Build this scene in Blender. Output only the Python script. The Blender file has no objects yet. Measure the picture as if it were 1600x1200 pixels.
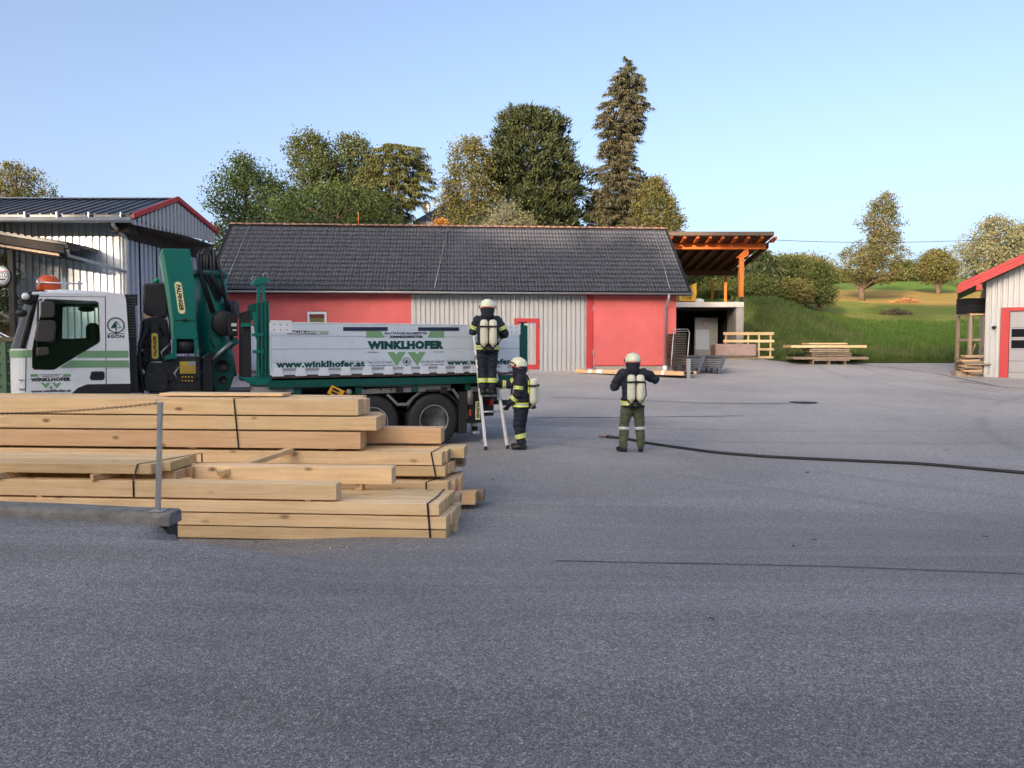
import bpy, bmesh, math, random
from mathutils import Vector, Matrix, noise
from mathutils.geometry import tessellate_polygon
R = math.radians
rnd = random.Random(7)
sc = bpy.context.scene

# ------------------------------------------------------------------ camera
CAMZ = 1.95
PITCH = math.atan(60 / 1200)
cam_data = bpy.data.cameras.new("camera")
cam = bpy.data.objects.new("camera", cam_data)
sc.collection.objects.link(cam)
cam.location = (0, 0, CAMZ)
cam.rotation_euler = (math.pi / 2 - PITCH, 0, 0)
cam_data.sensor_width = 36.0
cam_data.lens = 27.0
cam_data.clip_start = 0.1
cam_data.clip_end = 3000
sc.camera = cam

# ------------------------------------------------------------------ sky, sun, exposure
SUN_EL, SUN_AZ = R(13.0), R(28)      # the sun stands low behind the camera, to its left
world = bpy.data.worlds.new("World"); sc.world = world
world.use_nodes = True
wn = world.node_tree
for n in list(wn.nodes): wn.nodes.remove(n)
wo = wn.nodes.new('ShaderNodeOutputWorld'); bg = wn.nodes.new('ShaderNodeBackground')
sky = wn.nodes.new('ShaderNodeTexSky')
sky.sky_type = 'NISHITA'; sky.sun_disc = False
sky.sun_elevation = SUN_EL
sky.sun_rotation = math.pi + SUN_AZ
sky.altitude = 450; sky.air_density = 0.55; sky.dust_density = 8.0; sky.ozone_density = 0.4
bg.inputs['Strength'].default_value = 0.15
wn.links.new(sky.outputs[0], bg.inputs[0]); wn.links.new(bg.outputs[0], wo.inputs[0])
sun_data = bpy.data.lights.new("sun", 'SUN')
sun_data.energy = 2.8; sun_data.angle = R(0.7); sun_data.color = (1.0, 0.74, 0.50)
sun = bpy.data.objects.new("sun", sun_data); sc.collection.objects.link(sun)
# towards the sun: behind (-y) and left (-x)
SUNV = Vector((-math.sin(SUN_AZ) * math.cos(SUN_EL), -math.cos(SUN_AZ) * math.cos(SUN_EL), math.sin(SUN_EL)))
sun.rotation_euler = SUNV.to_track_quat('Z', 'Y').to_euler()
sun.location = (-20, -30, 30)
sc.view_settings.view_transform = 'Standard'; sc.view_settings.look = 'None'
sc.view_settings.gamma = 1.0; sc.view_settings.use_curve_mapping = False
sc.view_settings.exposure = 1.68
sc.cycles.max_bounces = 6; sc.cycles.transparent_max_bounces = 12
sc.cycles.diffuse_bounces = 3; sc.cycles.glossy_bounces = 3

# ------------------------------------------------------------------ survey helpers: a sight line of the photo met with a depth, a wall plane or the ground
def ray(px, py):
    u, v = (px - 800) / 1200, (py - 600) / 1200
    return Vector((u, math.cos(PITCH) - v * math.sin(PITCH), -math.sin(PITCH) - v * math.cos(PITCH)))
def at(px, py, Y):
    d = ray(px, py); k = Y / d.y
    return Vector((d.x * k, Y, CAMZ + d.z * k))
def ss(a, b, x):
    t = min(1, max(0, (x - a) / (b - a))); return t * t * (3 - 2 * t)
def interp(tab, x):
    if x <= tab[0][0]: return tab[0][1]
    for (a, va), (b, vb) in zip(tab, tab[1:]):
        if x <= b: return va + (vb - va) * (x - a) / (b - a)
    return tab[-1][1]
def far_rise(x, y): return .30 * ss(33.5, 39, y) * ss(.37, .31, x / max(y, 1))
def yard(x, y):
    t = max(0, y - 14.5)
    z = 0.043 * t * t / (t + 3.0) if t > 0 else 0
    # forecourt on which the photographer stands; its edge behind the kerb is a step, to the right it runs out as a ramp
    ramp_ = 0.43 * (1 - ss(3.2, 8.8, y))
    edge_y = 6.52 - 0.19 * (x + 2.89)
    step = 0.45 * ss(edge_y + .16, edge_y + .04, y)
    if x < -3.0: z += step
    elif x < -2.78:
        w = ss(-3.0, -2.78, x); z += step * (1 - w) + 0.45 * ss(6.9, 5.8, y) * w
    else:
        soft = 0.45 * ss(6.9, 5.8, y)
        w = ss(-2.78, -1.2, x)
        z += soft * (1 - w) + ramp_ * w
    z += far_rise(x, y)
    z += 0.012 * noise.noise((x * .12, y * .12, 0)) * ss(16, 24, y)
    return z
class Frame:
    """local axes: x to the right along a wall, y away from the camera, z up"""
    def __init__(s, x, y, z, deg):
        s.o = Vector((x, y, z)); s.a = R(deg)
        s.e = Vector((math.cos(s.a), math.sin(s.a), 0)); s.n = Vector((-math.sin(s.a), math.cos(s.a), 0))
        s.M = Matrix.Translation(s.o) @ Matrix.Rotation(s.a, 4, 'Z')
    def hit(s, px, py, off=0.0):
        d = ray(px, py); c = Vector((0, 0, CAMZ))
        t = (s.o + s.n * off - c).dot(s.n) / d.dot(s.n)
        p = c + d * t - s.o
        return p.dot(s.e), p.z
    def poly(s, pts, off=0.0): return [s.hit(a, b, off) for a, b in pts]
def ground_at(px, py, f=None):
    f = f or yard
    d = ray(px, py); lo, t = 0.5, 0.5
    while t < 400:
        p = Vector((0, 0, CAMZ)) + d * t
        if p.z < f(p.x, p.y): break
        lo = t; t += .15
    for _ in range(20):
        m = (lo + t) / 2; p = Vector((0, 0, CAMZ)) + d * m
        if p.z < f(p.x, p.y): t = m
        else: lo = m
    return Vector((0, 0, CAMZ)) + d * t

# ------------------------------------------------------------------ mesh helpers
class MB:
    def __init__(s): s.v = []; s.f = []; s.m = []; s.sm = []
    def add(s, vs, fs, mi=0, smooth=False):
        k = len(s.v); s.v += [tuple(v) for v in vs]
        for f in fs: s.f.append(tuple(i + k for i in f)); s.m.append(mi); s.sm.append(smooth)
        return s
    def box(s, x0, x1, y0, y1, z0, z1, mi=0, c=0.0, M=None):
        if x1 < x0: x0, x1 = x1, x0
        if y1 < y0: y0, y1 = y1, y0
        if z1 < z0: z0, z1 = z1, z0
        if c <= 0:
            vs = [(x, y, z) for z in (z0, z1) for y in (y0, y1) for x in (x0, x1)]
            fs = [(0, 2, 3, 1), (4, 5, 7, 6), (0, 1, 5, 4), (2, 6, 7, 3), (0, 4, 6, 2), (1, 3, 7, 5)]
        else:
            c = min(c, (x1 - x0) * .45, (y1 - y0) * .45, (z1 - z0) * .45)
            vs, idx = [], {}
            for i, X in enumerate((x0, x1)):
                for j, Y in enumerate((y0, y1)):
                    for k, Z in enumerate((z0, z1)):
                        dx, dy, dz = (c if i == 0 else -c), (c if j == 0 else -c), (c if k == 0 else -c)
                        idx[i, j, k, 0] = len(vs); vs.append((X, Y + dy, Z + dz))
                        idx[i, j, k, 1] = len(vs); vs.append((X + dx, Y, Z + dz))
                        idx[i, j, k, 2] = len(vs); vs.append((X + dx, Y + dy, Z))
            fs = []
            I = lambda i, j, k, a: idx[i, j, k, a]
            for i in (0, 1): q = [I(i, 0, 0, 0), I(i, 1, 0, 0), I(i, 1, 1, 0), I(i, 0, 1, 0)]; fs.append(q if i else q[::-1])
            for j in (0, 1): q = [I(0, j, 0, 1), I(0, j, 1, 1), I(1, j, 1, 1), I(1, j, 0, 1)]; fs.append(q if j else q[::-1])
            for k in (0, 1): q = [I(0, 0, k, 2), I(1, 0, k, 2), I(1, 1, k, 2), I(0, 1, k, 2)]; fs.append(q if k else q[::-1])
            for j in (0, 1):
                for k in (0, 1): fs.append([I(0, j, k, 1), I(1, j, k, 1), I(1, j, k, 2), I(0, j, k, 2)])
            for i in (0, 1):
                for k in (0, 1): fs.append([I(i, 0, k, 0), I(i, 1, k, 0), I(i, 1, k, 2), I(i, 0, k, 2)])
                for j in (0, 1): fs.append([I(i, j, 0, 0), I(i, j, 1, 0), I(i, j, 1, 1), I(i, j, 0, 1)])
                for j in (0, 1):
                    for k in (0, 1): fs.append([I(i, j, k, 0), I(i, j, k, 1), I(i, j, k, 2)])
        if M is not None: vs = [tuple(M @ Vector(v)) for v in vs]
        return s.add(vs, fs, mi)
    def prism(s, poly, y0, y1, mi=0, holes=(), axis='y'):
        """outline in x,z extruded along y; holes cut through"""
        loops = [list(poly)] + [list(h) for h in holes]
        flat = [p for l in loops for p in l]
        mp = (lambda a, b, t: (a, t, b)) if axis == 'y' else ((lambda a, b, t: (t, a, b)) if axis == 'x' else (lambda a, b, t: (a, b, t)))
        n = len(flat); vs = [mp(a, b, y0) for a, b in flat] + [mp(a, b, y1) for a, b in flat]
        fs = []
        for t in tessellate_polygon([[Vector((a, b, 0)) for a, b in l] for l in loops]):
            fs.append(tuple(t)); fs.append(tuple(i + n for i in reversed(t)))
        k = 0
        for l in loops:
            m = len(l)
            for i in range(m): fs.append((k + i, k + (i + 1) % m, k + (i + 1) % m + n, k + i + n))
            k += m
        return s.add(vs, fs, mi)
    def tube(s, pts, r, n=8, mi=0, caps=True, smooth=True):
        pts = [Vector(p) for p in pts]; rs = r if isinstance(r, (list, tuple)) else [r] * len(pts)
        vs, fs = [], []; prev = None
        for i, p in enumerate(pts):
            d = (pts[min(i + 1, len(pts) - 1)] - pts[max(i - 1, 0)])
            if d.length < 1e-9: d = Vector((0, 0, 1))
            d.normalize()
            if prev is None:
                up = Vector((0, 0, 1)) if abs(d.z) < .9 else Vector((1, 0, 0)); a = d.cross(up).normalized()
            else:
                a = (prev - d * prev.dot(d)); a = a.normalized() if a.length > 1e-6 else d.orthogonal().normalized()
            prev = a; b = d.cross(a)
            for k in range(n):
                t = 2 * math.pi * k / n; vs.append(p + (a * math.cos(t) + b * math.sin(t)) * rs[i])
        for i in range(len(pts) - 1):
            for k in range(n): fs.append((i * n + k, i * n + (k + 1) % n, (i + 1) * n + (k + 1) % n, (i + 1) * n + k))
        s.add(vs, fs, mi, smooth)
        if caps:
            k = len(s.v) - len(vs)
            s.f.append(tuple(k + i for i in reversed(range(n)))); s.m.append(mi); s.sm.append(False)
            s.f.append(tuple(k + len(vs) - n + i for i in range(n))); s.m.append(mi); s.sm.append(False)
        return s
    def lathe(s, prof, n=24, mi=0, M=None, axis='z', smooth=True, sx=1, sy=1):
        vs, fs = [], []
        for r, h in prof:
            for k in range(n):
                t = 2 * math.pi * k / n; c, q = math.cos(t) * r * sx, math.sin(t) * r * sy
                vs.append(Vector((c, q, h)) if axis == 'z' else (Vector((c, h, q)) if axis == 'y' else Vector((h, c, q))))
        for i in range(len(prof) - 1):
            for k in range(n): fs.append((i * n + k, i * n + (k + 1) % n, (i + 1) * n + (k + 1) % n, (i + 1) * n + k))
        if prof[0][0] > 1e-6: fs.append(tuple(reversed(range(n))))
        if prof[-1][0] > 1e-6: fs.append(tuple(range((len(prof) - 1) * n, len(prof) * n)))
        if M is not None: vs = [M @ v for v in vs]
        return s.add(vs, fs, mi, smooth)
    def ball(s, c, r, n=12, mi=0, M=None):
        rx, ry, rz = r if isinstance(r, (tuple, list)) else (r, r, r)
        m = max(4, n // 2 + 1); vs, fs = [], []
        for i in range(m + 1):
            a = math.pi * i / m
            for k in range(n):
                t = 2 * math.pi * k / n
                v = Vector((rx * math.sin(a) * math.cos(t), ry * math.sin(a) * math.sin(t), rz * math.cos(a)))
                if M is not None: v = M @ v
                vs.append(Vector(c) + v)
        for i in range(m):
            for k in range(n): fs.append((i * n + k, (i + 1) * n + k, (i + 1) * n + (k + 1) % n, i * n + (k + 1) % n))
        return s.add(vs, fs, mi, True)

MAT = {}
def wm(o):
    while o is not None:
        if o.name in MAT: return MAT[o.name]
        o = o.parent
    return Matrix.Identity(4)
def mesh_of(name, mb, mats):
    me = bpy.data.meshes.new(name); me.from_pydata(mb.v, [], mb.f)
    if not isinstance(mats, (list, tuple)): mats = [mats]
    for m in mats: me.materials.append(m)
    if len(mats) > 1: me.polygons.foreach_set('material_index', mb.m)
    if any(mb.sm): me.polygons.foreach_set('use_smooth', mb.sm)
    bm = bmesh.new(); bm.from_mesh(me)
    bmesh.ops.remove_doubles(bm, verts=bm.verts, dist=1e-6)
    bmesh.ops.recalc_face_normals(bm, faces=bm.faces); bm.to_mesh(me); bm.free()
    me.update(); return me
def raw_mesh(name, mb, mats):
    me = bpy.data.meshes.new(name); me.from_pydata(mb.v, [], mb.f)
    if not isinstance(mats, (list, tuple)): mats = [mats]
    for m in mats: me.materials.append(m)
    if len(mats) > 1: me.polygons.foreach_set('material_index', mb.m)
    if any(mb.sm): me.polygons.foreach_set('use_smooth', mb.sm)
    me.update(); return me
def link(name, data, parent=None):
    o = bpy.data.objects.new(name, data); sc.collection.objects.link(o)
    if parent is not None: o.parent = parent
    return o
def put(name, mb, mats, parent=None, world=False, raw=False, label=None, bevel=0):
    """one mesh object; world=True means the vertices were given in world space"""
    if world and parent is not None:
        inv = wm(parent).inverted(); mb.v = [tuple(inv @ Vector(v)) for v in mb.v]
    o = link(name, (raw_mesh if raw else mesh_of)(name, mb, mats), parent)
    if label: o['label'] = label
    if bevel:
        b = o.modifiers.new('edge', 'BEVEL'); b.width = bevel; b.segments = 2; b.limit_method = 'ANGLE'; b.angle_limit = R(40)
    return o
def copy_part(src, parent, loc=None, rot=None, name=None, scale=None):
    o = src.copy(); sc.collection.objects.link(o); o.parent = parent
    if loc is not None: o.location = loc
    if rot is not None: o.rotation_euler = rot
    if scale is not None: o.scale = scale
    return o
def thing(name, label, cat, loc=(0, 0, 0), deg=0, group=None, frame=None):
    o = bpy.data.objects.new(name, None); sc.collection.objects.link(o)
    if frame is not None: loc = frame.o; deg = math.degrees(frame.a)
    o.location = loc; o.rotation_euler = (0, 0, R(deg)); o.empty_display_size = .2
    MAT[o.name] = Matrix.Translation(Vector(loc)) @ Matrix.Rotation(R(deg), 4, 'Z')
    o['label'] = label; o['category'] = cat
    if group: o['group'] = group
    return o
def tag(o, label, cat, group=None):
    o['label'] = label; o['category'] = cat
    if group: o['group'] = group
    return o
def structure(name, mb, mats, raw=False):
    o = put(name, mb, mats, raw=raw); o['kind'] = 'structure'; return o

# ------------------------------------------------------------------ materials
def new_mat(name):
    m = bpy.data.materials.new(name); m.use_nodes = True
    nt = m.node_tree; b = nt.nodes['Principled BSDF']
    return m, nt, b
def N(nt, t, **kw):
    n = nt.nodes.new(t)
    for k, v in kw.items():
        if k in n.inputs: n.inputs[k].default_value = v
        else: setattr(n, k, v)
    return n
def ramp(nt, src, stops, interp_='LINEAR'):
    r = nt.nodes.new('ShaderNodeValToRGB'); r.color_ramp.interpolation = interp_
    el = r.color_ramp.elements
    while len(el) < len(stops): el.new(0.5)
    for e, (p, c) in zip(el, stops):
        e.position = p; e.color = (c, c, c, 1) if isinstance(c, (int, float)) else (*c, 1)
    nt.links.new(src, r.inputs[0]); return r.outputs[0]
def mix(nt, fac, a, b, mode='MIX'):
    n = nt.nodes.new('ShaderNodeMix'); n.data_type = 'RGBA'; n.blend_type = mode
    for sock, v in ((n.inputs[0], fac), (n.inputs[6], a), (n.inputs[7], b)):
        if isinstance(v, (int, float)): sock.default_value = v
        elif isinstance(v, tuple): sock.default_value = (*v[:3], 1)
        else: nt.links.new(v, sock)
    return n.outputs[2]
def math_(nt, op, a, b=0.5, c=None):
    n = nt.nodes.new('ShaderNodeMath'); n.operation = op
    for i, v in enumerate((a, b) if c is None else (a, b, c)):
        if isinstance(v, (int, float)): n.inputs[i].default_value = v
        else: nt.links.new(v, n.inputs[i])
    return n.outputs[0]
def coords(nt, kind='Object', scale=(1, 1, 1), rnd_off=False):
    tc = nt.nodes.new('ShaderNodeTexCoord'); mp = nt.nodes.new('ShaderNodeMapping')
    mp.inputs['Scale'].default_value = scale
    nt.links.new(tc.outputs[kind], mp.inputs['Vector'])
    if rnd_off:
        oi = nt.nodes.new('ShaderNodeObjectInfo'); c = nt.nodes.new('ShaderNodeCombineXYZ')
        m1 = math_(nt, 'MULTIPLY', oi.outputs['Random'], 37.0)
        for i in range(3): nt.links.new(m1, c.inputs[i])
        nt.links.new(c.outputs[0], mp.inputs['Location'])
    return mp.outputs[0]
def bump(nt, b, h, strength=.3, dist=.01):
    n = nt.nodes.new('ShaderNodeBump'); n.inputs['Strength'].default_value = strength; n.inputs['Distance'].default_value = dist
    nt.links.new(h, n.inputs['Height']); nt.links.new(n.outputs[0], b.inputs['Normal'])
def simple(name, col, rough=.6, metal=0.0, var=.18, scale=3.0, bstr=.15, bscale=60, spec=.5, rv=0.0, dirt=0.0, dirtcol=(.08, .07, .06)):
    m, nt, b = new_mat(name)
    v = coords(nt, 'Object', rnd_off=True)
    n1 = N(nt, 'ShaderNodeTexNoise', Scale=scale, Detail=6.0, Roughness=.6); nt.links.new(v, n1.inputs['Vector'])
    lo = tuple(c * (1 - var) for c in col); hi = tuple(min(1, c * (1 + var)) for c in col)
    c = ramp(nt, n1.outputs['Fac'], [(.3, lo), (.7, hi)])
    if rv:
        oi = nt.nodes.new('ShaderNodeObjectInfo')
        f = math_(nt, 'MULTIPLY_ADD', oi.outputs['Random'], 2 * rv, 1 - rv)
        cc = nt.nodes.new('ShaderNodeCombineXYZ')
        for i in range(3): nt.links.new(f, cc.inputs[i])
        c = mix(nt, 1.0, c, cc.outputs[0], 'MULTIPLY')
    if dirt:
        n3 = N(nt, 'ShaderNodeTexNoise', Scale=scale * 2.3, Detail=8.0, Roughness=.7); nt.links.new(v, n3.inputs['Vector'])
        c = mix(nt, math_(nt, 'MULTIPLY', ramp(nt, n3.outputs['Fac'], [(.5, 0.0), (.75, 1.0)]), dirt), c, dirtcol)
    nt.links.new(c, b.inputs['Base Color'])
    b.inputs['Roughness'].default_value = rough; b.inputs['Metallic'].default_value = metal
    b.inputs['Specular IOR Level'].default_value = spec
    if bstr:
        n2 = N(nt, 'ShaderNodeTexNoise', Scale=bscale, Detail=4.0); nt.links.new(v, n2.inputs['Vector'])
        bump(nt, b, n2.outputs['Fac'], bstr, .004)
    return m
def wood(name, base, dark, knot=(.16, .08, .035), gs=1.0, rv=.16, axis=0, weather=0.0):
    m, nt, b = new_mat(name)
    sc_ = [9.0, 9.0, 9.0]; sc_[axis] = .55
    v = coords(nt, 'Object', tuple(s * gs for s in sc_), rnd_off=True)
    n1 = N(nt, 'ShaderNodeTexNoise', Scale=2.2, Detail=5.0, Roughness=.55, Distortion=.6); nt.links.new(v, n1.inputs['Vector'])
    w = nt.nodes.new('ShaderNodeTexWave'); w.wave_type = 'BANDS'; w.bands_direction = 'Z' if axis != 2 else 'X'
    w.inputs['Scale'].default_value = 1.7; w.inputs['Distortion'].default_value = 5.0; w.inputs['Detail'].default_value = 2.0; w.inputs['Detail Scale'].default_value = .8
    nt.links.new(v, w.inputs['Vector'])
    c = ramp(nt, n1.outputs['Fac'], [(.3, dark), (.62, base)])
    c = mix(nt, math_(nt, 'MULTIPLY', ramp(nt, w.outputs['Fac'], [(.45, 0.0), (.95, 1.0)]), .38), c, dark)
    ks = [5.5, 5.5, 5.5]; ks[axis] = 2.6
    kv0 = coords(nt, 'Object', tuple(s * gs for s in ks), rnd_off=True)
    nzk = N(nt, 'ShaderNodeTexNoise', Scale=2.0, Detail=3.0); nt.links.new(kv0, nzk.inputs['Vector'])
    kv = mix(nt, .12, kv0, nzk.outputs['Color'])
    vo = N(nt, 'ShaderNodeTexVoronoi', Scale=1.0); nt.links.new(kv, vo.inputs['Vector'])
    kf = ramp(nt, vo.outputs['Distance'], [(.05, 1.0), (.11, .4), (.16, 0.0)])
    sel = N(nt, 'ShaderNodeSeparateColor'); nt.links.new(vo.outputs['Color'], sel.inputs[0])
    kf = math_(nt, 'MULTIPLY', kf, ramp(nt, sel.outputs[0], [(.30, 0.0), (.45, .85)]))
    c = mix(nt, kf, c, knot)
    # end grain: darker, ringed
    g = nt.nodes.new('ShaderNodeTexCoord'); sp = nt.nodes.new('ShaderNodeSeparateXYZ'); nt.links.new(g.outputs['Normal'], sp.inputs[0])
    endf = ramp(nt, math_(nt, 'ABSOLUTE', sp.outputs[axis], 0), [(.8, 0.0), (.95, 1.0)])
    rings = N(nt, 'ShaderNodeTexWave'); rings.wave_type = 'RINGS'; rings.rings_direction = 'XYZ'[axis]; rings.inputs['Scale'].default_value = 9.0; rings.inputs['Distortion'].default_value = 2.0
    nt.links.new(coords(nt, 'Object', (1, 1, 1), rnd_off=True), rings.inputs['Vector'])
    ec = mix(nt, rings.outputs['Fac'], tuple(x * .72 for x in dark), tuple(x * .78 for x in base))
    c = mix(nt, endf, c, ec)
    if weather:
        nz = N(nt, 'ShaderNodeTexNoise', Scale=1.3, Detail=8.0, Roughness=.7); nt.links.new(coords(nt, 'Object', (1, 1, 1), rnd_off=True), nz.inputs['Vector'])
        c = mix(nt, math_(nt, 'MULTIPLY', ramp(nt, nz.outputs['Fac'], [(.4, 0.0), (.65, 1.0)]), weather), c, (.24, .19, .14))
    oi = nt.nodes.new('ShaderNodeObjectInfo'); f = math_(nt, 'MULTIPLY_ADD', oi.outputs['Random'], 2 * rv, 1 - rv)
    cc = nt.nodes.new('ShaderNodeCombineXYZ')
    nt.links.new(f, cc.inputs[0]); nt.links.new(f, cc.inputs[1]); nt.links.new(math_(nt, 'POWER', f, 1.25), cc.inputs[2])
    c = mix(nt, 1.0, c, cc.outputs[0], 'MULTIPLY')
    nt.links.new(c, b.inputs['Base Color']); b.inputs['Roughness'].default_value = .72
    b.inputs['Specular IOR Level'].default_value = .25
    bump(nt, b, n1.outputs['Fac'], .25, .003)
    return m
def glass(name, col=(.02, .025, .03), rough=.05, trans=0.0, alpha=1.0):
    m, nt, b = new_mat(name)
    b.inputs['Base Color'].default_value = (*col, 1); b.inputs['Roughness'].default_value = rough
    b.inputs['Specular IOR Level'].default_value = .8
    if trans:
        t = nt.nodes.new('ShaderNodeBsdfTransparent'); t.inputs[0].default_value = (.80, .88, .86, 1)
        g = nt.nodes.new('ShaderNodeBsdfGlossy'); g.inputs['Roughness'].default_value = .02; g.inputs[0].default_value = (.9, .95, 1, 1)
        fr = nt.nodes.new('ShaderNodeFresnel'); fr.inputs[0].default_value = 1.5
        mx = nt.nodes.new('ShaderNodeMixShader'); nt.links.new(fr.outputs[0], mx.inputs[0])
        nt.links.new(t.outputs[0], mx.inputs[1]); nt.links.new(g.outputs[0], mx.inputs[2])
        nt.links.new(mx.outputs[0], nt.nodes['Material Output'].inputs[0])
    return m
def leaf(name, c1, c2, c3, trans=.25, rough=.6):
    """leaves differ from one another: the colour is drawn per leaf, not by light"""
    m, nt, b = new_mat(name)
    gm = nt.nodes.new('ShaderNodeNewGeometry')
    c = ramp(nt, gm.outputs['Random Per Island'], [(0.0, c1), (.55, c2), (1.0, c3)])
    v = coords(nt, 'Object'); nz = N(nt, 'ShaderNodeTexNoise', Scale=.5, Detail=3.0); nt.links.new(v, nz.inputs['Vector'])
    c = mix(nt, ramp(nt, nz.outputs['Fac'], [(.42, 0.0), (.62, .6)]), c, c3)
    nt.links.new(c, b.inputs['Base Color']); b.inputs['Roughness'].default_value = rough
    b.inputs['Specular IOR Level'].default_value = .25
    t = nt.nodes.new('ShaderNodeBsdfTranslucent'); nt.links.new(c, t.inputs[0])
    mx = nt.nodes.new('ShaderNodeMixShader'); mx.inputs[0].default_value = trans
    nt.links.new(b.outputs[0], mx.inputs[1]); nt.links.new(t.outputs[0], mx.inputs[2])
    nt.links.new(mx.outputs[0], nt.nodes['Material Output'].inputs[0])
    return m
def flat(name, col, rough=.5, metal=0.0): return simple(name, col, rough, metal, var=.04, bstr=0)

def text_obj(body, parent, frame_fn, mat, bold=.0, name='lettering', spacing=1.0, thick=.002):
    """flat lettering; frame_fn(u, v, h) maps the unit box (u right, v up, h proud of the surface) to local coordinates"""
    cu = bpy.data.curves.new('tmp', 'FONT'); cu.body = body; cu.size = 1.0; cu.offset = bold; cu.space_character = spacing
    cu.resolution_u = 2; cu.fill_mode = 'BOTH'; cu.extrude = 0
    to = bpy.data.objects.new('tmp', cu); sc.collection.objects.link(to)
    dg = bpy.context.evaluated_depsgraph_get(); dg.update()
    me = bpy.data.meshes.new_from_object(to.evaluated_get(dg))
    bpy.data.objects.remove(to); bpy.data.curves.remove(cu)
    xs = [v.co.x for v in me.vertices]; ys = [v.co.y for v in me.vertices]
    x0, x1, y0, y1 = min(xs), max(xs), min(ys), max(ys)
    for v in me.vertices:
        v.co = Vector(frame_fn((v.co.x - x0) / (x1 - x0), (v.co.y - y0) / (y1 - y0), thick))
    me.materials.clear(); me.materials.append(mat); me.name = name
    return link(name, me, parent)
def wall_box(x0, z0, x1, z1, y, dx=0):
    """mapping of the unit box on a wall facing -y; the line may slope (z given at both ends)"""
    return lambda u, v, h: (x0 + (x1 - x0) * u, y - h, z0 + (z1 - z0) * v)
# ------------------------------------------------------------------ shared materials
m_white = simple('white_paint', (.76, .80, .86), .32, var=.04, bstr=.03, dirt=.18, dirtcol=(.42, .42, .40))
m_alu = simple('white_aluminium', (.66, .74, .84), .36, metal=.15, var=.05, scale=2, bstr=.05, dirt=.25, dirtcol=(.45, .46, .46))
m_zinc = simple('zinc', (.42, .44, .46), .42, metal=.6, var=.1, bstr=.05)
m_lightmetal = simple('ladder_aluminium', (.62, .63, .65), .35, metal=.7, var=.06, bstr=.04)
m_black = simple('black_plastic', (.012, .013, .015), .55, var=.2, bstr=.1)
m_darkmetal = simple('dark_chassis_metal', (.022, .024, .028), .5, metal=.2, var=.3, scale=6, dirt=.5, dirtcol=(.09, .08, .07))
m_rubber = simple('rubber', (.022, .022, .023), .75, var=.3, scale=10, bstr=.2, dirt=.4, dirtcol=(.07, .065, .06))
m_green = simple('crane_green', (.0, .155, .125), .38, var=.08, bstr=.04, dirt=.2, dirtcol=(.01, .05, .045))
m_dgreen = simple('dark_crane_green', (.0, .075, .06), .42, var=.15, bstr=.05, dirt=.35, dirtcol=(.01, .03, .028))
m_bandgreen = flat('pale_green_stripe', (.19, .36, .20), .45)
m_textgreen = flat('dark_green_lettering', (.0, .06, .05), .5)
m_yellow = flat('yellow_sticker', (.80, .52, .05), .5)
m_paleyellow = flat('pale_yellow_sticker', (.88, .84, .45), .5)
m_ink = flat('black_ink', (.01, .012, .02), .5)
m_navy = flat('navy_strip', (.015, .02, .06), .45)
m_orange = simple('orange_beacon', (.62, .09, .015), .35, var=.08, bstr=0)
m_redlamp = simple('red_lamp', (.35, .02, .015), .3, var=.05, bstr=0)
m_render = simple('red_render', (.68, .145, .145), .85, var=.10, scale=.8, bstr=.3, bscale=90, dirt=.25, dirtcol=(.4, .1, .08))
m_redtrim = simple('red_trim', (.50, .040, .045), .5, var=.07, bstr=.03)
m_clad = simple('cladding', (.52, .53, .55), .42, metal=.25, var=.05, scale=1.2, bstr=.03, dirt=.15, dirtcol=(.35, .34, .31))
m_clad_blue = simple('grey_cladding', (.50, .56, .64), .42, metal=.25, var=.06, scale=1.2, bstr=.03, dirt=.12, dirtcol=(.3, .3, .3))
m_tile = simple('roof_tile', (.058, .066, .088), .6, var=.08, scale=5, bstr=.1, spec=.2, rv=.07, dirt=.15, dirtcol=(.08, .075, .07))
m_ridge = simple('ridge_tile', (.17, .10, .075), .7, var=.25, scale=5, bstr=.2, rv=.15)
m_darkroof = simple('dark_sheet_roof', (.05, .055, .065), .4, metal=.3, var=.15, bstr=.03)
m_concrete = simple('concrete', (.36, .35, .33), .85, var=.16, scale=1.5, bstr=.4, bscale=40, dirt=.35, dirtcol=(.2, .19, .17))
m_kerb = simple('kerb_concrete', (.20, .195, .185), .9, var=.3, scale=6, bstr=.7, bscale=45, dirt=.7, dirtcol=(.06, .06, .058))
m_fresh = wood('fresh_sawn_spruce', (.88, .66, .39), (.73, .49, .25), weather=.16, rv=.2)
m_larch = wood('warm_sawn_timber', (.80, .55, .33), (.68, .42, .23))
m_gluelam = wood('orange_stained_timber', (.60, .16, .035), (.50, .11, .022), axis=0, rv=.08)
m_gluelam_y = wood('orange_stained_rafter', (.58, .15, .035), (.48, .10, .022), axis=1, rv=.08)
m_gluelam_z = wood('orange_stained_post', (.62, .22, .05), (.52, .16, .03), axis=2, rv=.08)
m_greywood = wood('weathered_boards', (.42, .33, .25), (.28, .21, .16), rv=.25, weather=.5)
m_strap = simple('strap', (.015, .016, .02), .4, var=.1, bstr=0)
m_glass = glass('clear_window_glass', trans=1)
m_darkglass = glass('dark_window_glass', (.012, .014, .017), .12)
m_darkglass.node_tree.nodes['Principled BSDF'].inputs['Specular IOR Level'].default_value = .3
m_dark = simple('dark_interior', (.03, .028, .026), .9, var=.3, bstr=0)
m_chip = simple('wood_chip', (.66, .46, .26), .8, var=.2, bstr=0)
m_bark = simple('bark', (.085, .062, .045), .9, var=.35, scale=6, bstr=.5, bscale=20)

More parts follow.
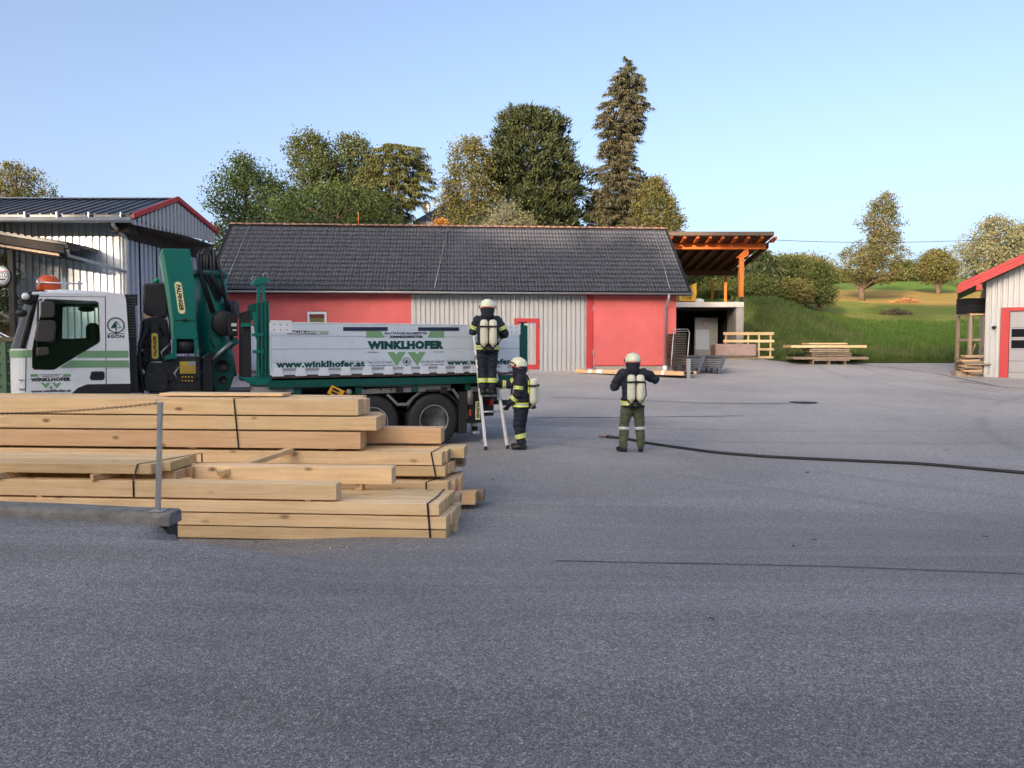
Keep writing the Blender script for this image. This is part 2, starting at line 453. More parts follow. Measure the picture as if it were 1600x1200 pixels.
# ------------------------------------------------------------------ ground
def asphalt():
    m, nt, b = new_mat('asphalt')
    v = coords(nt, 'Object')
    big = N(nt, 'ShaderNodeTexNoise', Scale=.22, Detail=5.0, Roughness=.6); nt.links.new(v, big.inputs['Vector'])
    v2 = coords(nt, 'Object', (.09, .55, 1))
    streak = N(nt, 'ShaderNodeTexNoise', Scale=.8, Detail=7.0, Roughness=.7, Distortion=1.5); nt.links.new(v2, streak.inputs['Vector'])
    st = N(nt, 'ShaderNodeTexVoronoi', Scale=165.0); nt.links.new(v, st.inputs['Vector'])
    st2 = N(nt, 'ShaderNodeTexVoronoi', Scale=60.0); nt.links.new(v, st2.inputs['Vector'])
    fine = N(nt, 'ShaderNodeTexNoise', Scale=30.0, Detail=5.0, Roughness=.7); nt.links.new(v, fine.inputs['Vector'])
    sp = N(nt, 'ShaderNodeSeparateXYZ'); nt.links.new(v, sp.inputs[0])
    # darker paving near the kerb, paler paving further up the yard
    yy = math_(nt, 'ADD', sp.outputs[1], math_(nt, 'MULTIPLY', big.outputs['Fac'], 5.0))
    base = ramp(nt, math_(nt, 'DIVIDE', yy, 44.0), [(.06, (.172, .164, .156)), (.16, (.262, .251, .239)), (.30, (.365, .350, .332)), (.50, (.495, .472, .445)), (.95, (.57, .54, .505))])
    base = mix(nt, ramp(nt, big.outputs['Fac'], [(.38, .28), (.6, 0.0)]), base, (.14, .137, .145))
    # an old dark patch by the lorry's tail
    pv = N(nt, 'ShaderNodeVectorMath', operation='DISTANCE'); mpv = N(nt, 'ShaderNodeMapping'); mpv.inputs['Scale'].default_value = (.36, 1.0, 0); nt.links.new(v, mpv.inputs['Vector'])
    nt.links.new(mpv.outputs[0], pv.inputs[0]); pv.inputs[1].default_value = (.55, 18.6, 0)
    pd = math_(nt, 'ADD', pv.outputs['Value'], math_(nt, 'MULTIPLY', big.outputs['Fac'], .9))
    base = mix(nt, math_(nt, 'MULTIPLY', ramp(nt, pd, [(.75, 1.0), (1.35, 0.0)]) if False else ramp(nt, math_(nt, 'DIVIDE', pd, 2.0), [(.42, 1.0), (.72, 0.0)]), .55), base, (.15, .145, .15))
    base = mix(nt, math_(nt, 'MULTIPLY', ramp(nt, streak.outputs['Fac'], [(.46, 0.0), (.6, 1.0)]), .28), base, (.46, .45, .45))
    # tyre marks: faint pairs of turning arcs
    def arc(cx, cy, r_, w_, amt):
        d_ = N(nt, 'ShaderNodeVectorMath', operation='DISTANCE'); fl = N(nt, 'ShaderNodeMapping'); fl.inputs['Scale'].default_value = (1, 1, 0); nt.links.new(v, fl.inputs['Vector'])
        nt.links.new(fl.outputs[0], d_.inputs[0]); d_.inputs[1].default_value = (cx, cy, 0)
        q_ = math_(nt, 'ABSOLUTE', math_(nt, 'SUBTRACT', d_.outputs['Value'], r_), 0)
        m_ = ramp(nt, q_, [(w_ * .4, 1.0), (w_, 0.0)])
        return math_(nt, 'MULTIPLY', math_(nt, 'MULTIPLY', m_, ramp(nt, streak.outputs['Fac'], [(.38, 0.0), (.55, 1.0)])), amt)
    for cx_, cy_, r_, w_, amt in ((30, 8, 19.5, .20, .2), (30, 8, 21.4, .20, .2), (8, 44, 27, .16, .22), (8, 44, 28.8, .16, .22), (-14, -6, 24, .16, .2), (-14, -6, 25.8, .16, .2), (40, 30, 24, .22, .2), (40, 30, 26, .22, .2)):
        base = mix(nt, arc(cx_, cy_, r_, w_, amt), base, (.15, .148, .145))
    sc1 = N(nt, 'ShaderNodeSeparateColor'); nt.links.new(st.outputs['Color'], sc1.inputs[0])
    sc2 = N(nt, 'ShaderNodeSeparateColor'); nt.links.new(st2.outputs['Color'], sc2.inputs[0])
    g = ramp(nt, sc1.outputs[0], [(0.0, .45), (.5, .8), (.85, 1.2), (1.0, 2.0)])
    g2 = ramp(nt, fine.outputs['Fac'], [(.3, .82), (.7, 1.18)])
    g3 = ramp(nt, sc2.outputs[0], [(0.0, .85), (.9, 1.1), (1.0, 1.2)])
    c = mix(nt, 1.0, base, g, 'MULTIPLY'); c = mix(nt, 1.0, c, g2, 'MULTIPLY'); c = mix(nt, 1.0, c, g3, 'MULTIPLY')
    for x in nt.nodes:
        if x.bl_idname == 'ShaderNodeMix': x.clamp_result = False
    nt.links.new(c, b.inputs['Base Color'])
    b.inputs['Roughness'].default_value = .78; b.inputs['Specular IOR Level'].default_value = .35
    h = math_(nt, 'ADD', math_(nt, 'MULTIPLY', st.outputs['Distance'], -1.0), math_(nt, 'MULTIPLY', fine.outputs['Fac'], .6))
    bump(nt, b, h, .55, .008)
    return m
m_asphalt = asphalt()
def span(a, b, n): return [a + (b - a) * i / n for i in range(n)]
xs = span(-80, -24, 14) + span(-24, -8, 16) + span(-8, -1, 100) + span(-1, 8, 30) + span(8, 40, 32) + span(40, 90, 10) + [90]
ys = span(-90, -6, 14) + span(-6, 4.5, 20) + span(4.5, 9.2, 75) + span(9.2, 16, 20) + span(16, 41, 25) + [41.0]
def grid(xs, ys, f, mi=None):
    mb = MB(); nx = len(xs)
    mb.v = [(x, y, f(x, y)) for y in ys for x in xs]
    for j in range(len(ys) - 1):
        for i in range(nx - 1):
            mb.f.append((j * nx + i, j * nx + i + 1, (j + 1) * nx + i + 1, (j + 1) * nx + i)); mb.m.append(0); mb.sm.append(True)
    return mb
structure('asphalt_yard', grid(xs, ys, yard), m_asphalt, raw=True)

# lawn, bank and hill
ZR = [(40, 1.0), (41, 1.06), (46, 1.7), (52, 2.9), (60, 4.25), (70, 5.75), (85, 7.7), (100, 9.6), (120, 12.0), (150, 15.0), (175, 17.2), (220, 19.5), (500, 20), (1600, 20)]
ZL = [(40, 1.0), (41, 1.06), (42.5, 1.45), (45, 2.7), (48.5, 4.4), (50, 4.65), (60, 5.3), (75, 7.0), (100, 8.6), (130, 11.0), (175, 14.5), (220, 16.5), (500, 17), (1600, 17)]
ZB = [(40, 1.2), (41, 3.0), (44, 4.6), (60, 5.2), (100, 5.8), (300, 8), (1600, 8)]
def hill(x, y):
    r = x / max(y, 30)
    w = ss(.33, .47, r); zl, zr = interp(ZL, y), interp(ZR, y)
    if 6.0 < x < 12.3 and y < 45.9: return 1.0
    z = zl + (zr - zl) * w + far_rise(x, y) * ss(46, 41, y)
    wb = ss(.30, .27, r); z = z + (interp(ZB, y) - z) * wb
    z += (.14 * noise.noise((x * .18, y * .18, 3)) + .30 * noise.noise((x * .05, y * .05, 9))) * ss(41.5, 50, y)
    return z
def meadow():
    m, nt, b = new_mat('meadow_grass')
    v = coords(nt, 'Object'); sp = N(nt, 'ShaderNodeSeparateXYZ'); nt.links.new(v, sp.inputs[0])
    n1 = N(nt, 'ShaderNodeTexNoise', Scale=.12, Detail=6.0, Roughness=.65); nt.links.new(v, n1.inputs['Vector'])
    n2 = N(nt, 'ShaderNodeTexNoise', Scale=3.5, Detail=8.0, Roughness=.75); nt.links.new(v, n2.inputs['Vector'])
    v3 = coords(nt, 'Object', (.05, .4, 1)); n3 = N(nt, 'ShaderNodeTexNoise', Scale=1.2, Detail=5.0); nt.links.new(v3, n3.inputs['Vector'])
    green = mix(nt, n2.outputs['Fac'], (.05, .095, .018), (.13, .21, .04))
    dry = mix(nt, n2.outputs['Fac'], (.36, .19, .065), (.44, .27, .10))
    yy = math_(nt, 'ADD', sp.outputs[1], math_(nt, 'MULTIPLY', math_(nt, 'SUBTRACT', n1.outputs['Fac'], .5), 26.0))
    band = ramp(nt, math_(nt, 'DIVIDE', yy, 200.0), [(.285, 0.0), (.295, .35), (.31, .10), (.335, .15), (.352, .68), (.44, .62), (.465, 0.0)])
    band = math_(nt, 'MULTIPLY', band, ramp(nt, n3.outputs['Fac'], [(.35, .55), (.55, 1.0)]))
    c = mix(nt, band, green, dry)
    nt.links.new(c, b.inputs['Base Color']); b.inputs['Roughness'].default_value = .9; b.inputs['Specular IOR Level'].default_value = .1
    bump(nt, b, n2.outputs['Fac'], .9, .12)
    return m
m_meadow = meadow()
gx = span(-400, -60, 17) + span(-60, 8, 34) + span(8, 70, 62) + span(70, 160, 18) + span(160, 900, 16) + [900]
gy = span(40.9, 54, 28) + span(54, 110, 40) + span(110, 240, 22) + span(240, 1500, 12) + [1500]
structure('grass_hill', grid(gx, gy, hill), m_meadow, raw=True)

def blades(name, n, region, size, mat, seedv=1):
    r = random.Random(seedv); mb = MB()
    for _ in range(n):
        x, y = region(r)
        if x is None: continue
        z = hill(x, y) if y > 41 else yard(x, y); h = size * (.45 + r.random() ** 2 * 1.1); a = r.random() * 6.28; w = size * .09 + .012
        dx, dy = math.cos(a) * w, math.sin(a) * w; lx, ly = (r.random() - .5) * h * .9, (r.random() - .5) * h * .9
        k = len(mb.v)
        mb.v += [(x - dx, y - dy, z - .03), (x + dx, y + dy, z - .03), (x + lx * .5 + dx * .6, y + ly * .5 + dy * .6, z + h * .62), (x + lx, y + ly, z + h)]
        mb.f += [(k, k + 1, k + 2), (k, k + 2, k + 3)]; mb.m += [0, 0]; mb.sm += [False, False]
    o = link(name, raw_mesh(name, mb, mat)); o['kind'] = 'stuff'; return o
m_tall = leaf('long_grass', (.066, .12, .028), (.10, .17, .042), (.18, .21, .08), .3)
m_short = leaf('meadow_blades', (.06, .13, .02), (.09, .18, .03), (.15, .21, .05), .3)
def reg_bank(r):
    y = 41.15 + r.random() ** 1.2 * 9; x = y * (.285 + r.random() * .17)
    if r.random() < ss(.36, .45, x / y) * .9: y = 41.15 + r.random() ** 2.2 * 4
    return x, y
blades('long_grass', 60000, reg_bank, .30, m_tall, 3)
def reg_edge(r):
    y = 41.15 + r.random() ** 2.5 * 4.5; return y * (.38 + r.random() * .26), y
blades('rough_grass', 22000, reg_edge, .28, m_tall, 5)
def reg_mead(r):
    y = 43 + r.random() ** 1.2 * 15; return y * (.38 + r.random() * .32), y
blades('meadow_grass', 30000, reg_mead, .17, m_short, 6)

# paving seams (tar joints)
m_seam = simple('tar_joint', (.028, .028, .030), .7, var=.3, scale=8, bstr=.1)
def seam(pts, w=.03):
    P = [ground_at(*p) for p in pts]; q = []
    for a, b in zip(P, P[1:]):
        n = max(2, int((b - a).length / .35))
        for i in range(n):
            t = i / n; p = a.lerp(b, t); q.append(p)
    q.append(P[-1]); mb = MB()
    for i, p in enumerate(q):
        d = (q[min(i + 1, len(q) - 1)] - q[max(0, i - 1)]); s = Vector((-d.y, d.x, 0)).normalized()
        j = .02 * noise.noise((p.x * 1.3, p.y * 1.3, 5)); ww = w * (.7 + .6 * abs(noise.noise((p.x * 3, p.y * 3, 1))))
        for k in (-1, 1):
            v = p + s * (ww * .5 * k + j); mb.v.append((v.x, v.y, yard(v.x, v.y) + .006))
    mb.f = [(2 * i, 2 * i + 1, 2 * i + 3, 2 * i + 2) for i in range(len(q) - 1)]; mb.m = [0] * len(mb.f); mb.sm = [False] * len(mb.f)
    structure('tar_joint', mb, m_seam)
seam([(868, 877), (1080, 881), (1311, 886), (1600, 897), (1800, 905)], .028)
seam([(835, 653), (960, 652.5), (1162, 650)], .09)
seam([(860, 621), (960, 624), (1100, 630), (1232, 631)], .09)
seam([(1500, 596), (1560, 604), (1640, 612)], .10)
seam([(1290, 566), (1380, 573), (1460, 583), (1560, 604)], .12)
gm_ = ground_at(1255, 629)
mh = thing('manhole_cover', 'round dark iron manhole cover set flush in the open asphalt yard', 'manhole cover', (gm_.x, gm_.y, yard(gm_.x, gm_.y)))
put('rim', MB().lathe([(.33, .002), (.40, .002), (.40, .014), (.33, .014), (.33, .002)], 28), m_darkmetal, mh)
put('lid', MB().lathe([(.325, .0), (.325, .011), (0.0, .011)], 28), m_darkmetal, mh)

# kerb that ends the raised forecourt, with its post and chain
kx = lambda t: (-2.885 + (-t), 6.40 + .19 * t)
kerb = thing('concrete_kerb', 'low worn concrete kerb ledge running in from the left edge in front of the timber', 'kerb')
mb = MB(); L_ = [0, .35, 1.0, 1.7, 2.4, 3.2, 4.2, 5.5, 7.5]
sec = [(-.012, .43), (-.005, .50), (.02, .535), (.20, .54), (.235, .52), (.245, .43)]
for i, t in enumerate(L_):
    x, y = kx(t)
    for j, (o, z) in enumerate(sec):
        mb.v.append((x + .01 * rnd.random(), y + o + .012 * noise.noise((t * 3, j, 0)), z + .012 * noise.noise((t * 4, j, 4))))
ns = len(sec)
for i in range(len(L_) - 1):
    for j in range(ns - 1): mb.f.append((i * ns + j, i * ns + j + 1, (i + 1) * ns + j + 1, (i + 1) * ns + j)); mb.m.append(0); mb.sm.append(False)
mb.f.append(tuple(range(ns))); mb.m.append(0); mb.sm.append(False)
mb.f.append(tuple((len(L_) - 1) * ns + i for i in reversed(range(ns)))); mb.m.append(0); mb.sm.append(False)
put('kerb_stone', mb, m_kerb, kerb, bevel=.012)
ft = MB(); a0, a1 = kx(.03), kx(7.4)
ft.v = [(a0[0], a0[1] + .03, -.1), (a1[0], a1[1] + .03, -.1), (a1[0], a1[1] + .22, -.1), (a0[0], a0[1] + .22, -.1), (a0[0], a0[1] + .03, .47), (a1[0], a1[1] + .03, .47), (a1[0], a1[1] + .22, .47), (a0[0], a0[1] + .22, .47)]
ft.f = [(0, 1, 5, 4), (1, 2, 6, 5), (2, 3, 7, 6), (3, 0, 4, 7), (4, 5, 6, 7), (3, 2, 1, 0)]; ft.m = [0] * 6; ft.sm = [False] * 6
put('kerb_footing', ft, simple('dark_footing', (.045, .046, .045), .9, var=.3, scale=6), kerb)  # footing in a much darker tone than the kerb stone

pb = at(247, 799, 6.50); pt = at(250.5, 628, 6.50)
post = thing('chain_post', 'slim galvanised post leaning slightly on the end of the concrete kerb', 'post', (pb.x, pb.y, .538))
H = pt.z - .538; lean = pt.x - pb.x
mb = MB(); c = .0185
for a, bz in ((-c, -c), (c, -c), (c, c), (-c, c)): mb.v.append((a, bz, 0))
for a, bz in ((-c, -c), (c, -c), (c, c), (-c, c)): mb.v.append((a + lean, bz, H))
mb.f = [(0, 1, 5, 4), (1, 2, 6, 5), (2, 3, 7, 6), (3, 0, 4, 7), (3, 2, 1, 0), (4, 5, 6, 7)]; mb.m = [0] * 6; mb.sm = [False] * 6
put('tube', mb, m_zinc, post, bevel=.003)
put('foot_plate', MB().box(-.06, .06, -.045, .045, 0, .008, c=.002), m_zinc, post)
put('hook', MB().tube([(lean - .005, 0, H - .03), (lean - .03, 0, H - .02), (lean - .035, 0, H + .01), (lean - .015, 0, H + .02)], .005, 6), m_zinc, post)
chain = thing('rusty_chain', 'thin rusty chain sagging from the kerb post to the left across the timber', 'chain', (pb.x, pb.y, .538))
m_rust = simple('rust', (.11, .055, .03), .7, metal=.3, var=.3, scale=30, bstr=.2)
A = Vector((lean - .03, 0, H - .012)); B = Vector((-2.3, .42, H - .13))
lm = MB(); ring = [(math.cos(t) * .013, math.sin(t) * .0085, 0) for t in [i * math.pi / 5 for i in range(10)]]
lm.tube(ring + [ring[0]], .0032, 5, caps=False)
l0 = None; nl = 104
for i in range(nl):
    t = i / nl; p = A.lerp(B, t); p.z -= .11 * 4 * t * (1 - t) * .35
    t2 = (i + 1) / nl; p2 = A.lerp(B, t2); p2.z -= .11 * 4 * t2 * (1 - t2) * .35
    d = p2 - p; q = d.to_track_quat('X', 'Z').to_euler(); q.rotate_axis('X', (i % 2) * math.pi / 2)
    if l0 is None: l0 = put('chain_link', lm, m_rust, chain); l0.location = p; l0.rotation_euler = q
    else: copy_part(l0, chain, p, q)
# ================================================================== buildings
def corr_sheet(x0, x1, zb, zt, y, pitch=.21, depth=.05, groove=.055, ext=0.0):
    """trapezoid sheet facing -y between x0 and x1: broad flat crowns, narrow recessed grooves; zt may be a function of x"""
    f = zt if callable(zt) else (lambda x: zt)
    fb = zb if callable(zb) else (lambda x: zb)
    pts = []; x = math.floor(x0 / pitch) * pitch
    def add(a, b):
        if x0 - 1e-6 <= a <= x1 + 1e-6: pts.append((a, b))
    while x < x1 + pitch:
        add(x, 0); add(x + pitch - groove - .012, 0); add(x + pitch - groove - .006, depth); add(x + pitch - .006, depth)
        x += pitch
    if not pts or pts[0][0] > x0 + 1e-4: pts.insert(0, (x0, pts[0][1] if pts else 0))
    if pts[-1][0] < x1 - 1e-4: pts.append((x1, pts[-1][1]))
    mb = MB(); n = len(pts)
    mb.v = [(a, y + b, fb(a)) for a, b in pts] + [(a, y + b, f(a)) for a, b in pts] + \
           [(a, y + b + .008, fb(a)) for a, b in pts] + [(a, y + b + .008, f(a)) for a, b in pts]
    for i in range(n - 1):
        mb.f.append((i, i + 1, n + i + 1, n + i)); mb.f.append((2 * n + i + 1, 2 * n + i, 3 * n + i, 3 * n + i + 1))
        mb.f.append((n + i, n + i + 1, 3 * n + i + 1, 3 * n + i)); mb.f.append((i + 1, i, 2 * n + i, 2 * n + i + 1))
    for a in (0, n - 1): mb.f.append((a, n + a, 3 * n + a, 2 * n + a))
    mb.m = [0] * len(mb.f); mb.sm = [False] * len(mb.f)
    return mb
def clad_wall(parent, x0, x1, zb, zt, y, mat, sheet=1.05, M=None, holes=(), pitch=.21, **kw):
    """a wall of separate cladding sheets, each a part; holes are (xa, xb, za, zb) openings the sheets stop at"""
    k = math.floor(x0 / sheet)
    while k * sheet < x1 - 1e-4:
        a, b = max(x0, k * sheet + .001), min(x1, (k + 1) * sheet - .001); k += 1
        if b - a < .03: continue
        cuts = sorted(set([a, b] + [h for H in holes for h in H[:2] if a < h < b]))
        for c0, c1 in zip(cuts, cuts[1:]):
            spans_ = [(zb, zt)]
            for H in holes:
                if c0 >= H[0] - 1e-4 and c1 <= H[1] + 1e-4:
                    spans_ = ([(zb, H[2])] if H[2] > (zb if not callable(zb) else zb(c0)) + .02 else []) + [(H[3], zt)]
            for s0, s1 in spans_:
                mb = corr_sheet(c0, c1, s0, s1, y, pitch, **kw)
                if M is not None: mb.v = [tuple(M @ Vector(v)) for v in mb.v]
                put('cladding_sheet', mb, mat, parent)

# ---------------------------------------------------------------- long tiled storage building
BF = Frame(-13.2, 33.05, .75, 4.18)
BL = BF.hit(1080, 455)[0]
z_e = BF.hit(715, 452)[1]; RB = 4.1; z_r = BF.hit(700, 353, RB)[1]
bld = thing('storage_building', 'long low building with dark tiled roof, red rendered walls and pale ribbed cladding', 'building', frame=BF)
wy = .5
X = lambda px, off=wy, py=520: BF.hit(px, py, off)[0]
Zw = lambda py, off=wy, px=900: BF.hit(px, py, off)[1]
slope = math.atan2(z_r - z_e, RB); sl = math.hypot(z_r - z_e, RB)
# structure walls
mb = MB().box(.5, BL - .55, wy + .12, 2 * RB - .5, -.4, z_e - .18)
mb.prism([(wy + .12, z_e - .18), (RB, z_r - .25), (2 * RB - .5, z_e - .18)], .55, .75, axis='x')
mb.prism([(wy + .12, z_e - .18), (RB, z_r - .25), (2 * RB - .5, z_e - .18)], BL - .8, BL - .6, axis='x')
put('inner_wall', mb, m_render, bld)
zt = z_e - .16
xa, xb, xc, xd, xe = .45, X(643), X(916), X(926), X(1037)
wx0, wx1 = X(479.5), X(511); wz1 = Zw(487.5); wz0 = wz1 - .85
put('rendered_wall', MB().prism([(xa, -.4), (xb, -.4), (xb, zt), (xa, zt)], wy, wy + .11, holes=[[(wx0, wz0), (wx0, wz1), (wx1, wz1), (wx1, wz0)]]), m_render, bld)
win = put('window', MB().prism([(wx0 + .02, wz0), (wx1 - .02, wz0), (wx1 - .02, wz1 - .02), (wx0 + .02, wz1 - .02)], wy + .04, wy + .10,
          holes=[[(wx0 + .11, wz0 + .09), (wx1 - .11, wz0 + .09), (wx1 - .11, wz1 - .13), (wx0 + .11, wz1 - .13)]]), m_white, bld)
put('pane', MB().box(wx0 + .10, wx1 - .10, wy + .06, wy + .068, wz0 + .08, wz1 - .12), m_glass, win)
put('tan_reflection', MB().box(wx0 + .12, wx1 - .12, wy + .09, wy + .11, wz0 + .2, wz1 - .3), m_larch, win)  # tan board behind the pane, stands in for a reflection in the glass
put('corner_strip', MB().box(xb, xb + .12, wy - .02, wy + .1, -.4, zt), m_clad, bld)
dz1 = Zw(497.5, wy, 823); dz0 = Zw(577, wy, 823); dx0, dx1 = X(803.5), X(843)
clad_wall(bld, xb + .12, xc, -.1, zt, wy, m_clad, pitch=.21, groove=.032, depth=.075, holes=[(dx0, dx1, dz0, dz1)])
door = put('door_frame', MB().prism([(dx0, dz0), (dx1, dz0), (dx1, dz1), (dx0, dz1)], wy - .035, wy + .05,
           holes=[[(dx0 + .19, dz0 + .21), (dx1 - .17, dz0 + .21), (dx1 - .17, dz1 - .19), (dx0 + .19, dz1 - .19)]]), m_redtrim, bld)
dl = corr_sheet(dx0 + .19, dx1 - .17, dz0 + .21, dz1 - .19, wy + .005, .21, groove=.03)
put('door_leaf', dl, m_clad, door)
put('door_hinge', MB().box(dx1 - .05, dx1 - .01, wy - .05, wy - .03, dz0 + .3, dz0 + .42), m_darkmetal, door)
put('door_hinge', MB().box(dx1 - .05, dx1 - .01, wy - .05, wy - .03, dz1 - .42, dz1 - .3), m_darkmetal, door)
put('cladding_joint', MB().box(X(804) - .02, X(804) + .02, wy - .012, wy + .002, dz1 + .003, zt), m_white, bld)
put('gate_frame', MB().box(xc, xd, wy - .05, wy + .1, -.4, zt), m_redtrim, bld)
zs = Zw(570.5, wy, 1000)
gate = put('sliding_gate', MB().box(xd + .03, xe, wy - .01, wy + .1, zs, zt), m_render, bld, bevel=.01)
for zz in (zt - .5, zt - .5 - 2.0):
    put('gate_hinge', MB().tube([(xd + .02, wy - .05, zz), (xd + .02, wy - .05, zz - .25), (xd + .1, wy - .05, zz - .12)], .018, 6), m_lightmetal, gate)
put('gate_rail', MB().box(xd, X(1036), wy - .03, wy - .01, zs - .035, zs - .003), m_redtrim, gate)
put('plinth', MB().box(xd, BL - .53, wy + .0, wy + .13, -.5, zs - .04), m_concrete, bld)
put('rendered_wall', MB().box(xe + .003, BL - .53, wy, wy + .11, zs - .036, zt), m_render, bld)
put('bolt_bar', MB().tube([(xd + .35, wy - .09, .02), (xd + .05, wy - .09, .0), (xd + .05, wy - .05, .9)], .015, 6), m_lightmetal, bld)
# roof
ov = .06
roof = put('roof', MB().prism([(0, z_e - .10), (RB, z_r - .10), (2 * RB, z_e - .10), (2 * RB, z_e - .24), (RB, z_r - .26), (0, z_e - .24)], 0.03, BL - .03, axis='x'), m_darkmetal, bld)
TW, TH = .30, .345
def tile_mesh(mb, ox=0, oy=0, oz=0, M=None, s=1):
    cols = 8; top, bot = [], []
    def prof(u): return .030 * math.cos(2 * math.pi * 2 * u)
    vs = []
    for j, (q, lift) in enumerate(((0, .050), (TH + .03, .004))):
        for i in range(cols + 1):
            u = i / cols; vs.append((ox + u * TW, oy + q, oz + prof(u) + lift))
    for i in range(cols + 1):
        u = i / cols; vs.append((ox + u * TW, oy + .004, oz + prof(u) + .050 - .018))
    n = cols + 1; fs = [(i, i + 1, n + i + 1, n + i) for i in range(cols)] + [(2 * n + i, 2 * n + i + 1, i + 1, i) for i in range(cols)]
    if M is not None: vs = [tuple(M @ Vector(v)) for v in vs]
    mb.add(vs, fs, 0, True)
ncol = int((BL - .02) / TW); nrow = int(sl / TH)
x_off = (BL - ncol * TW) / 2
Mr = Matrix.Translation((0, 0, z_e - .07)) @ Matrix.Rotation(slope, 4, 'X')
t0 = MB(); tile_mesh(t0)
tiles = []
for j in range(nrow):
    for i in range(ncol): tiles.append((j, i))
first = None; rest = MB(); k = 0
for (j, i) in tiles:
    jx = rnd.uniform(-.003, .003); jy = rnd.uniform(-.006, .006); jz = rnd.uniform(0, .005)
    p = Vector((x_off + i * TW + jx, j * TH + jy - .02, jz))
    if k < 300 and i >= 3:
        w = Mr @ p
        if first is None: first = put('roof_tile', t0, m_tile, roof); first.location = w; first.rotation_euler = (slope, 0, 0)
        else: copy_part(first, roof, w, (slope, rnd.uniform(-.01, .01), 0))
        k += 1
    else: tile_mesh(rest, p.x, p.y, p.z, M=Mr)
ro = put('roof_tiles_beyond', rest, m_tile, roof, raw=True); ro['kind'] = 'stuff'
back = MB().prism([(RB, z_r - .05), (2 * RB + .05, z_e - .09), (2 * RB + .05, z_e - .12), (RB, z_r - .09)], 0, BL, axis='x'); put('back_slope', back, m_tile, roof)
rg = None
nr = int(BL / .36)
for i in range(nr):
    if rg is None:
        m_ = MB(); vs, fs = [], []
        for a in range(7):
            t = math.pi * a / 6
            for q, rr in ((0, .125), (.375, .108)): vs.append((q, -math.cos(t) * rr, math.sin(t) * rr * .8))
        fs = [(2 * a, 2 * a + 1, 2 * a + 3, 2 * a + 2) for a in range(6)] + [tuple(2 * a for a in range(7)), tuple(2 * a + 1 for a in reversed(range(7)))]
        m_.add(vs, fs, 0, True); rg = put('ridge_tile', m_, m_ridge, roof); rg.location = (0, RB, z_r - .04)
    else: copy_part(rg, roof, (i * .36 * BL / (nr * .36), RB + rnd.uniform(-.006, .006), z_r - .04 + rnd.uniform(-.004, .006)))
# verge boards
for vx in (-.02, BL - .02):
    put('verge_board', MB().prism([(-.02, z_e - .28), (-.02, z_e - .06), (RB, z_r - .04), (2 * RB, z_e - .06), (2 * RB, z_e - .28), (RB, z_r - .27)], vx, vx + .04, axis='x'), m_darkmetal, bld)
# gutter and downpipe
gut = MB(); gy_, gz_ = -.09, z_e - .12
for i in range(9):
    t = math.pi * i / 8
    for xx in (-.05, BL + .05): gut.v.append((xx, gy_ - math.cos(t) * .085, gz_ - math.sin(t) * .085))
for i in range(9):
    t = math.pi * i / 8
    for xx in (-.05, BL + .05): gut.v.append((xx, gy_ - math.cos(t) * .078, gz_ - math.sin(t) * .078))
for i in range(8):
    gut.f.append((2 * i, 2 * i + 1, 2 * i + 3, 2 * i + 2)); gut.f.append((18 + 2 * i + 2, 18 + 2 * i + 3, 18 + 2 * i + 1, 18 + 2 * i))
gut.f += [(0, 18, 19, 1), (16, 17, 35, 34)]
gut.f += [tuple([2 * i for i in range(9)] + [18 + 2 * i for i in reversed(range(9))]), tuple([2 * i + 1 for i in range(9)] + [19 + 2 * i for i in reversed(range(9))])]
gut.m = [0] * len(gut.f); gut.sm = [True] * len(gut.f)
put('gutter', gut, m_zinc, bld)
px_ = X(1039)
put('downpipe', MB().tube([(px_, gy_, gz_ - .05), (px_, gy_, gz_ - .22), (px_, wy - .1, gz_ - .62), (px_, wy - .1, .3)], .055, 10), m_zinc, bld)
put('pipe_foot', MB().lathe([(.09, -.15), (.11, .28), (.075, .30)], 14, M=Matrix.Translation((px_, wy - .1, 0))), m_white, bld)
# lightning conductor wires on the roof
for p1, p2 in (((700, 356), (679, 452)), ((1022, 354), (1046, 450)), ((390, 352), (350, 425))):
    a = BF.hit(*p1, RB * .95); b = BF.hit(*p2, .05)
    f1 = (a[0], RB * .95, z_e + (z_r - z_e) * .95 + .07); f2 = (b[0], -.02, z_e + .07)
    put('conductor_wire', MB().tube([f1, f2], .011, 5), m_zinc, bld)
rod = BF.hit(560, 350, RB)
put('ridge_rod', MB().tube([(rod[0], RB, z_r - .05), (rod[0], RB, z_r + .62)], .022, 6), m_gluelam_z, bld)

# ---------------------------------------------------------------- garage bay with slab, canopy above
SY = 40.8
sb = thing('concrete_garage', 'open concrete bay under a pale deck slab at the end of the tiled building', 'garage', (8.3, SY, .85))
def P(px, py, Y): return at(px, py, Y)
x0 = at(1043, 500, SY).x; x1 = at(1162, 500, SY).x; zt_ = at(1100, 472.5, SY).z; zb_ = at(1100, 480, SY).z
put('deck_slab', MB().box(x0 - .6, x1, SY, SY + 8.5, zb_, zt_, c=.01), m_concrete, sb, world=True)
xi = at(1151, 500, SY).x
put('side_wall', MB().box(xi, x1 - .02, SY + .12, SY + 6, .6, zb_ - .002), m_concrete, sb, world=True)
put('pillar', MB().box(xi - .02, x1 + .01, SY + .02, SY + .42, .5, zb_ - .004, c=.015), m_concrete, sb, world=True)
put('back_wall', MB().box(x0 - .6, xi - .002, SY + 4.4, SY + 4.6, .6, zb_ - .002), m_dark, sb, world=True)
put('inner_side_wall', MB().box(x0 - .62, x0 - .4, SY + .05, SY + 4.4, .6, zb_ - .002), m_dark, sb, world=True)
put('bay_lining', MB().box(xi - .05, xi - .003, SY + 1.8, SY + 4.39, .6, zb_ - .003), m_dark, sb, world=True)
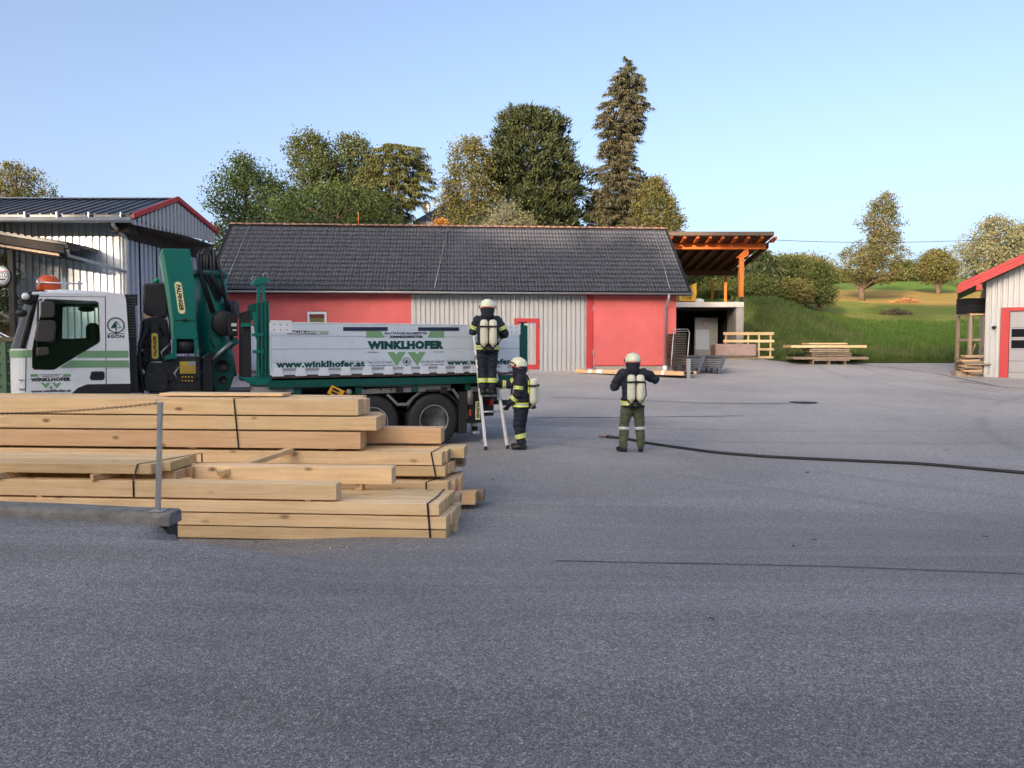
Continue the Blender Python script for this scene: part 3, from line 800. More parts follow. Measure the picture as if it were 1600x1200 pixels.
put('bay_ceiling', MB().box(x0 - .3, xi - .06, SY + .6, SY + 4.38, zb_ - .10, zb_ - .02), m_dark, sb, world=True)
put('slab_edge', MB().box(x0 - .55, x1 - .003, SY - .03, SY - .002, zb_ + .01, zt_ + .02), simple('pale_edge_paint', (.66, .64, .58), .7, var=.06), sb, world=True)
# white door leaf stored in the bay
sy2 = SY + 2.3
a, b_ = at(1085, 549, sy2), at(1122, 496, sy2)
wd = thing('stored_panel', 'tall grey-white panel with a small oval badge standing inside the dark concrete bay', 'panel', (a.x, sy2, yard(a.x, SY)))
put('panel_face', MB().box(a.x, b_.x, sy2, sy2 + .12, yard(a.x, SY) + .05, b_.z, c=.03), simple('panel_grey', (.42, .42, .41), .5, var=.12), wd, world=True)
put('glossy_sheet', MB().box(a.x + .06, at(1108, 520, sy2).x, sy2 - .02, sy2 - .002, at(1085, 546, sy2).z, at(1085, 515, sy2).z), m_alu, wd, world=True)
oc = at(1103, 505.5, sy2)
bdg = put('badge', MB().lathe([(0, -.012), (.21, -.012), (.21, 0), (0, 0)], 24, axis='y', sy=.55, M=Matrix.Translation((oc.x, sy2 - .002, oc.z))), m_white, wd, world=True)
put('badge_ring', MB().tube([(oc.x + math.cos(t * math.pi / 12) * .19, sy2 - .018, oc.z + math.sin(t * math.pi / 12) * .10) for t in range(25)], .012, 5), m_redtrim, bdg, world=True)
ob = text_obj('KTON', bdg, lambda u, v, h: tuple(wm(wd).inverted() @ Vector((oc.x - .13 + .26 * u, sy2 - .016 - h, oc.z - .045 + .09 * v))), m_ink, .02)

# canopy of orange timber
m_shaded_timber = wood('shaded_canopy_timber', (.16, .065, .035), (.11, .045, .025), axis=1, rv=.1)  # orange timber behind the beam, darkened in colour for the roof's shade
CY = 41.1
can = thing('timber_canopy', 'open canopy of orange glued timber beams standing on the concrete deck', 'canopy', (at(1158, 470, CY).x, CY, zt_))
bx0, bx1 = at(1030, 385, CY).x, at(1196, 385, CY).x
bz0, bz1 = at(1130, 389.7, CY).z, at(1130, 379.7, CY).z
put('front_beam', MB().box(bx0, bx1, CY - .09, CY + .09, bz0, bz1, c=.01), m_gluelam, can, world=True)
FY = CY - 1.25; RY = CY + 6.6
fz1, fz0 = at(1130, 362, FY).z, at(1130, 368.2, FY).z
fx1 = at(1208.5, 365, FY).x; fx0 = at(1020, 365, FY).x
sl_c = (bz1 - (fz0 - .02)) / (CY - FY) * 1.0
drop = lambda y: fz0 - .02 + (fz0 - .02 - .30 - bz1) * 0 - (y - FY) * (.14)
def slab_pts(y): return drop(y)
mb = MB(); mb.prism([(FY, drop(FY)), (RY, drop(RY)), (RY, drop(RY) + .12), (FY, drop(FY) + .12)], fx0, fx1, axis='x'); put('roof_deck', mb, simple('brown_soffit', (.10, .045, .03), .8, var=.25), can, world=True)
put('roof_edge', MB().box(fx0, fx1 + .02, FY - .05, FY - .003, fz0, fz1, c=.01), simple('dark_brown_flashing', (.10, .075, .062), .5, metal=.3, var=.1, bstr=0), can, world=True)
mb = MB(); mb.prism([(FY, drop(FY) + .125), (RY, drop(RY) + .125), (RY, drop(RY) + .16), (FY, drop(FY) + .16)], fx0, fx1, axis='x'); put('roof_sheet', mb, m_darkroof, can, world=True)
for px in (1022, 1042, 1062, 1082, 1101, 1120, 1140, 1159, 1180, 1200):
    xx = at(px, 385, CY).x
    h = .26 if True else 0
    y0, y1 = FY + .05, RY - .1
    mb = MB().prism([(y0, drop(y0) - .10), (y0 + .5, drop(y0) - h), (CY - .1, bz1 + .001), (CY + .088, bz1 + .001), (CY + .088, drop(CY + .088) - .001), (y0, drop(y0) - .001)], xx - .07, xx + .07, axis='x')
    rf_ = put('rafter_tail', mb, m_gluelam_y, can, world=True)
    put('rafter', MB().prism([(CY + .092, drop(CY) - h), (y1, drop(y1) - h), (y1, drop(y1) - .001), (CY + .092, drop(CY + .092) - .001)], xx - .07, xx + .07, axis='x'), m_shaded_timber, can, world=True)
def post_at(px0, px1, Y, zb, ztp, name='post'):
    a, b2 = at(px0, 430, Y).x, at(px1, 430, Y).x
    return put(name, MB().box(a, b2, Y - (b2 - a) / 2, Y + (b2 - a) / 2, zb, ztp, c=.008), m_gluelam_z, can, world=True)
post_at(1154.5, 1161.5, CY, zt_ + .3, bz0 - .46, 'post')
put('post_foot', MB().box(at(1156, 470, CY).x, at(1160.5, 470, CY).x, CY - .06, CY + .06, zt_, zt_ + .298), m_darkmetal, can, world=True)
pa, pb2 = at(1150, 405, CY).x, at(1169, 390, CY).x
put('corbel', MB().prism([(at(1150, 404, CY).x, bz0 - .458), (at(1161.5, 404, CY).x, bz0 - .458), (at(1161.5, 404, CY).x, bz0 - .455), (at(1169, 400, CY).x, bz0 - .32), (at(1169, 392, CY).x, bz0 - .002), (at(1164, 392, CY).x, bz0 - .002)], CY - .085, CY + .085), m_gluelam, can, world=True)
for px0, px1, Y in ((1132, 1135.6, 46.2), (1111.5, 1115, 48.6)):
    post_at(px0, px1, Y, hill(at(px0, 430, Y).x, Y) - .2, drop(Y) - .27)
put('rear_beam', MB().box(bx0, bx1, 46.1, 46.3, drop(46.2) - .55, drop(46.2) - .262, c=.01), m_shaded_timber, can, world=True)

# yellow skip on the deck
Yk = SY + .5
a, b2 = at(1061.5, 471.5, Yk), at(1088, 443, Yk)
skip = thing('yellow_container', 'small bright yellow steel container with a raised side on the deck beside the tiled roof', 'container', (a.x, Yk, zt_))
px = lambda p, q: (at(p, q, Yk).x, at(p, q, Yk).z)
m_skip = simple('yellow_steel', (.72, .42, .02), .45, var=.06, dirt=.2)
put('tub', MB().prism([px(1061.5, 470.6), px(1086.5, 470.6), px(1088.5, 459), px(1061, 459)], Yk, Yk + 1.0), m_skip, skip, world=True, bevel=.01)
put('raised_side', MB().prism([px(1082, 458.9), px(1088.5, 458.9), px(1088.5, 442), px(1082.5, 445)], Yk + .02, Yk + .9), m_skip, skip, world=True)
q0, q1 = px(1066, 468), px(1081, 462.5)
text_obj('STORMS', skip, lambda u, v, h: tuple(wm(skip).inverted() @ Vector((q0[0] + (q1[0] - q0[0]) * u, Yk - .003 - h, q0[1] + (q1[1] - q0[1]) * v))), m_ink, .01)
for i, (p, q, r_) in enumerate(((1091, 468, .14), (1096, 469, .12))):
    c = at(p, q, Yk + .3); o = thing('white_sack', ['pale sack slumped on the deck right beside the yellow container', 'second pale sack lying a little farther from the yellow container'][i], 'sack', (c.x, Yk + .3, zt_))
    s_ = MB().ball((0, 0, r_ * .9), (r_ * 1.3, r_, r_), 10); s_.v = [(x + .03 * noise.noise((x * 9, y * 9, z * 9)), y, max(0, z + .04 * noise.noise((x * 7, y * 7, z * 7 + 3)))) for x, y, z in s_.v]
    put('sack_body', s_, m_white, o)

# ---------------------------------------------------------------- left sheet metal hall
HY, HX = 24.0, -12.1
hall = thing('metal_hall', 'tall grey ribbed metal hall with red roof trim behind the truck cab', 'building', (HX, HY, .3))
ez = at(150, 338, 23.1).z; rz = at(283, 311, 26.2).z; bz_ = at(341, 361, 29.6).z
put('hall_core', MB().box(-40, HX - .12, HY + .12, 31.5, -.5, ez - .25), m_clad_blue, hall, world=True)
inv = wm(hall).inverted()
Mh = Matrix.Translation((0, 0, 0))
# front wall (faces the camera) in local coordinates
clad_wall(hall, -24, 0, -.6, ez - .3 - .02, 0, m_clad_blue, pitch=.21, groove=.07, depth=.045)
# gable wall faces +x: rotate sheets
Mg = Matrix.Rotation(math.pi / 2, 4, 'Z')
zg = lambda x: ez - .3 - .2
def gable_top(x):
    y = HY + x
    return min(ez + (rz - ez) * min(1, (y - 23.1) / 3.1), rz + (bz_ - rz) * max(0, (y - 26.2)) / 3.4) - .3 - .45
clad_wall(hall, .02, 7.4, -.6, gable_top, 0, m_clad_blue, M=Mg, pitch=.30, sheet=1.2, groove=.12, depth=.09)
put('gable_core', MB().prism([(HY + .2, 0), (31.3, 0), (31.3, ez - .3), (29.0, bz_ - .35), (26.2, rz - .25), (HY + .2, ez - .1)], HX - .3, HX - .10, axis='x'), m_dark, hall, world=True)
put('gable_shade_band', MB().prism([(HY + .1, gable_top(.1) - .12), (26.2, gable_top(.1) - .1), (31.2, gable_top(.1) - .1), (31.2, gable_top(.1) + .55), (HY + .1, gable_top(.1) + .45)], HX + .003, HX + .05, axis='x'), m_dark, hall, world=True)  # covers the sheet tops; its dark colour carries the overhang's shade
put('corner_flashing', MB().box(HX - .02, HX + .03, HY - .03, HY + .05, -.5, ez - .5), m_white, hall, world=True)
OX = -11.3
rp = MB()
def roofslab(ya, za, yb, zb, mat, name):
    mb = MB(); X0, X1 = -40, OX
    mb.prism([(ya, za - .12), (yb, zb - .12), (yb, zb), (ya, za)], X0, X1, axis='x')
    # standing seams
    n = 60
    for i in range(n):
        x = X1 - .12 - i * .33
        mb.prism([(ya, za + .001), (yb, zb + .001), (yb, zb + .035), (ya, za + .035)], x - .02, x + .02, axis='x')
    return put(name, mb, mat, hall, world=True)
roofslab(23.1, ez + .05, 26.2, rz, m_darkroof, 'roof')
roofslab(26.2, rz - .002, 29.6, bz_, m_darkroof, 'roof')
put('ridge_cap', MB().prism([(26.0, rz - .01), (26.2, rz + .06), (26.4, rz - .01)], -40, OX - .02, axis='x'), m_zinc, hall, world=True)
# gable apron of light sheets, red trim above
pan = []
gb0, gb1 = at(213, 350.5, 23.15).z, at(339.5, 378.5, 29.5).z
def top(y): return (ez + .0 + (rz - ez) * (y - 23.1) / 3.1 if y < 26.2 else rz + (bz_ - rz) * (y - 26.2) / 3.4) - .12
def bot(y): return gb0 + (gb1 - gb0) * (y - 23.15) / 6.35
Ma = Matrix.Translation((OX - HX, 0, 0)) @ Mg
s = 23.15 - HY
while s < 29.5 - HY:
    e = min(s + 1.06, 29.5 - HY)
    mb = corr_sheet(s, e - .002, lambda x: bot(x + HY) - .3, lambda x: top(x + HY) - .3, 0, .28, groove=.11, depth=.06)
    mb.v = [tuple(Ma @ Vector(v)) for v in mb.v]
    put('apron_sheet', mb, m_clad, hall); s = e
for ya, za, yb, zb in ((23.05, ez + .02, 26.2, rz + .03), (26.2, rz + .03, 29.68, bz_ + .0)):
    put('roof_trim', MB().prism([(ya, za - .09), (yb, zb - .09), (yb, zb + .06), (ya, za + .06)], OX + .003, OX + .06, axis='x'), m_redtrim, hall, world=True)
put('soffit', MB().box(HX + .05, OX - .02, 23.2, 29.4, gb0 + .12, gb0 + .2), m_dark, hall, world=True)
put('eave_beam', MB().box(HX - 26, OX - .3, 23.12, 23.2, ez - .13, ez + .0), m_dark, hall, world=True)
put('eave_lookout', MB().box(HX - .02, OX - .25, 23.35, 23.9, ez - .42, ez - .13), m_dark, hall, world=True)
g = MB(); gz = ez - .12
g.tube([(-40, 23.0, gz), (OX + .0, 23.0, gz)], .085, 10); put('gutter', g, m_zinc, hall, world=True)
for i in range(14):
    x = OX - .3 - i * .95
    put('gutter_bracket', MB().box(x - .015, x + .015, 22.97, 23.08, gz + .06, gz + .22), m_lightmetal, hall, world=True)
pts = [at(176, 343, 23.0), at(177, 352, 23.1), at(192, 366, 23.8), at(197, 375, 23.86), at(198.5, 462, 23.86), at(198.5, 600, 23.86)]
put('downpipe', MB().tube(pts, .06, 10), m_zinc, hall, world=True)
# lean-to
LY = 22.3
lean_ = thing('lean_to_roof', 'low dark sheet lean-to roof against the metal hall at the left edge', 'lean-to', (-13, LY, .2))
za, zb = at(0, 362.5, LY).z, at(104, 379, LY).z; xa_, xb_ = at(0, 362, LY).x, at(104, 379, LY).x
k = (zb - za) / (xb_ - xa_)
zl = lambda x: za + (x - xa_) * k
mb = MB(); mb.prism([(-30, zl(-30) - .07), (xb_, zb - .07), (xb_, zb), (-30, zl(-30))], LY, HY - .05)
for i in range(70):
    y = LY + .02
    x = xb_ - .08 - i * .2
    mb.prism([(x - .07, zl(x - .07) + .001), (x + .07, zl(x + .07) + .001), (x + .05, zl(x + .05) + .03), (x - .05, zl(x - .05) + .03)], LY, HY - .06)
put('roof_sheet', mb, m_darkroof, lean_, world=True)
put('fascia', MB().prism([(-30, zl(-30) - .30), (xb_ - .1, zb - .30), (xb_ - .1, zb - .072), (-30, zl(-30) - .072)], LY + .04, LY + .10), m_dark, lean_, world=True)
put('shaded_edge_board', MB().prism([(-30, zl(-30) - .40), (xb_ - .3, zb - .37), (xb_ - .3, zb - .303), (-30, zl(-30) - .303)], LY + .12, LY + .2), m_greywood, lean_, world=True)  # orange board given a grey wood colour to put it in shade
put('gutter', MB().box(xb_ - .02, xb_ + .13, LY - .1, LY + .5, zb - .2, zb - .04, c=.03), m_darkmetal, lean_, world=True)
pp = [at(106, 390, LY + .1), at(107, 399, LY + .3), at(150, 411, 23.2), at(196, 424.5, 23.8)]
put('drain_pipe', MB().tube(pp, .05, 10), m_zinc, lean_, world=True)
p0 = at(18, 450, LY + .3)
put('post', MB().box(p0.x - .06, p0.x + .09, LY + .25, LY + .4, .1, zl(p0.x) - .41), m_dark, lean_, world=True)
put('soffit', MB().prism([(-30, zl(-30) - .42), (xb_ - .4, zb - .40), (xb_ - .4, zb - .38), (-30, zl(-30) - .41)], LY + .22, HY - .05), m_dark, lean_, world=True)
# things seen through under the lean-to
SG = 22.5
sc_ = at(2, 431, SG)
sign = thing('oval_sign', 'white oval sign with red and black lettering under the lean-to at the left edge', 'sign', (sc_.x, SG, sc_.z))
put('board', MB().lathe([(0, -.02), (.235, -.02), (.235, .02), (0, .02)], 32, axis='y', sx=1.05, sy=1.2), m_white, sign)
put('rim', MB().tube([(math.cos(t * math.pi / 16) * .225, -.025, math.sin(t * math.pi / 16) * .26) for t in range(33)], .008, 5), m_ink, sign)
text_obj('iTO', sign, lambda u, v, h: (-.03 + .24 * u, -.022 - h, -.05 + .15 * v), m_ink, .02)
put('sign_line', MB().box(-.05, .2, -.026, -.021, .115, .14), m_redtrim, sign)
put('sign_line', MB().box(-.12, .13, -.026, -.021, -.12, -.085), m_ink, sign)
put('hanger', MB().tube([(0, 0, .28), (0, 0, 1.1)], .012, 6), m_darkmetal, sign)
bp = at(6, 505, 23.2)
pier = thing('brick_pier', 'pale rendered pier with exposed red bricks seen under the lean-to roof', 'pier', (bp.x - .1, 23.2, .2))
put('pier_core', MB().box(-.45, .42, .02, .5, 0, 2.75), m_concrete, pier)
br = None
for j in range(9):
    for i in range(4):
        if rnd.random() < .35: continue
        if br is None: br = put('brick', MB().box(-.1, .1, -.03, .05, -.033, .033, c=.005), simple('red_brick', (.30, .085, .05), .9, var=.2, rv=.2), pier); br.location = (-.3, 0, 1.9)
        else: copy_part(br, pier, (-.33 + i * .215 + (j % 2) * .06, rnd.uniform(-.005, .005), 1.7 + j * .09))
# green waste container
DY = 16.4
dg0 = at(38, 528, DY)
m_skipg = simple('green_steel', (.075, .15, .085), .55, var=.12, dirt=.4, dirtcol=(.08, .05, .03))
bin_ = thing('green_skip', 'large green ribbed steel skip at the left edge beside the truck cab', 'skip', (dg0.x - 2, DY, .02))
put('skip_body', MB().box(-2.5, 2.0, 0, 1.9, .15, dg0.z - .02, c=.02), m_skipg, bin_)
put('rim', MB().box(-2.52, 2.05, -.05, .03, dg0.z - .10, dg0.z), simple('rusty_rim', (.10, .08, .05), .7, var=.3), bin_)
for i in range(7): put('rib', MB().box(-2.4, 2.0, -.06, -.002, .35 + i * .24, .41 + i * .24, c=.01), m_skipg, bin_)
for i in range(4): put('rib', MB().box(-1.9 + i * 1.15, -1.8 + i * 1.15, -.09, -.061, .2, dg0.z - .11, c=.01), m_skipg, bin_)
for i in range(3): 
    a = at(2 + i * 9, 530, DY + .5); o = thing('scrap_bar', ['upper', 'middle', 'lowest'][i] + ' of the pale metal bars sticking out of the green skip', 'metal bar', (a.x, a.y, a.z))
    put('bar', MB().tube([(-.5, .1, .16 + i * .03), (.2, 0, -.1)], .018, 6), m_lightmetal, o)

# ---------------------------------------------------------------- garage on the right
GF = Frame(at(1538, 580, 32).x, 32.0, yard(19.7, 32) - .04, -30)
gar = thing('workshop_garage', 'grey ribbed metal workshop with red gable edge and sectional gate at the right edge', 'garage', frame=GF)
gx = lambda px, py=540, off=0: GF.hit(px, py, off)
roof_l = lambda px, py: GF.hit(px, py, -.8)
rl0 = roof_l(1497.5, 443); rl1 = roof_l(1600, 396)
kk = (rl1[1] - rl0[1]) / (rl1[0] - rl0[0])
rx1 = 5.4; 
rtop = lambda x: rl0[1] + (x - rl0[0]) * kk if x < rx1 else rl0[1] + (rx1 - rl0[0]) * kk - (x - rx1) * kk
gL, gR = gx(1562.5)[0], gx(1562.5)[0] + 3.9
gT = gx(1600, 485.5)[1]
clad_wall(gar, 0.0, 11.0, -.1, lambda x: rtop(x) - .42, 0, m_clad, pitch=.19, groove=.075, depth=.075, holes=[(gL, gR, -.2, gT)])
Ms = Matrix.Translation((0, 0, 0)) @ Matrix.Rotation(-math.pi / 2, 4, 'Z')
mb = MB().box(0.03, 10.9, .05, .09, gT + .05, gT + .2); 
put('side_wall', MB().box(-.02, .04, .0, 9, -.3, rtop(0) - .45), m_clad, gar)
put('inner_wall', MB().prism([(0.05, gT + .2), (10.9, gT + .2), (10.9, rtop(10.9) - .5), (rx1, rtop(rx1) - .5), (.05, rtop(0) - .5)], .10, .15), m_dark, gar)
put('gate_jamb', MB().box(gL, gL + .30, -.03, .16, -.3, gT), m_redtrim, gar, bevel=.004)
put('gate_jamb', MB().box(gR - .3, gR, -.03, .16, -.3, gT), m_redtrim, gar, bevel=.004)
put('gate_lintel', MB().box(gL, gR, -.04, .16, gT + .002, gT + .14), m_redtrim, gar, bevel=.004)
ga, gb = gL + .32, gR - .32
m_gate = simple('gate_grey', (.36, .36, .39), .45, metal=.2, var=.05, bstr=.03)
zc = [-.25]
r1 = gx(1590, 546)[1]; r2 = gx(1590, 511)[1]; h = (r2 - r1) / 2
zz = r1 - .02
edges = [zz - 4 * h, zz - 3 * h, zz - 2 * h, zz - h, zz, zz + h, zz + 2 * h, gT]
for i in range(len(edges) - 1):
    e0, e1 = edges[i] + .006, edges[i + 1] - .006
    if e1 - e0 < .1: continue
    if i in (4, 5):
        hs = []
        w = (gb - ga) / 3
        for q in range(3): hs.append([(ga + q * w + .07, e0 + .06), (ga + (q + 1) * w - .05, e0 + .06), (ga + (q + 1) * w - .05, e1 - .05), (ga + q * w + .07, e1 - .05)])
        pn = put('gate_panel', MB().prism([(ga, e0), (gb, e0), (gb, e1), (ga, e1)], .06, .11, holes=hs), m_gate, gar)
        for q in range(3): put('pane', MB().box(ga + q * w + .06, ga + (q + 1) * w - .04, .08, .09, e0 + .05, e1 - .04), m_darkglass, pn)
    else: put('gate_panel', MB().box(ga, gb, .06, .11, e0, e1, c=.008), m_gate, gar)
put('threshold', MB().box(gL, gR, -.35, .05, -.12, .02), m_concrete, gar)
put('gate_backing', MB().box(ga, gb, .9, .95, -.2, gT), m_dark, gar)
# roof
def gslab(xa, xb, y0, y1, t0, t1, name, mat):
    return put(name, MB().prism([(xa, rtop(xa) - t0), (xb, rtop(xb) - t0), (xb, rtop(xb) - t1), (xa, rtop(xa) - t1)], y0, y1), mat, gar)
gslab(rl0[0], rx1, -.74, 9, .02, .16, 'roof', m_darkroof); gslab(rx1, 2 * rx1 - rl0[0], -.74, 9, .02, .16, 'roof', m_darkroof)
gslab(rl0[0], rx1, -.80, -.745, 0, .15, 'verge_trim', m_redtrim); gslab(rl0[0], rx1, -.783, -.748, .152, .40, 'verge_trim', m_redtrim)
gslab(rx1 + .002, 2 * rx1 - rl0[0], -.80, -.745, 0, .36, 'verge_trim', m_redtrim)
gslab(rl0[0] + .1, rx1, -.74, -.01, .30, .36, 'soffit', m_dark)
put('eave_board', MB().box(rl0[0] - .02, rl0[0] + .02, -.74, 9, rl0[1] - .4, rl0[1] - .03), m_redtrim, gar)
pz = roof_l(1530, 449)
put('purlin_end', MB().box(pz[0] - .1, pz[0] + .1, -.79, -.02, rtop(pz[0]) - .66, rtop(pz[0]) - .41), m_redtrim, gar)
lp = gx(1553, 511)
lamp = put('wall_lamp', MB().lathe([(.03, -.10), (.09, -.02), (.09, .02), (.03, .04)], 12, M=Matrix.Translation((lp[0], -.12, lp[1]))).box(lp[0] - .02, lp[0] + .02, -.12, 0, lp[1] + .02, lp[1] + .05), m_black, gar)

# shelf beside the garage
def w3(px, py, Y): return at(px, py, Y)
hx0, hx1 = at(1517, 550, 32.6), at(1539, 550, 32.6); SYh = 32.6
shelf = thing('timber_rack', 'pale timber rack holding black crates beside the grey workshop wall', 'rack', (hx0.x, SYh, yard(hx0.x, SYh)))
zg0 = yard(hx0.x, SYh)
ztop = at(1525, 490, SYh).z; zlow = at(1525, 531, SYh).z
for xx in (at(1514.5, 520, SYh).x, at(1536, 520, SYh).x):
    for dy in (0, .9): put('rack_post', MB().box(xx, xx + .12, SYh + dy, SYh + dy + .1, zg0, ztop - .06), m_greywood, shelf, world=True)
put('shelf_board', MB().box(at(1514, 520, SYh).x, at(1541, 520, SYh).x, SYh - .05, SYh + 1.05, ztop - .055, ztop, c=.006), m_fresh, shelf, world=True)
put('shelf_board', MB().box(at(1517, 520, SYh).x, at(1541, 520, SYh).x, SYh + .12, SYh + .95, zlow - .05, zlow + .06), m_greywood, shelf, world=True)
a, b2 = at(1519, 551, SYh - .02), at(1524, 537, SYh - .02)
put('brace', MB().tube([tuple(a), tuple(b2)], .035, 5), m_greywood, shelf, world=True)
a, b2 = at(1536, 548, SYh - .02), at(1530, 537, SYh - .02)
put('brace', MB().tube([tuple(a), tuple(b2)], .035, 5), m_greywood, shelf, world=True)
cw = at(1525, 480, SYh).x - at(1510, 480, SYh).x
n_ = 0
for col, pxc in enumerate((1510, 1525.5)):
    xx = at(pxc, 480, SYh).x
    zt0 = ztop
    for lev in range(4):
        nm = ['lowest', 'second from below', 'third from below', 'topmost'][lev] + ' black slotted crate in the ' + ['left', 'right'][col] + ' stack on the timber rack'
        cr = thing('black_crate', nm, 'crate', (xx, SYh - .05, zt0 + .165 * lev), group='black crates on the rack')
        mb = MB(); w = cw * 1.0; hh = .155
        mb.box(0, w, 0, .8, 0, .03); mb.box(0, w, 0, .02, .03, .055); mb.box(0, w, 0, .02, .115, hh); mb.box(0, .03, .02, .8, .03, hh); mb.box(w - .03, w, .02, .8, .03, hh); mb.box(.03, w - .03, .78, .8, .03, hh)
        for q in range(5): mb.box(q * (w - .05) / 4, q * (w - .05) / 4 + .05, .001, .019, .056, .114)
        put('shell', mb, m_black, cr)
        put('rim', MB().box(-.01, w + .002, -.012, -.001, hh - .03, hh - .003), m_black, cr)
# scrap wood heap at its foot
for i in range(13):
    px0 = 1500 + rnd.uniform(0, 6) + (12 if i < 3 else 0); py = 581 - i * 2.35
    a = at(px0, py, 32.2); L = rnd.uniform(.7, 1.0); hgt = rnd.uniform(.05, .09)
    ori = ['lowest', 'second', 'third', 'fourth', 'fifth', 'sixth', 'seventh', 'eighth', 'ninth', 'tenth', 'eleventh', 'twelfth', 'topmost'][i]
    b_ = put('scrap_board', MB().box(0, L, -.1, rnd.uniform(.1, .35), 0, hgt, c=.006), m_greywood if i % 3 else m_larch)
    b_.location = (a.x, 32.2 + rnd.uniform(-.1, .2), yard(a.x, 32.2) + i * .07 + .0); b_.rotation_euler = (0, rnd.uniform(-.03, .03), rnd.uniform(-.25, .1))
    tag(b_, ori + ' board from the ground in the scrap wood heap at the workshop corner', 'board', 'scrap boards at the workshop corner')
a = at(1500, 570, 32.5)
log = put('round_log', MB().tube([(0, 0, 0), (.45, .5, 0)], .22, 14), m_bark); log.location = (a.x - .02, 32.45, yard(a.x, 32.4) + .42)
tag(log, 'thick grey log lying at the left side of the scrap wood heap', 'log')
put('log_prop', MB().box(-.2, .5, -.1, .3, -.42, -.2), m_greywood, log)

# ---------------------------------------------------------------- things in front of the bay
# stack of folded loungers / benches
Y1 = 33.9
s0 = at(1048, 583, Y1); zg0 = yard(s0.x, Y1)
m_brown = simple('brown_mesh_fabric', (.105, .085, .07), .7, var=.2)
stk = thing('lounger_stack', 'tall stack of brown folding loungers on wheels beside the red wall', 'lounger stack', (s0.x, Y1, zg0))
zl_ = lambda py: at(1060, py, Y1).z
n = 14; zb0, zt0 = zl_(571), zl_(523)
xl, xr = at(1049.5, 560, Y1).x, at(1071, 560, Y1).x
for i in range(n):
    z = zb0 + (zt0 - zb0) * i / (n - 1); sx = .10 * i / n
    put('lounger_bed', MB().box(xl + sx * .5, xr + sx * .5, Y1, Y1 + 1.5, z, z + .055, c=.02), m_brown, stk, world=True)
    put('lounger_frame', MB().tube([(xl - .03 + sx * .5, Y1 - .02, z), (xr + .03 + sx * .5, Y1 - .02, z)], .014, 6), m_darkmetal, stk, world=True)
for xx in (xl - .05, xr + .04):
    put('side_frame', MB().tube([(xx, Y1 - .03, zg0 + .05), (xx + .02, Y1 - .03, zb0), (xx + .12, Y1 - .03, zt0 + .1), (xx + .10, Y1 + .2, zt0 + .22)], .022, 7), m_zinc, stk, world=True)
put('top_rail', MB().tube([(xl + .06, Y1 + .1, zt0 + .14), (xr + .12, Y1 + .1, zt0 + .16)], .014, 6), m_zinc, stk, world=True)
put('top_rail', MB().tube([(xl + .06, Y1 + .1, zt0 + .24), (xr + .12, Y1 + .1, zt0 + .25)], .014, 6), m_zinc, stk, world=True)
for xx in (xl + .22, xr - .08):
    put('caster', MB().lathe([(.05, -.02), (.055, 0), (.05, .02)], 14, axis='y', M=Matrix.Translation((xx, Y1 + .05, zg0 + .06))).box(xx - .02, xx + .02, Y1 + .03, Y1 + .07, zg0 + .06, zb0), m_black, stk, world=True)
# grey stacked tables
m_greyp = simple('grey_steel_sheet', (.13, .15, .18), .45, metal=.4, var=.15)
for idx, (pa, pb_, nm) in enumerate(((1074, 1103, 'grey stack of slatted steel trestle tables just right of the grey bollard'), (1107, 1136, 'grey stack of slatted steel tables with flared right end before the wrapped pallet'))):
    Y2 = 33.4; a, b2 = at(pa, 570, Y2), at(pb_, 558, Y2); zg0 = yard(a.x, Y2)
    o = thing('steel_table_stack', nm, 'table stack', (a.x, Y2, zg0))
    Z = lambda py: at(1100, py, Y2).z
    for i in range(5):
        z = Z(575) + (Z(561) - Z(575)) * i / 4; e = .05 * i
        put('table_frame', MB().box(a.x - (.0 if idx == 0 else e * .3), b2.x - .25 + e * 1.1, Y2, Y2 + 1.2, z, z + .045, c=.01), m_greyp, o, world=True)
    put('table_top', MB().prism([(a.x - .02, Z(557.5)), (b2.x + .02, Z(557.5)), (b2.x + .02, Z(555.8)), (a.x - .02, Z(555.8))], Y2 - .03, Y2 + 1.5), m_greyp, o, world=True)
    put('side_plate', MB().prism([(b2.x - .02, Z(558)), (b2.x - .30, Z(584) + .02), (b2.x - .36, Z(584) + .02), (b2.x - .22, Z(558))], Y2 - .02, Y2 + .02), m_greyp, o, world=True)
    for xx in (a.x + .15, b2.x - .42):
        put('table_leg', MB().box(xx, xx + .05, Y2 + .05, Y2 + .1, zg0, Z(575)), m_darkmetal, o, world=True)
        put('table_leg', MB().box(xx, xx + .05, Y2 + 1.05, Y2 + 1.1, zg0, Z(575)), m_darkmetal, o, world=True)
bl = ground_at(1075.5, 591)
bo = thing('grey_bollard', 'short square grey steel bollard in front of the table stacks', 'bollard', (bl.x, bl.y, yard(bl.x, bl.y)))
hb = at(1075, 560.5, bl.y).z - yard(bl.x, bl.y)
put('bollard_tube', MB().box(-.075, .075, -.07, .07, 0, hb, c=.008), m_zinc, bo)
put('foot_plate', MB().box(-.12, .12, -.12, .12, 0, .012), m_zinc, bo)
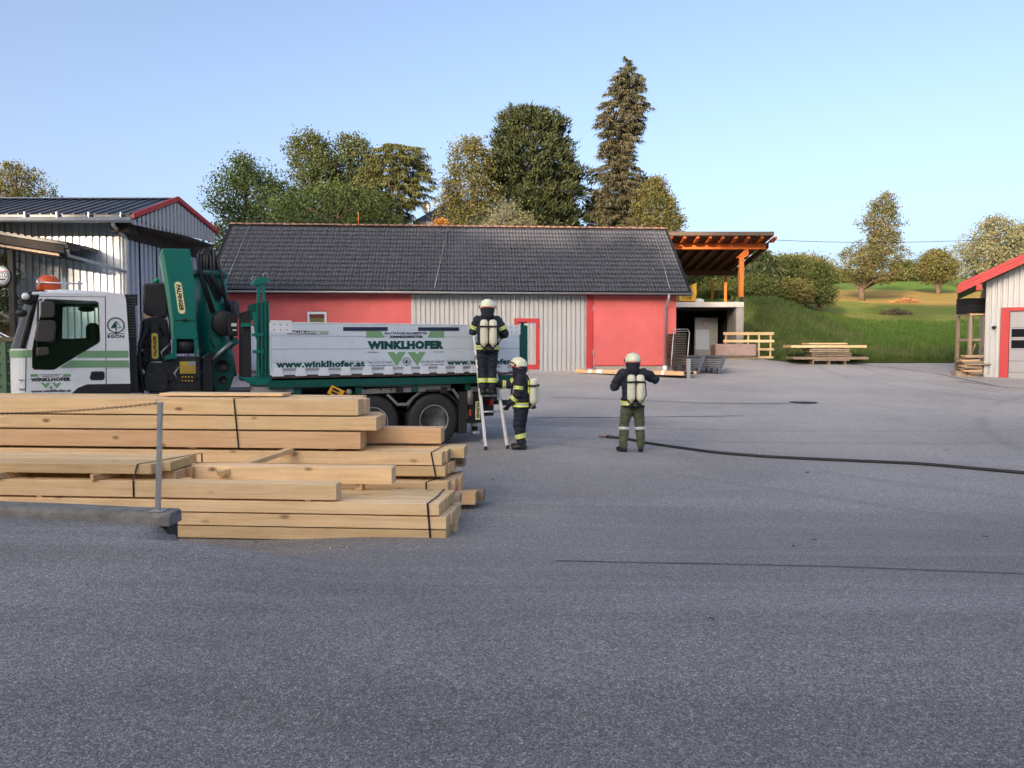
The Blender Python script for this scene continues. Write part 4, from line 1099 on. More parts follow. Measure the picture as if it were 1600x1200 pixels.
# low timber frame lying before the red gate
a, b2 = ground_at(898, 583), ground_at(1068, 592)
Yf = (a.y + b2.y) / 2 ; fr = thing('timber_sill_frame', 'low timber sill frame with dark mat and white wrapped ends before the red gate', 'timber frame', (a.x, a.y, yard(a.x, a.y)), math.degrees(math.atan2(b2.y - a.y, b2.x - a.x)))
Lf = math.hypot(b2.x - a.x, b2.y - a.y)
put('front_board', MB().box(0, Lf, 0, .12, .01, .17, c=.01), m_larch, fr)
put('back_board', MB().box(.2, Lf, 1.3, 1.42, .01, .15, c=.01), m_larch, fr)
put('end_board', MB().box(-.05, .07, .12, 1.4, .01, .16, c=.01), m_larch, fr)
put('dark_mat', MB().box(.08, Lf - .1, .13, 1.29, .02, .14), simple('brown_mat', (.06, .032, .03), .8, var=.3), fr)
for xx, w in ((.66, .22), (1.07, .30), (4.12, .14)): put('white_wrap', MB().box(xx, xx + w, -.012, .13, .012, .182, c=.01), m_white, fr)
for xx in (.15, .4): put('angle_bar', MB().tube([(xx, 1.2, .17), (xx + .25, .1, .18)], .02, 5), m_lightmetal, fr)
for xx in (Lf - .8, Lf - .5): put('angle_bar', MB().tube([(xx, 1.2, .16), (xx + .35, .1, .17)], .02, 5), m_darkmetal, fr)
# wrapped pallet and lattice frames
Yp = 39.3
a, b2 = at(1118, 559, Yp), at(1183, 537.5, Yp); zg0 = yard(a.x, Yp)
m_wrap = simple('pinkish_stretch_wrap', (.40, .29, .26), .35, var=.2, scale=4, bstr=.8, bscale=12)
pal = thing('wrapped_pallet', 'long pinkish stretch-wrapped load lying before the timber lattices', 'wrapped load', (a.x, Yp, zg0))
mb = MB().box(a.x, b2.x, Yp, Yp + 1.1, zg0 + .12, b2.z, c=.07); put('wrapped_load', mb, m_wrap, pal, world=True, bevel=.02)
put('pallet_base', MB().box(a.x + .05, b2.x + .1, Yp + .02, Yp + 1.05, zg0, zg0 + .10), m_greywood, pal, world=True)
Yl = 40.0; zg0 = yard(11.8, Yl)
lat = thing('timber_lattice', 'pale open timber lattice frame leaning upright behind the wrapped load', 'lattice frame', (at(1130, 560, Yl).x, Yl, zg0))
for py0, py1, pa, pb_ in ((519, 523.5, 1130, 1209), (531, 535, 1130, 1209)):
    put('rail', MB().box(at(pa, py0, Yl).x, at(pb_, py0, Yl).x, Yl - .06, Yl - .002, at(1160, py1, Yl).z, at(1160, py0, Yl).z, c=.006), m_fresh, lat, world=True)
for py0, py1, pa, pb_ in ((544, 547.5, 1183, 1208.5), (556.5, 560, 1183, 1208)):
    put('rail', MB().box(at(pa, py0, Yl).x, at(pb_, py0, Yl).x, Yl - .06, Yl - .002, at(1160, py1, Yl).z, at(1160, py0, Yl).z, c=.006), m_fresh, lat, world=True)
for p in (1134, 1169, 1186, 1204):
    put('upright', MB().box(at(p - 1.3, 540, Yl).x, at(p + 1.3, 540, Yl).x, Yl, Yl + .06, zg0, at(p, 520 if p != 1134 else 520, Yl).z), m_fresh, lat, world=True)
# plank stack on the far edge of the yard
Yq = 39.6
ps = thing('plank_stack', 'neat stickered stack of grey and pale planks at the foot of the grass bank', 'plank stack', (at(1297, 565, Yq).x, Yq, yard(19, Yq)))
def plank(pa, pb_, pt, pbm, depth, mt, dy=0):
    put('plank', MB().box(at(pa, 550, Yq).x, at(pb_, 550, Yq).x, Yq + dy, Yq + dy + depth, at(1297, pbm, Yq).z, at(1297, pt, Yq).z, c=.006), mt, ps, world=True)
for pa, pb_, pt, pbm, dp, mt in ((1264, 1324, 535.8, 538, 1.0, m_fresh), (1236, 1354, 539.3, 543.2, 1.2, m_fresh), (1266, 1328, 545, 547.2, 1.1, m_greywood), (1265, 1327, 548, 550, 1.0, m_greywood),
                                 (1268, 1331, 551, 553, 1.1, m_greywood), (1269, 1331, 554.3, 556.5, 1.0, m_greywood), (1240, 1358, 557.6, 561.6, 1.2, m_greywood), (1272, 1328, 562, 563.8, 1.0, m_greywood)):
    plank(pa, pb_, pt, pbm, dp, mt)
for p in (1272, 1297, 1322):
    put('sticker', MB().box(at(p - 1, 550, Yq).x, at(p + 1, 550, Yq).x, Yq + .06, Yq + .9, yard(19, Yq) - .02, at(1297, 536.2, Yq).z), m_greywood, ps, world=True)
# house roof with dish behind the trees
HYr = 50.0
c0 = at(700, 345, HYr)
hs = thing('distant_house', 'dark hipped roof of a house showing between the trees above the tiled ridge', 'house', (c0.x + 1, HYr, hill(c0.x, HYr)))
zz0, zz1 = at(645, 346, HYr).z, at(700, 321, HYr).z; xq = at(645, 346, HYr).x
zb_ = hill(c0.x, HYr)
mb = MB(); W_ = 7.0
mb.v = [(xq, HYr, zz0), (xq + W_, HYr, zz0), (xq + W_, HYr + 7, zz0), (xq, HYr + 7, zz0), (xq + 2.2, HYr + 3.0, zz1 + .9), (xq + W_ - 2.6, HYr + 3.0, zz1 + .9),
        (xq, HYr, zz0 - .2), (xq + W_, HYr, zz0 - .2), (xq + W_, HYr + 7, zz0 - .2), (xq, HYr + 7, zz0 - .2)]
mb.f = [(0, 1, 5, 4), (1, 2, 5), (2, 3, 4, 5), (3, 0, 4), (0, 6, 7, 1), (1, 7, 8, 2), (2, 8, 9, 3), (3, 9, 6, 0), (9, 8, 7, 6)]; mb.m = [0] * 9; mb.sm = [False] * 9
put('hipped_roof', mb, m_darkroof, hs, world=True)
put('wall', MB().box(xq + .5, xq + W_ - .5, HYr + .5, HYr + 6.5, zb_ - .5, zz0 - .202), m_white, hs, world=True)
dc = at(666.5, 324, HYr)
put('satellite_dish', MB().lathe([(0, .06), (.2, .04), (.38, -.02), (.38, -.04), (.2, .02), (0, .03)], 16, axis='y', sy=1.15, sx=.7, M=Matrix.Translation((dc.x, HYr, dc.z))), m_zinc, hs, world=True)
put('dish_mast', MB().tube([(dc.x, HYr + .1, dc.z), (dc.x, HYr + .1, zz0)], .03, 6), m_zinc, hs, world=True)
# overhead cable
pl = thing('overhead_cable', 'thin dark cable strung across the sky from the canopy to the right trees', 'cable', tuple(at(1209, 368, 62)))
pts = []
for i in range(21):
    t = i / 20; p = at(1100 + t * 480, 367 + 5.5 * t, 62 + 12 * t); p.z -= .5 * 4 * t * (1 - t); pts.append(p)
put('wire', MB().tube(pts, .022, 5), m_black, pl, world=True)
# ================================================================== timber pile
TF = Frame(at(697, 849, 7.47).x, 7.47, 0.0, -4.4)
TX = lambda px, off, py=760: TF.hit(px, py, off)[0]
TZ = lambda py, off, px=600: TF.hit(px, py, off)[1]
nbeam = [0]
def beam(parent, xr, L, off, w, z0, z1, mat=None, rot=0.0):
    """one squared timber; its own origin, so the grain runs differently in each"""
    mb = MB().box(-L, 0, 0, w, 0, z1 - z0, c=.004)
    o = put('beam', mb, mat or m_fresh, parent)
    if parent is None:
        p = TF.M @ Vector((xr, off, z0)); o.location = p; o.rotation_euler = (0, 0, TF.a + rot)
    else:
        o.location = (xr, off, z0); o.rotation_euler = (rnd.uniform(-.004, .004), 0, rnd.uniform(-.0025, .0025) + rot)
    return o
def ribbon(parent, path, w=.02, t=.004, name='strap', nrm=None):
    """a flat strap following a path in the y,z plane (x may drift)"""
    mb = MB(); P_ = [Vector(p) for p in path]; n = len(P_)
    for i, p in enumerate(P_):
        d = (P_[min(i + 1, n - 1)] - P_[max(0, i - 1)]).normalized(); nn = Vector((0, -d.z, d.y)).normalized()
        for sx in (-1, 1):
            for st in (0, 1): mb.v.append(p + Vector((sx * w / 2, 0, 0)) + nn * t * st)
    for i in range(n - 1):
        a, b_ = 4 * i, 4 * i + 4
        for q, r_ in ((0, 1), (1, 3), (3, 2), (2, 0)): mb.f.append((a + q, a + r_, b_ + r_, b_ + q))
    mb.f += [(0, 2, 3, 1), (4 * n - 4, 4 * n - 3, 4 * n - 1, 4 * n - 2)]
    mb.m = [0] * len(mb.f); mb.sm = [False] * len(mb.f)
    return put(name, mb, m_strap, parent)
def tbundle(label, px, py_, off): 
    return thing('timber_bundle', label, 'timber bundle', frame=TF, group='strapped bundles of sawn timber')
# bundle A: the lowest, nearest one
bA = tbundle('strapped bundle of squared beams lying nearest on the asphalt, right end in front', 0, 0, 0)
w = .185
zA = [(TZ(848.8, 0, 690), TZ(829.2, 0, 690)), (TZ(827.3, 0, 690), TZ(807.8, 0, 690)), (TZ(805.8, 0, 686), TZ(787.3, 0, 686))]
zA = [(max(a, .012), b_) for a, b_ in zA]
xA = [[696, 704.5, 719, 713], [697, 706, 711, 716], [686, 693, 700, 706.5]]
for r_ in range(3):
    for c in range(4):
        off = c * (w + .003)
        xr = TX(xA[r_][c], off) if r_ else TX(697, 0) + [0, -.01, .04, .0][c]
        beam(bA, xr + (0 if c else 0), 6.2, off, w, zA[r_][0], zA[r_][1] - rnd.uniform(0, .003), m_fresh)
topA = zA[2][1]
put('pink_mark', MB().box(TX(706, w * 1.5) + .005, TX(706, w * 1.5) + .008, w + .03, w * 2 - .03, zA[1][0] + .02, zA[1][1] - .02), flat('pink_spray', (.62, .14, .17), .7), bA)
sxA = TX(668, 0)
ribbon(bA, [(sxA + .03, -.004, .005), (sxA, -.005, topA + .002), (sxA + .035, .35, topA + .003), (sxA + .04, 4 * w + .012, topA + .003), (sxA + .04, 4 * w + .014, .0)])
for xx in (TX(457, 0), TX(457, 0) - 1.9, TX(640, 0)):
    o = put('bearer', MB().box(-.04, .04, -.06 if xx == TX(457, 0) else .05, .8, -.06, .012, c=.004), m_larch); o.location = TF.M @ Vector((xx, 0, 0)); o.rotation_euler = (0, 0, TF.a)
    tag(o, 'short bearer end poking out under the lowest beam of the nearest bundle' if xx == TX(457, 0) else ('bearer under the nearest bundle just left of its strap' if xx > TX(600, 0) else 'bearer under the nearest bundle behind the kerb end'), 'bearer', 'bearers under the timber')
# beam B1, thick, on top of bundle A at the front left
zB0, zB1 = topA + .018, TZ(756.5, 0, 520)
oB = beam(None, TX(525.5, 0, 770), 6.0, .0, .17, zB0, zB1); tag(oB, 'thick pale beam on top of the nearest bundle, in front of the chain post', 'beam', 'loose beams on the pile')
for xx in (TX(60, 0), TX(480, 0)):
    o = put('bearer', MB().box(-.03, .03, 0, .7, .0, zB0 - topA - .002), m_larch); o.location = TF.M @ Vector((xx, 0.01, topA + .001)); o.rotation_euler = (0, 0, TF.a)
    tag(o, ('right' if xx > TX(300, 0) else 'left') + ' thin batten between the nearest bundle and the thick beam on it', 'batten', 'battens under the thick beam')
# bundle C: flat layer of beams over it at the left
bC = tbundle('flat strapped layer of narrow beams ending behind the chain post', 0, 0, 0)
zC0, zC1 = TZ(740, .03, 150), TZ(725, .03, 150)
for i, pe in enumerate((236, 266, 281, 294)):
    off = .03 + i * .2
    beam(bC, TX(pe, off, 730) - (.0), 4.8, off, .195, zC0, zC1 - .003 * (i % 2), m_fresh)
for i, pe in enumerate((275, 300)):
    off = .3 + i * .25
    beam(bC, TX(pe, off, 740), 4.4, off, .2, zC0 - .105, zC0 - .012, m_larch)
sxC = TX(209, 0, 760)
ribbon(bC, [(sxC, -.006, zB0 + .003), (sxC, -.006, zB1 + .002), (sxC + .03, .026, zC1 + .003), (sxC + .12, .30, zC1 + .003), (sxC + .30, .84, zC1 + .003), (sxC + .3, .845, zC0)], .016)
for xx in (TX(165, .2, 742), TX(20, .2, 742)):
    o = put('bearer', MB().box(-.03, .03, -.02, .25, 0, zC0 - zB1 - .004), m_larch); o.location = TF.M @ Vector((xx, .0, zB1 + .002)); o.rotation_euler = (0, 0, TF.a - .5)
    tag(o, ('right one, near the chain post,' if xx > TX(100, .2) else 'left one, near the picture edge,') + ' of two battens under the flat layer', 'batten', 'wedged battens at the left')
# D1: single thick beam behind B1
dO = .62
zD0, zD1 = TZ(757, dO, 600), TZ(731, dO, 600)
oD = beam(None, TX(612, dO, 745), TX(612, dO, 745) - TX(300, dO, 745), dO, .2, zD0, zD1); tag(oD, 'short thick pale beam lying free in the middle of the pile below the three big beams', 'beam', 'loose beams on the pile')
for xx in (TX(350, dO), TX(560, dO)):
    o = put('bearer', MB().box(-.04, .04, .0, .12, .0, max(.02, zD0 - topA - .006)), m_larch)
    o.location = TF.M @ Vector((xx, dO, topA + .003)); o.rotation_euler = (0, 0, TF.a)
    tag(o, ('right' if xx > TX(450, dO) else 'left') + ' small block carrying the short thick beam in the middle of the pile', 'block', 'blocks under the short thick beam')
# bundle E behind, four layers
bE = tbundle('strapped bundle of beams in the middle row, ends split and grey at the right', 0, 0, 0)
eO = 1.5
zE = [(TZ(744.8, eO, 690), TZ(729, eO, 690)), (TZ(727.3, eO, 685), TZ(707.5, eO, 685))]
beam(bE, TX(696, eO), 6.1, eO, .2, *zE[0]); beam(bE, TX(702, eO + .2), 6.1, eO + .205, .2, *zE[0]); beam(bE, TX(709, eO + .4), 6.0, eO + .41, .2, zE[0][0], zE[0][1], m_larch)
beam(bE, TX(725, eO + .6), 6.1, eO + .615, .2, zE[0][0] + .02, zE[0][1] + .0, m_greywood)
beam(bE, TX(690.5, eO), 6.1, eO, .2, *zE[1]); beam(bE, TX(699, eO + .2), 6.1, eO + .205, .2, zE[1][0], zE[1][1] + .001, m_fresh)
beam(bE, TX(725.5, eO + .42), 6.3, eO + .42, .3, zE[1][0] + .03, zE[1][1] + .012, m_fresh)
put('grey_end', MB().box(TX(699, eO + .2) + .002, TX(699, eO + .2) + .006, eO + .21, eO + .40, zE[1][0] + .004, zE[1][1] - .004), m_greywood, bE)
sxE = TX(674, eO)
ribbon(bE, [(sxE + .055, eO - .005, zE[0][0]), (sxE, eO - .005, zE[1][1] + .002), (sxE + .05, eO + .41, zE[1][1] + .015), (sxE + .09, eO + .73, zE[1][1] + .016)], .018)
bE2 = tbundle('strapped bundle under the middle row, pinkish end marks at the right', 0, 0, 0)
z3 = (TZ(775, eO, 700), TZ(751.5, eO, 700))
for i, pe in enumerate((702, 713, 722, 724)):
    beam(bE2, TX(pe, eO + .2 * i), 6.0, eO + i * .205 - .12, .2, z3[0], z3[1] - .002 * i, m_fresh if i != 3 else m_larch)
put('pink_mark', MB().box(TX(713, eO + .2) + .003, TX(713, eO + .2) + .006, eO + .11, eO + .26, z3[0] + .02, z3[0] + .08), bpy.data.materials['pink_spray'], bE2)
sx2 = TX(669, eO)
ribbon(bE2, [(sx2, eO - .125, z3[0]), (sx2, eO - .125, z3[1] + .002), (sx2 + .12, eO + .3, z3[1] + .003), (sx2 + .3, eO + .69, z3[1] + .003)], .018)
gO = 1.55
zG = (TZ(789, gO, 740), TZ(770.5, gO, 740))
for i, (pe, nm) in enumerate(((742.5, 'lowest long beam behind the bundles, sticking out to the right'), (755.5, 'farther and longest of the lowest beams sticking out at the right'))):
    o = beam(None, TX(pe, gO + .21 * i), 6.3, gO + .21 * i, .2, max(.015, zG[0]), zG[1] - .012 * i, m_larch if i == 0 else m_greywood); tag(o, nm, 'beam', 'lowest beams sticking out')
o = beam(None, TX(718, 1.0), 6.0, .96, .17, .03, .17, m_larch); tag(o, 'low beam with a dark knot at its end just behind the nearest bundle', 'beam', 'lowest beams sticking out')
o = beam(None, TX(719, 1.0) - .0, 6.0, .96, .15, .175, .30, m_greywood); tag(o, 'grey-ended beam lying on the low beam behind the nearest bundle', 'beam', 'lowest beams sticking out')
# big beams F on top
fO = 1.5
zF = [(TZ(701.2, fO, 500), TZ(675, fO, 500)), (TZ(672.3, fO, 500), TZ(651.3, fO, 500)), (TZ(649, fO, 500), TZ(624, fO, 500))]
bF = tbundle('top strapped bundle of three layers of big beams behind the chain', 0, 0, 0)
fe = [[563, 566, 566, 570], [588, 592, 596, 590], [560, 571, 566, 566]]
for r_ in range(3):
    for c in range(4):
        off = fO + c * .225
        beam(bF, TX(fe[r_][c], off, 660), 6.4, off, .22, zF[r_][0], zF[r_][1] - (.0 if c == 0 else rnd.uniform(.0, .014)), m_fresh if (r_ + c) % 3 else m_larch)
o = beam(None, TX(441, 1.95, 620), 1.6, 1.95, .3, zF[2][1] + .002, zF[2][1] + .035, m_fresh); tag(o, 'thin short board lying on the very top of the pile', 'board')
sF = TX(366, fO, 640)
ribbon(bF, [(sF + .05, fO - .006, zF[0][0] - .01), (sF, fO - .006, zF[2][1] + .002), (sF + .35, fO + .9, zF[2][1] + .003)], .018)
put('skid', MB().box(TX(300, fO) - .05, TX(300, fO) + .05, fO + .02, fO + .9, zE[1][1] + .018, zF[0][0] - .001), m_larch, bF)
put('skid', MB().box(TX(520, fO) - .05, TX(520, fO) + .05, fO + .02, fO + .9, zE[1][1] + .018, zF[0][0] - .001), m_larch, bF)
gO2 = 1.98
o = beam(None, TX(689, gO2, 680), 4.2, gO2 + .42, .26, TZ(692.8, gO2, 640), TZ(669, gO2, 640), m_larch); tag(o, 'single big beam lying on the middle row to the right of the three stacked ones', 'beam', 'loose beams on the pile')
o.location = TF.M @ Vector((TX(689, gO2, 680), gO2, TZ(692.8, gO2, 640)))
# slanting batten
a = TF.hit(343, 741, .55); b_ = TF.hit(455, 704, 1.46)
A_, B_ = TF.M @ Vector((a[0], .55, a[1] + .01)), TF.M @ Vector((b_[0], 1.46, b_[1] + .01)); d = B_ - A_
mb = MB().box(0, d.length, -.05, .05, -.028, .028, c=.003)
o = put('batten', mb, m_fresh); o.location = A_; o.rotation_euler = d.to_track_quat('X', 'Z').to_euler(); tag(o, 'slim batten lying aslant across the short thick beam', 'batten')

# splinters and chips round the pile, grit and leaves on the yard
def litter(name, n, reg, mat, smin, smax, seed, flat_=.25):
    r = random.Random(seed); mb = MB()
    for _ in range(n):
        x, y = reg(r); z = yard(x, y) + .003; a = r.uniform(0, 6.28); L = r.uniform(smin, smax); w = L * r.uniform(.2, .55)
        M_ = Matrix.Translation((x, y, z)) @ Matrix.Rotation(a, 4, 'Z') @ Matrix.Rotation(r.uniform(-.2, .2), 4, 'X')
        mb.box(-L / 2, L / 2, -w / 2, w / 2, 0, L * flat_ * r.uniform(.4, 1), M=M_)
    o = put(name, mb, mat, raw=True); o['kind'] = 'stuff'
litter('wood_chips', 70, lambda r: (-.6 + r.gauss(-1.2, 1.6), 7.1 - abs(r.gauss(0, .2))), m_chip, .008, .03, 5, .15)
litter('grit', 700, lambda r: (r.uniform(-5, 9), r.uniform(3, 16)), m_concrete, .006, .018, 7, .6)
litter('fallen_leaves', 90, lambda r: (r.uniform(-3, 14), r.uniform(4, 32)), m_bark, .03, .07, 8, .06)
# ================================================================== the crane lorry
KF = Frame(-4.17, 13.3, 0.0, 27.6)
K = lambda px, py, off=0.0: KF.hit(px, py, off)
KX = lambda px, off=0.0, py=540: KF.hit(px, py, off)[0]
KZ = lambda px, py, off=0.0: KF.hit(px, py, off)[1]
trk = thing('crane_lorry', 'white crane lorry with dark green loading crane and pale drop-side body lettered in green', 'lorry', frame=KF)
def kput(name, mb, mat, parent=trk, **kw): return put(name, mb, mat, parent, **kw)
def kprism(pts, y0, y1, mb=None, off=None): return (mb or MB()).prism([K(a, b, y0 if off is None else off) for a, b in pts], y0, y1)
W = 2.5
bxL, bxR = 0.0, KX(812)
bz0, bz1 = (KZ(430, 587) + KZ(800, 579.5)) / 2, (KZ(430, 505.5) + KZ(800, 508.8)) / 2
bzf = bz0 - .06
# --- load body
kput('body_floor', MB().box(-.05, bxR + .12, .0, W, bzf - .17, bzf - .03, c=.012), m_dgreen)
side = kput('drop_side', MB().box(bxL, bxR, .012, .04, bz0, bz1), m_alu)
nb = 4; hb = (bz1 - bz0) / nb
for i in range(nb):
    kput('side_board', MB().box(bxL + .004, bxR - .004, -.006, .011, bz0 + i * hb + .003, bz0 + (i + 1) * hb - .003, c=.004), m_alu, side)
kput('top_rail', MB().box(bxL, bxR, -.012, .05, bz1 - .0, bz1 + .02, c=.005), m_white, side)
for pxa in (423, 795):
    xa = KX(pxa); xb = xa + (.36 if pxa < 500 else .30)
    cp = kput('corner_plate', MB().box(xa, xb, -.012, -.007, bz1 - .17, bz1 + (.045 if pxa < 500 else 0), c=.003), m_white, side)
    for i in range(3):
        for j in range(2):
            kput('rivet', MB().ball((xa + .06 + i * .11, -.012, bz1 - .12 + j * .09), .011, 6), m_darkmetal, side)
kput('end_edge', MB().box(bxL - .015, bxL + .0, -.012, .05, bz0, bz1), m_white, side)
# hinges along the foot of the side
hp = [434, 470, 506, 540, 574, 607, 636.5, 663, 690, 717, 741, 765, 787, 806]
h0 = None
for p in hp:
    xx = KX(p, 0, 583)
    if h0 is None:
        mb = MB().prism([(-.075, .12), (.075, .12), (.075, .03), (.10, .0), (.10, -.03), (-.10, -.03), (-.10, .0), (-.075, .03)], -.030, -.008)
        h0 = kput('side_hinge', mb, m_white, side, bevel=.004); h0.location = (xx, 0, bz0 + .01)
    else: copy_part(h0, side, (xx, 0, bz0 + .01))
for a, b_ in zip(hp, hp[1:]):
    x0_, x1_ = KX(a, 0, 583) + .085, KX(b_, 0, 583) - .085
    kput('slot', MB().box(x0_, x1_, -.013, -.007, bz0 + .075, bz0 + .12, c=.002), m_zinc, side)
kput('foot_rail', MB().box(bxL, bxR, -.004, .04, bz0 - .055, bz0 - .004), simple('brown_foot_rail', (.07, .04, .035), .6, var=.3), trk)
far = kput('far_side', MB().box(bxL, bxR, W - .04, W, bz0, bz1), m_alu)
kput('tailboard', MB().box(bxR - .03, bxR, .1, W - .1, bz0, bz1), m_alu)
kput('load_floor', MB().box(0, bxR, .05, W - .05, bz0 - .03, bz0 + .02), m_darkmetal)
# posts
kput('rear_post', MB().box(KX(812.5), KX(824), -.02, .12, bz0 - .02, bz1 + .02, c=.01), m_dgreen)
kput('post_cap', MB().lathe([(.03, 0), (.03, .04), (.10, .05), (.10, .065), (0, .07)], 12, M=Matrix.Translation((KX(818), .05, bz1 + .02))), m_black)
kput('tail_post', MB().box(KX(812.5), KX(824), W - .1, W, bz0 - .02, bz1 + .02), m_dgreen)
# strips and lettering on the side
S = -.0065
def strip(pts, mat, name, h=.004):
    q = [K(a, b_, 0) for a, b_ in pts]; return kput(name, MB().prism(q, S - h, S + .001), mat, side)
strip([(536, 511), (605.5, 511), (605.5, 517), (536, 517)], m_navy, 'dark_strip', .006)
strip([(653, 511.4), (717, 511.4), (717, 517), (653, 517)], m_navy, 'dark_strip', .006)
strip([(572, 517.3), (595, 517.3), (600.5, 527.5), (572, 527.5)], m_bandgreen, 'green_field')
strip([(672, 517.3), (693.5, 517.3), (693.5, 527.5), (668, 527.5)], m_bandgreen, 'green_field')
strip([(604.5, 550), (615.5, 550), (619, 554), (622.5, 550), (634, 550), (619.5, 572)], m_bandgreen, 'green_v')
strip([(636.5, 550), (648, 550), (651.5, 553.7), (655, 549.7), (665, 549.5), (651.5, 571.5)], m_bandgreen, 'green_v')
def kt(txt, xa, xb, ya0, ya1, yb0, yb1, mat=m_textgreen, bold=.0, off=0.0, y=S, parent=side, th=.004, spacing=1.0):
    """text between photo columns xa..xb, its base running from ya0 to yb0 and its top from ya1 to yb1"""
    A0, A1, B0, B1 = K(xa, ya0, off), K(xa, ya1, off), K(xb, yb0, off), K(xb, yb1, off)
    def fn(u, v, h):
        lo = A0[1] + (B0[1] - A0[1]) * u; hi = A1[1] + (B1[1] - A1[1]) * u
        return (A0[0] + (B0[0] - A0[0]) * u, y - h, lo + (hi - lo) * v)
    return text_obj(txt, parent, fn, mat, bold, spacing=spacing, thick=th)
kt('WINKLHOFER', 574, 693, 546.3, 532.7, 545.3, 532, bold=.085, spacing=1.12)
kt('BAUTRÄGER-BAUMEISTER', 601, 667.5, 522.7, 518, 522.7, 518, bold=.03, mat=m_ink)
kt('ZIMMERMEISTER', 608, 661, 528.4, 524.4, 528, 524, bold=.04, mat=m_ink)
kt('GES.M.B.H.', 573.5, 591.5, 551.4, 549.4, 551.4, 549.4, bold=.02, mat=m_ink)
kt('& CO KG', 677.5, 692.5, 550.8, 548.8, 550.8, 548.8, bold=.02, mat=m_ink)
kt('TEL. 0 62 12 / 2246', 575, 612, 568, 565.8, 567.3, 565, bold=.02, mat=m_ink)
kt('A. WINDHAGER STR. 8', 575, 615, 572.4, 570.2, 571.8, 569.6, bold=.02, mat=m_ink)
kt('FAX 06212 / 2246-20', 657, 693.5, 566.8, 564.6, 566.3, 564, bold=.02, mat=m_ink)
kt('A-5201 SEEKIRCHEN', 658.5, 693.5, 571, 569, 570.7, 568.5, bold=.02, mat=m_ink)
kt('www.winklhofer.at', 431, 570, 575.2, 563.5, 572.8, 563.2, bold=.055, spacing=1.08)
kt('www.winklhofer.at', 698, 812, 570.5, 561.8, 569.2, 560, bold=.055, spacing=1.08)
# tree emblem
def emblem(cx, cy, r, off, y, parent, mat, below=''):
    c = K(cx, cy, off); e = abs(K(cx, cy - r, off)[1] - c[1])
    o = put('emblem', MB().tube([(c[0] + math.cos(t * math.pi / 14) * e, y - .003, c[1] + math.sin(t * math.pi / 14) * e) for t in range(29)], e * .07, 4), mat, parent)
    m = MB().prism([(c[0] - e * .62, c[1] - e * .38), (c[0], c[1] - e * .38), (c[0], c[1] + e * .62)], y - .004, y)
    m.prism([(c[0] + e * .03, c[1] - e * .3), (c[0] + e * .1, c[1] - e * .3), (c[0] + e * .1, c[1] + e * .45), (c[0] + e * .03, c[1] + e * .6)], y - .004, y)
    m.prism([(c[0] + e * .1, c[1] - e * .38), (c[0] + e * .62, c[1] - e * .38), (c[0] + e * .62, c[1] - e * .31), (c[0] + e * .1, c[1] - e * .31)], y - .004, y)
    m.prism([(c[0] + e * .1, c[1] + e * .45), (c[0] + e * .56, c[1] - e * .3), (c[0] + e * .64, c[1] - e * .3), (c[0] + e * .1, c[1] + e * .58)], y - .004, y)
    m.prism([(c[0] - e * .06, c[1] - e * 1.5), (c[0] + e * .06, c[1] - e * 1.5), (c[0] + e * .06, c[1] - e * .38), (c[0] - e * .06, c[1] - e * .38)], y - .004, y)
    put('emblem_tree', m, mat, parent); return o
emblem(635.5, 565, 6, 0, S, side, m_ink)
# maker's strip on the side
q0, q1 = K(449, 522.5), K(494, 516)
strip([(449, 516.2), (495, 517.2), (495, 522.6), (449, 522.4)], m_ink, 'maker_strip', .004)
strip([(495.2, 517.2), (513, 517.3), (513, 522.5), (495.2, 522.6)], simple('worn_grey_strip', (.34, .35, .33), .6, var=.2), 'maker_strip', .004)
kt('MEILLER-KIPPER', 450.5, 500, 521.4, 517.8, 521.5, 518, mat=m_white, bold=.03, y=S - .004)

# --- chassis
kput('chassis_rail', MB().box(-4.2, bxR - .1, .82, .92, .78, 1.08), m_darkmetal)
kput('chassis_rail', MB().box(-4.2, bxR - .1, W - .92, W - .82, .78, 1.08), m_darkmetal)
kput('subframe', MB().box(-.05, bxR - .2, .45, W - .45, 1.09, bzf - .172), m_darkmetal)
for xx in (.4, 1.5, 2.6, 3.7, 4.4): kput('cross_member', MB().box(xx, xx + .12, .06, W - .06, bzf - .30, bzf - .173), m_dgreen)
kput('side_lamp_box', MB().box(KX(440), KX(470), .1, .5, KZ(440, 615), KZ(440, 601)), m_zinc)
# wheels
def wheel(xc, y0, sgn):
    w = thing_part = kput('wheel', MB().lathe([(.29, -.14), (.33, -.15), (.44, -.155), (.49, -.13), (.51, -.09), (.51, .09), (.49, .13), (.44, .155), (.33, .15), (.29, .14)], 44, axis='y'), m_rubber)
    w.location = (xc, y0, .51)
    r_ = put('rim', MB().lathe([(.292, -.14), (.300, -.155), (.285, -.150), (.27, -.10), (.235, .02), (.19, .05), (.0, .05)], 36, axis='y'), simple('pale_rim', (.40, .41, .42), .45, metal=.3, dirt=.5) if 'pale_rim' not in bpy.data.materials else bpy.data.materials['pale_rim'], w)
    put('hub', MB().lathe([(.13, .049), (.13, -.03), (.10, -.07), (.0, -.075)], 24, axis='y'), m_darkmetal, w)
    nuts = MB()
    for i in range(10):
        t = i * math.pi / 5; nuts.lathe([(.016, .04), (.016, .0), (0, 0)], 6, axis='y', M=Matrix.Translation((math.cos(t) * .168, .0, math.sin(t) * .168)))
    put('wheel_nuts', nuts, m_darkmetal, w)
    tr = MB()
    for i in range(44):
        t = i * 2 * math.pi / 44
        M_ = Matrix.Rotation(-t, 4, 'Y')
        tr.box(.505, .516, -.12, -.02, -.018, .018, M=M_); tr.box(.505, .516, .02, .12, -.018, .018, M=M_)
    put('tread', tr, m_rubber, w)
    if sgn < 0: w.rotation_euler = (0, 0, math.pi)
    return w
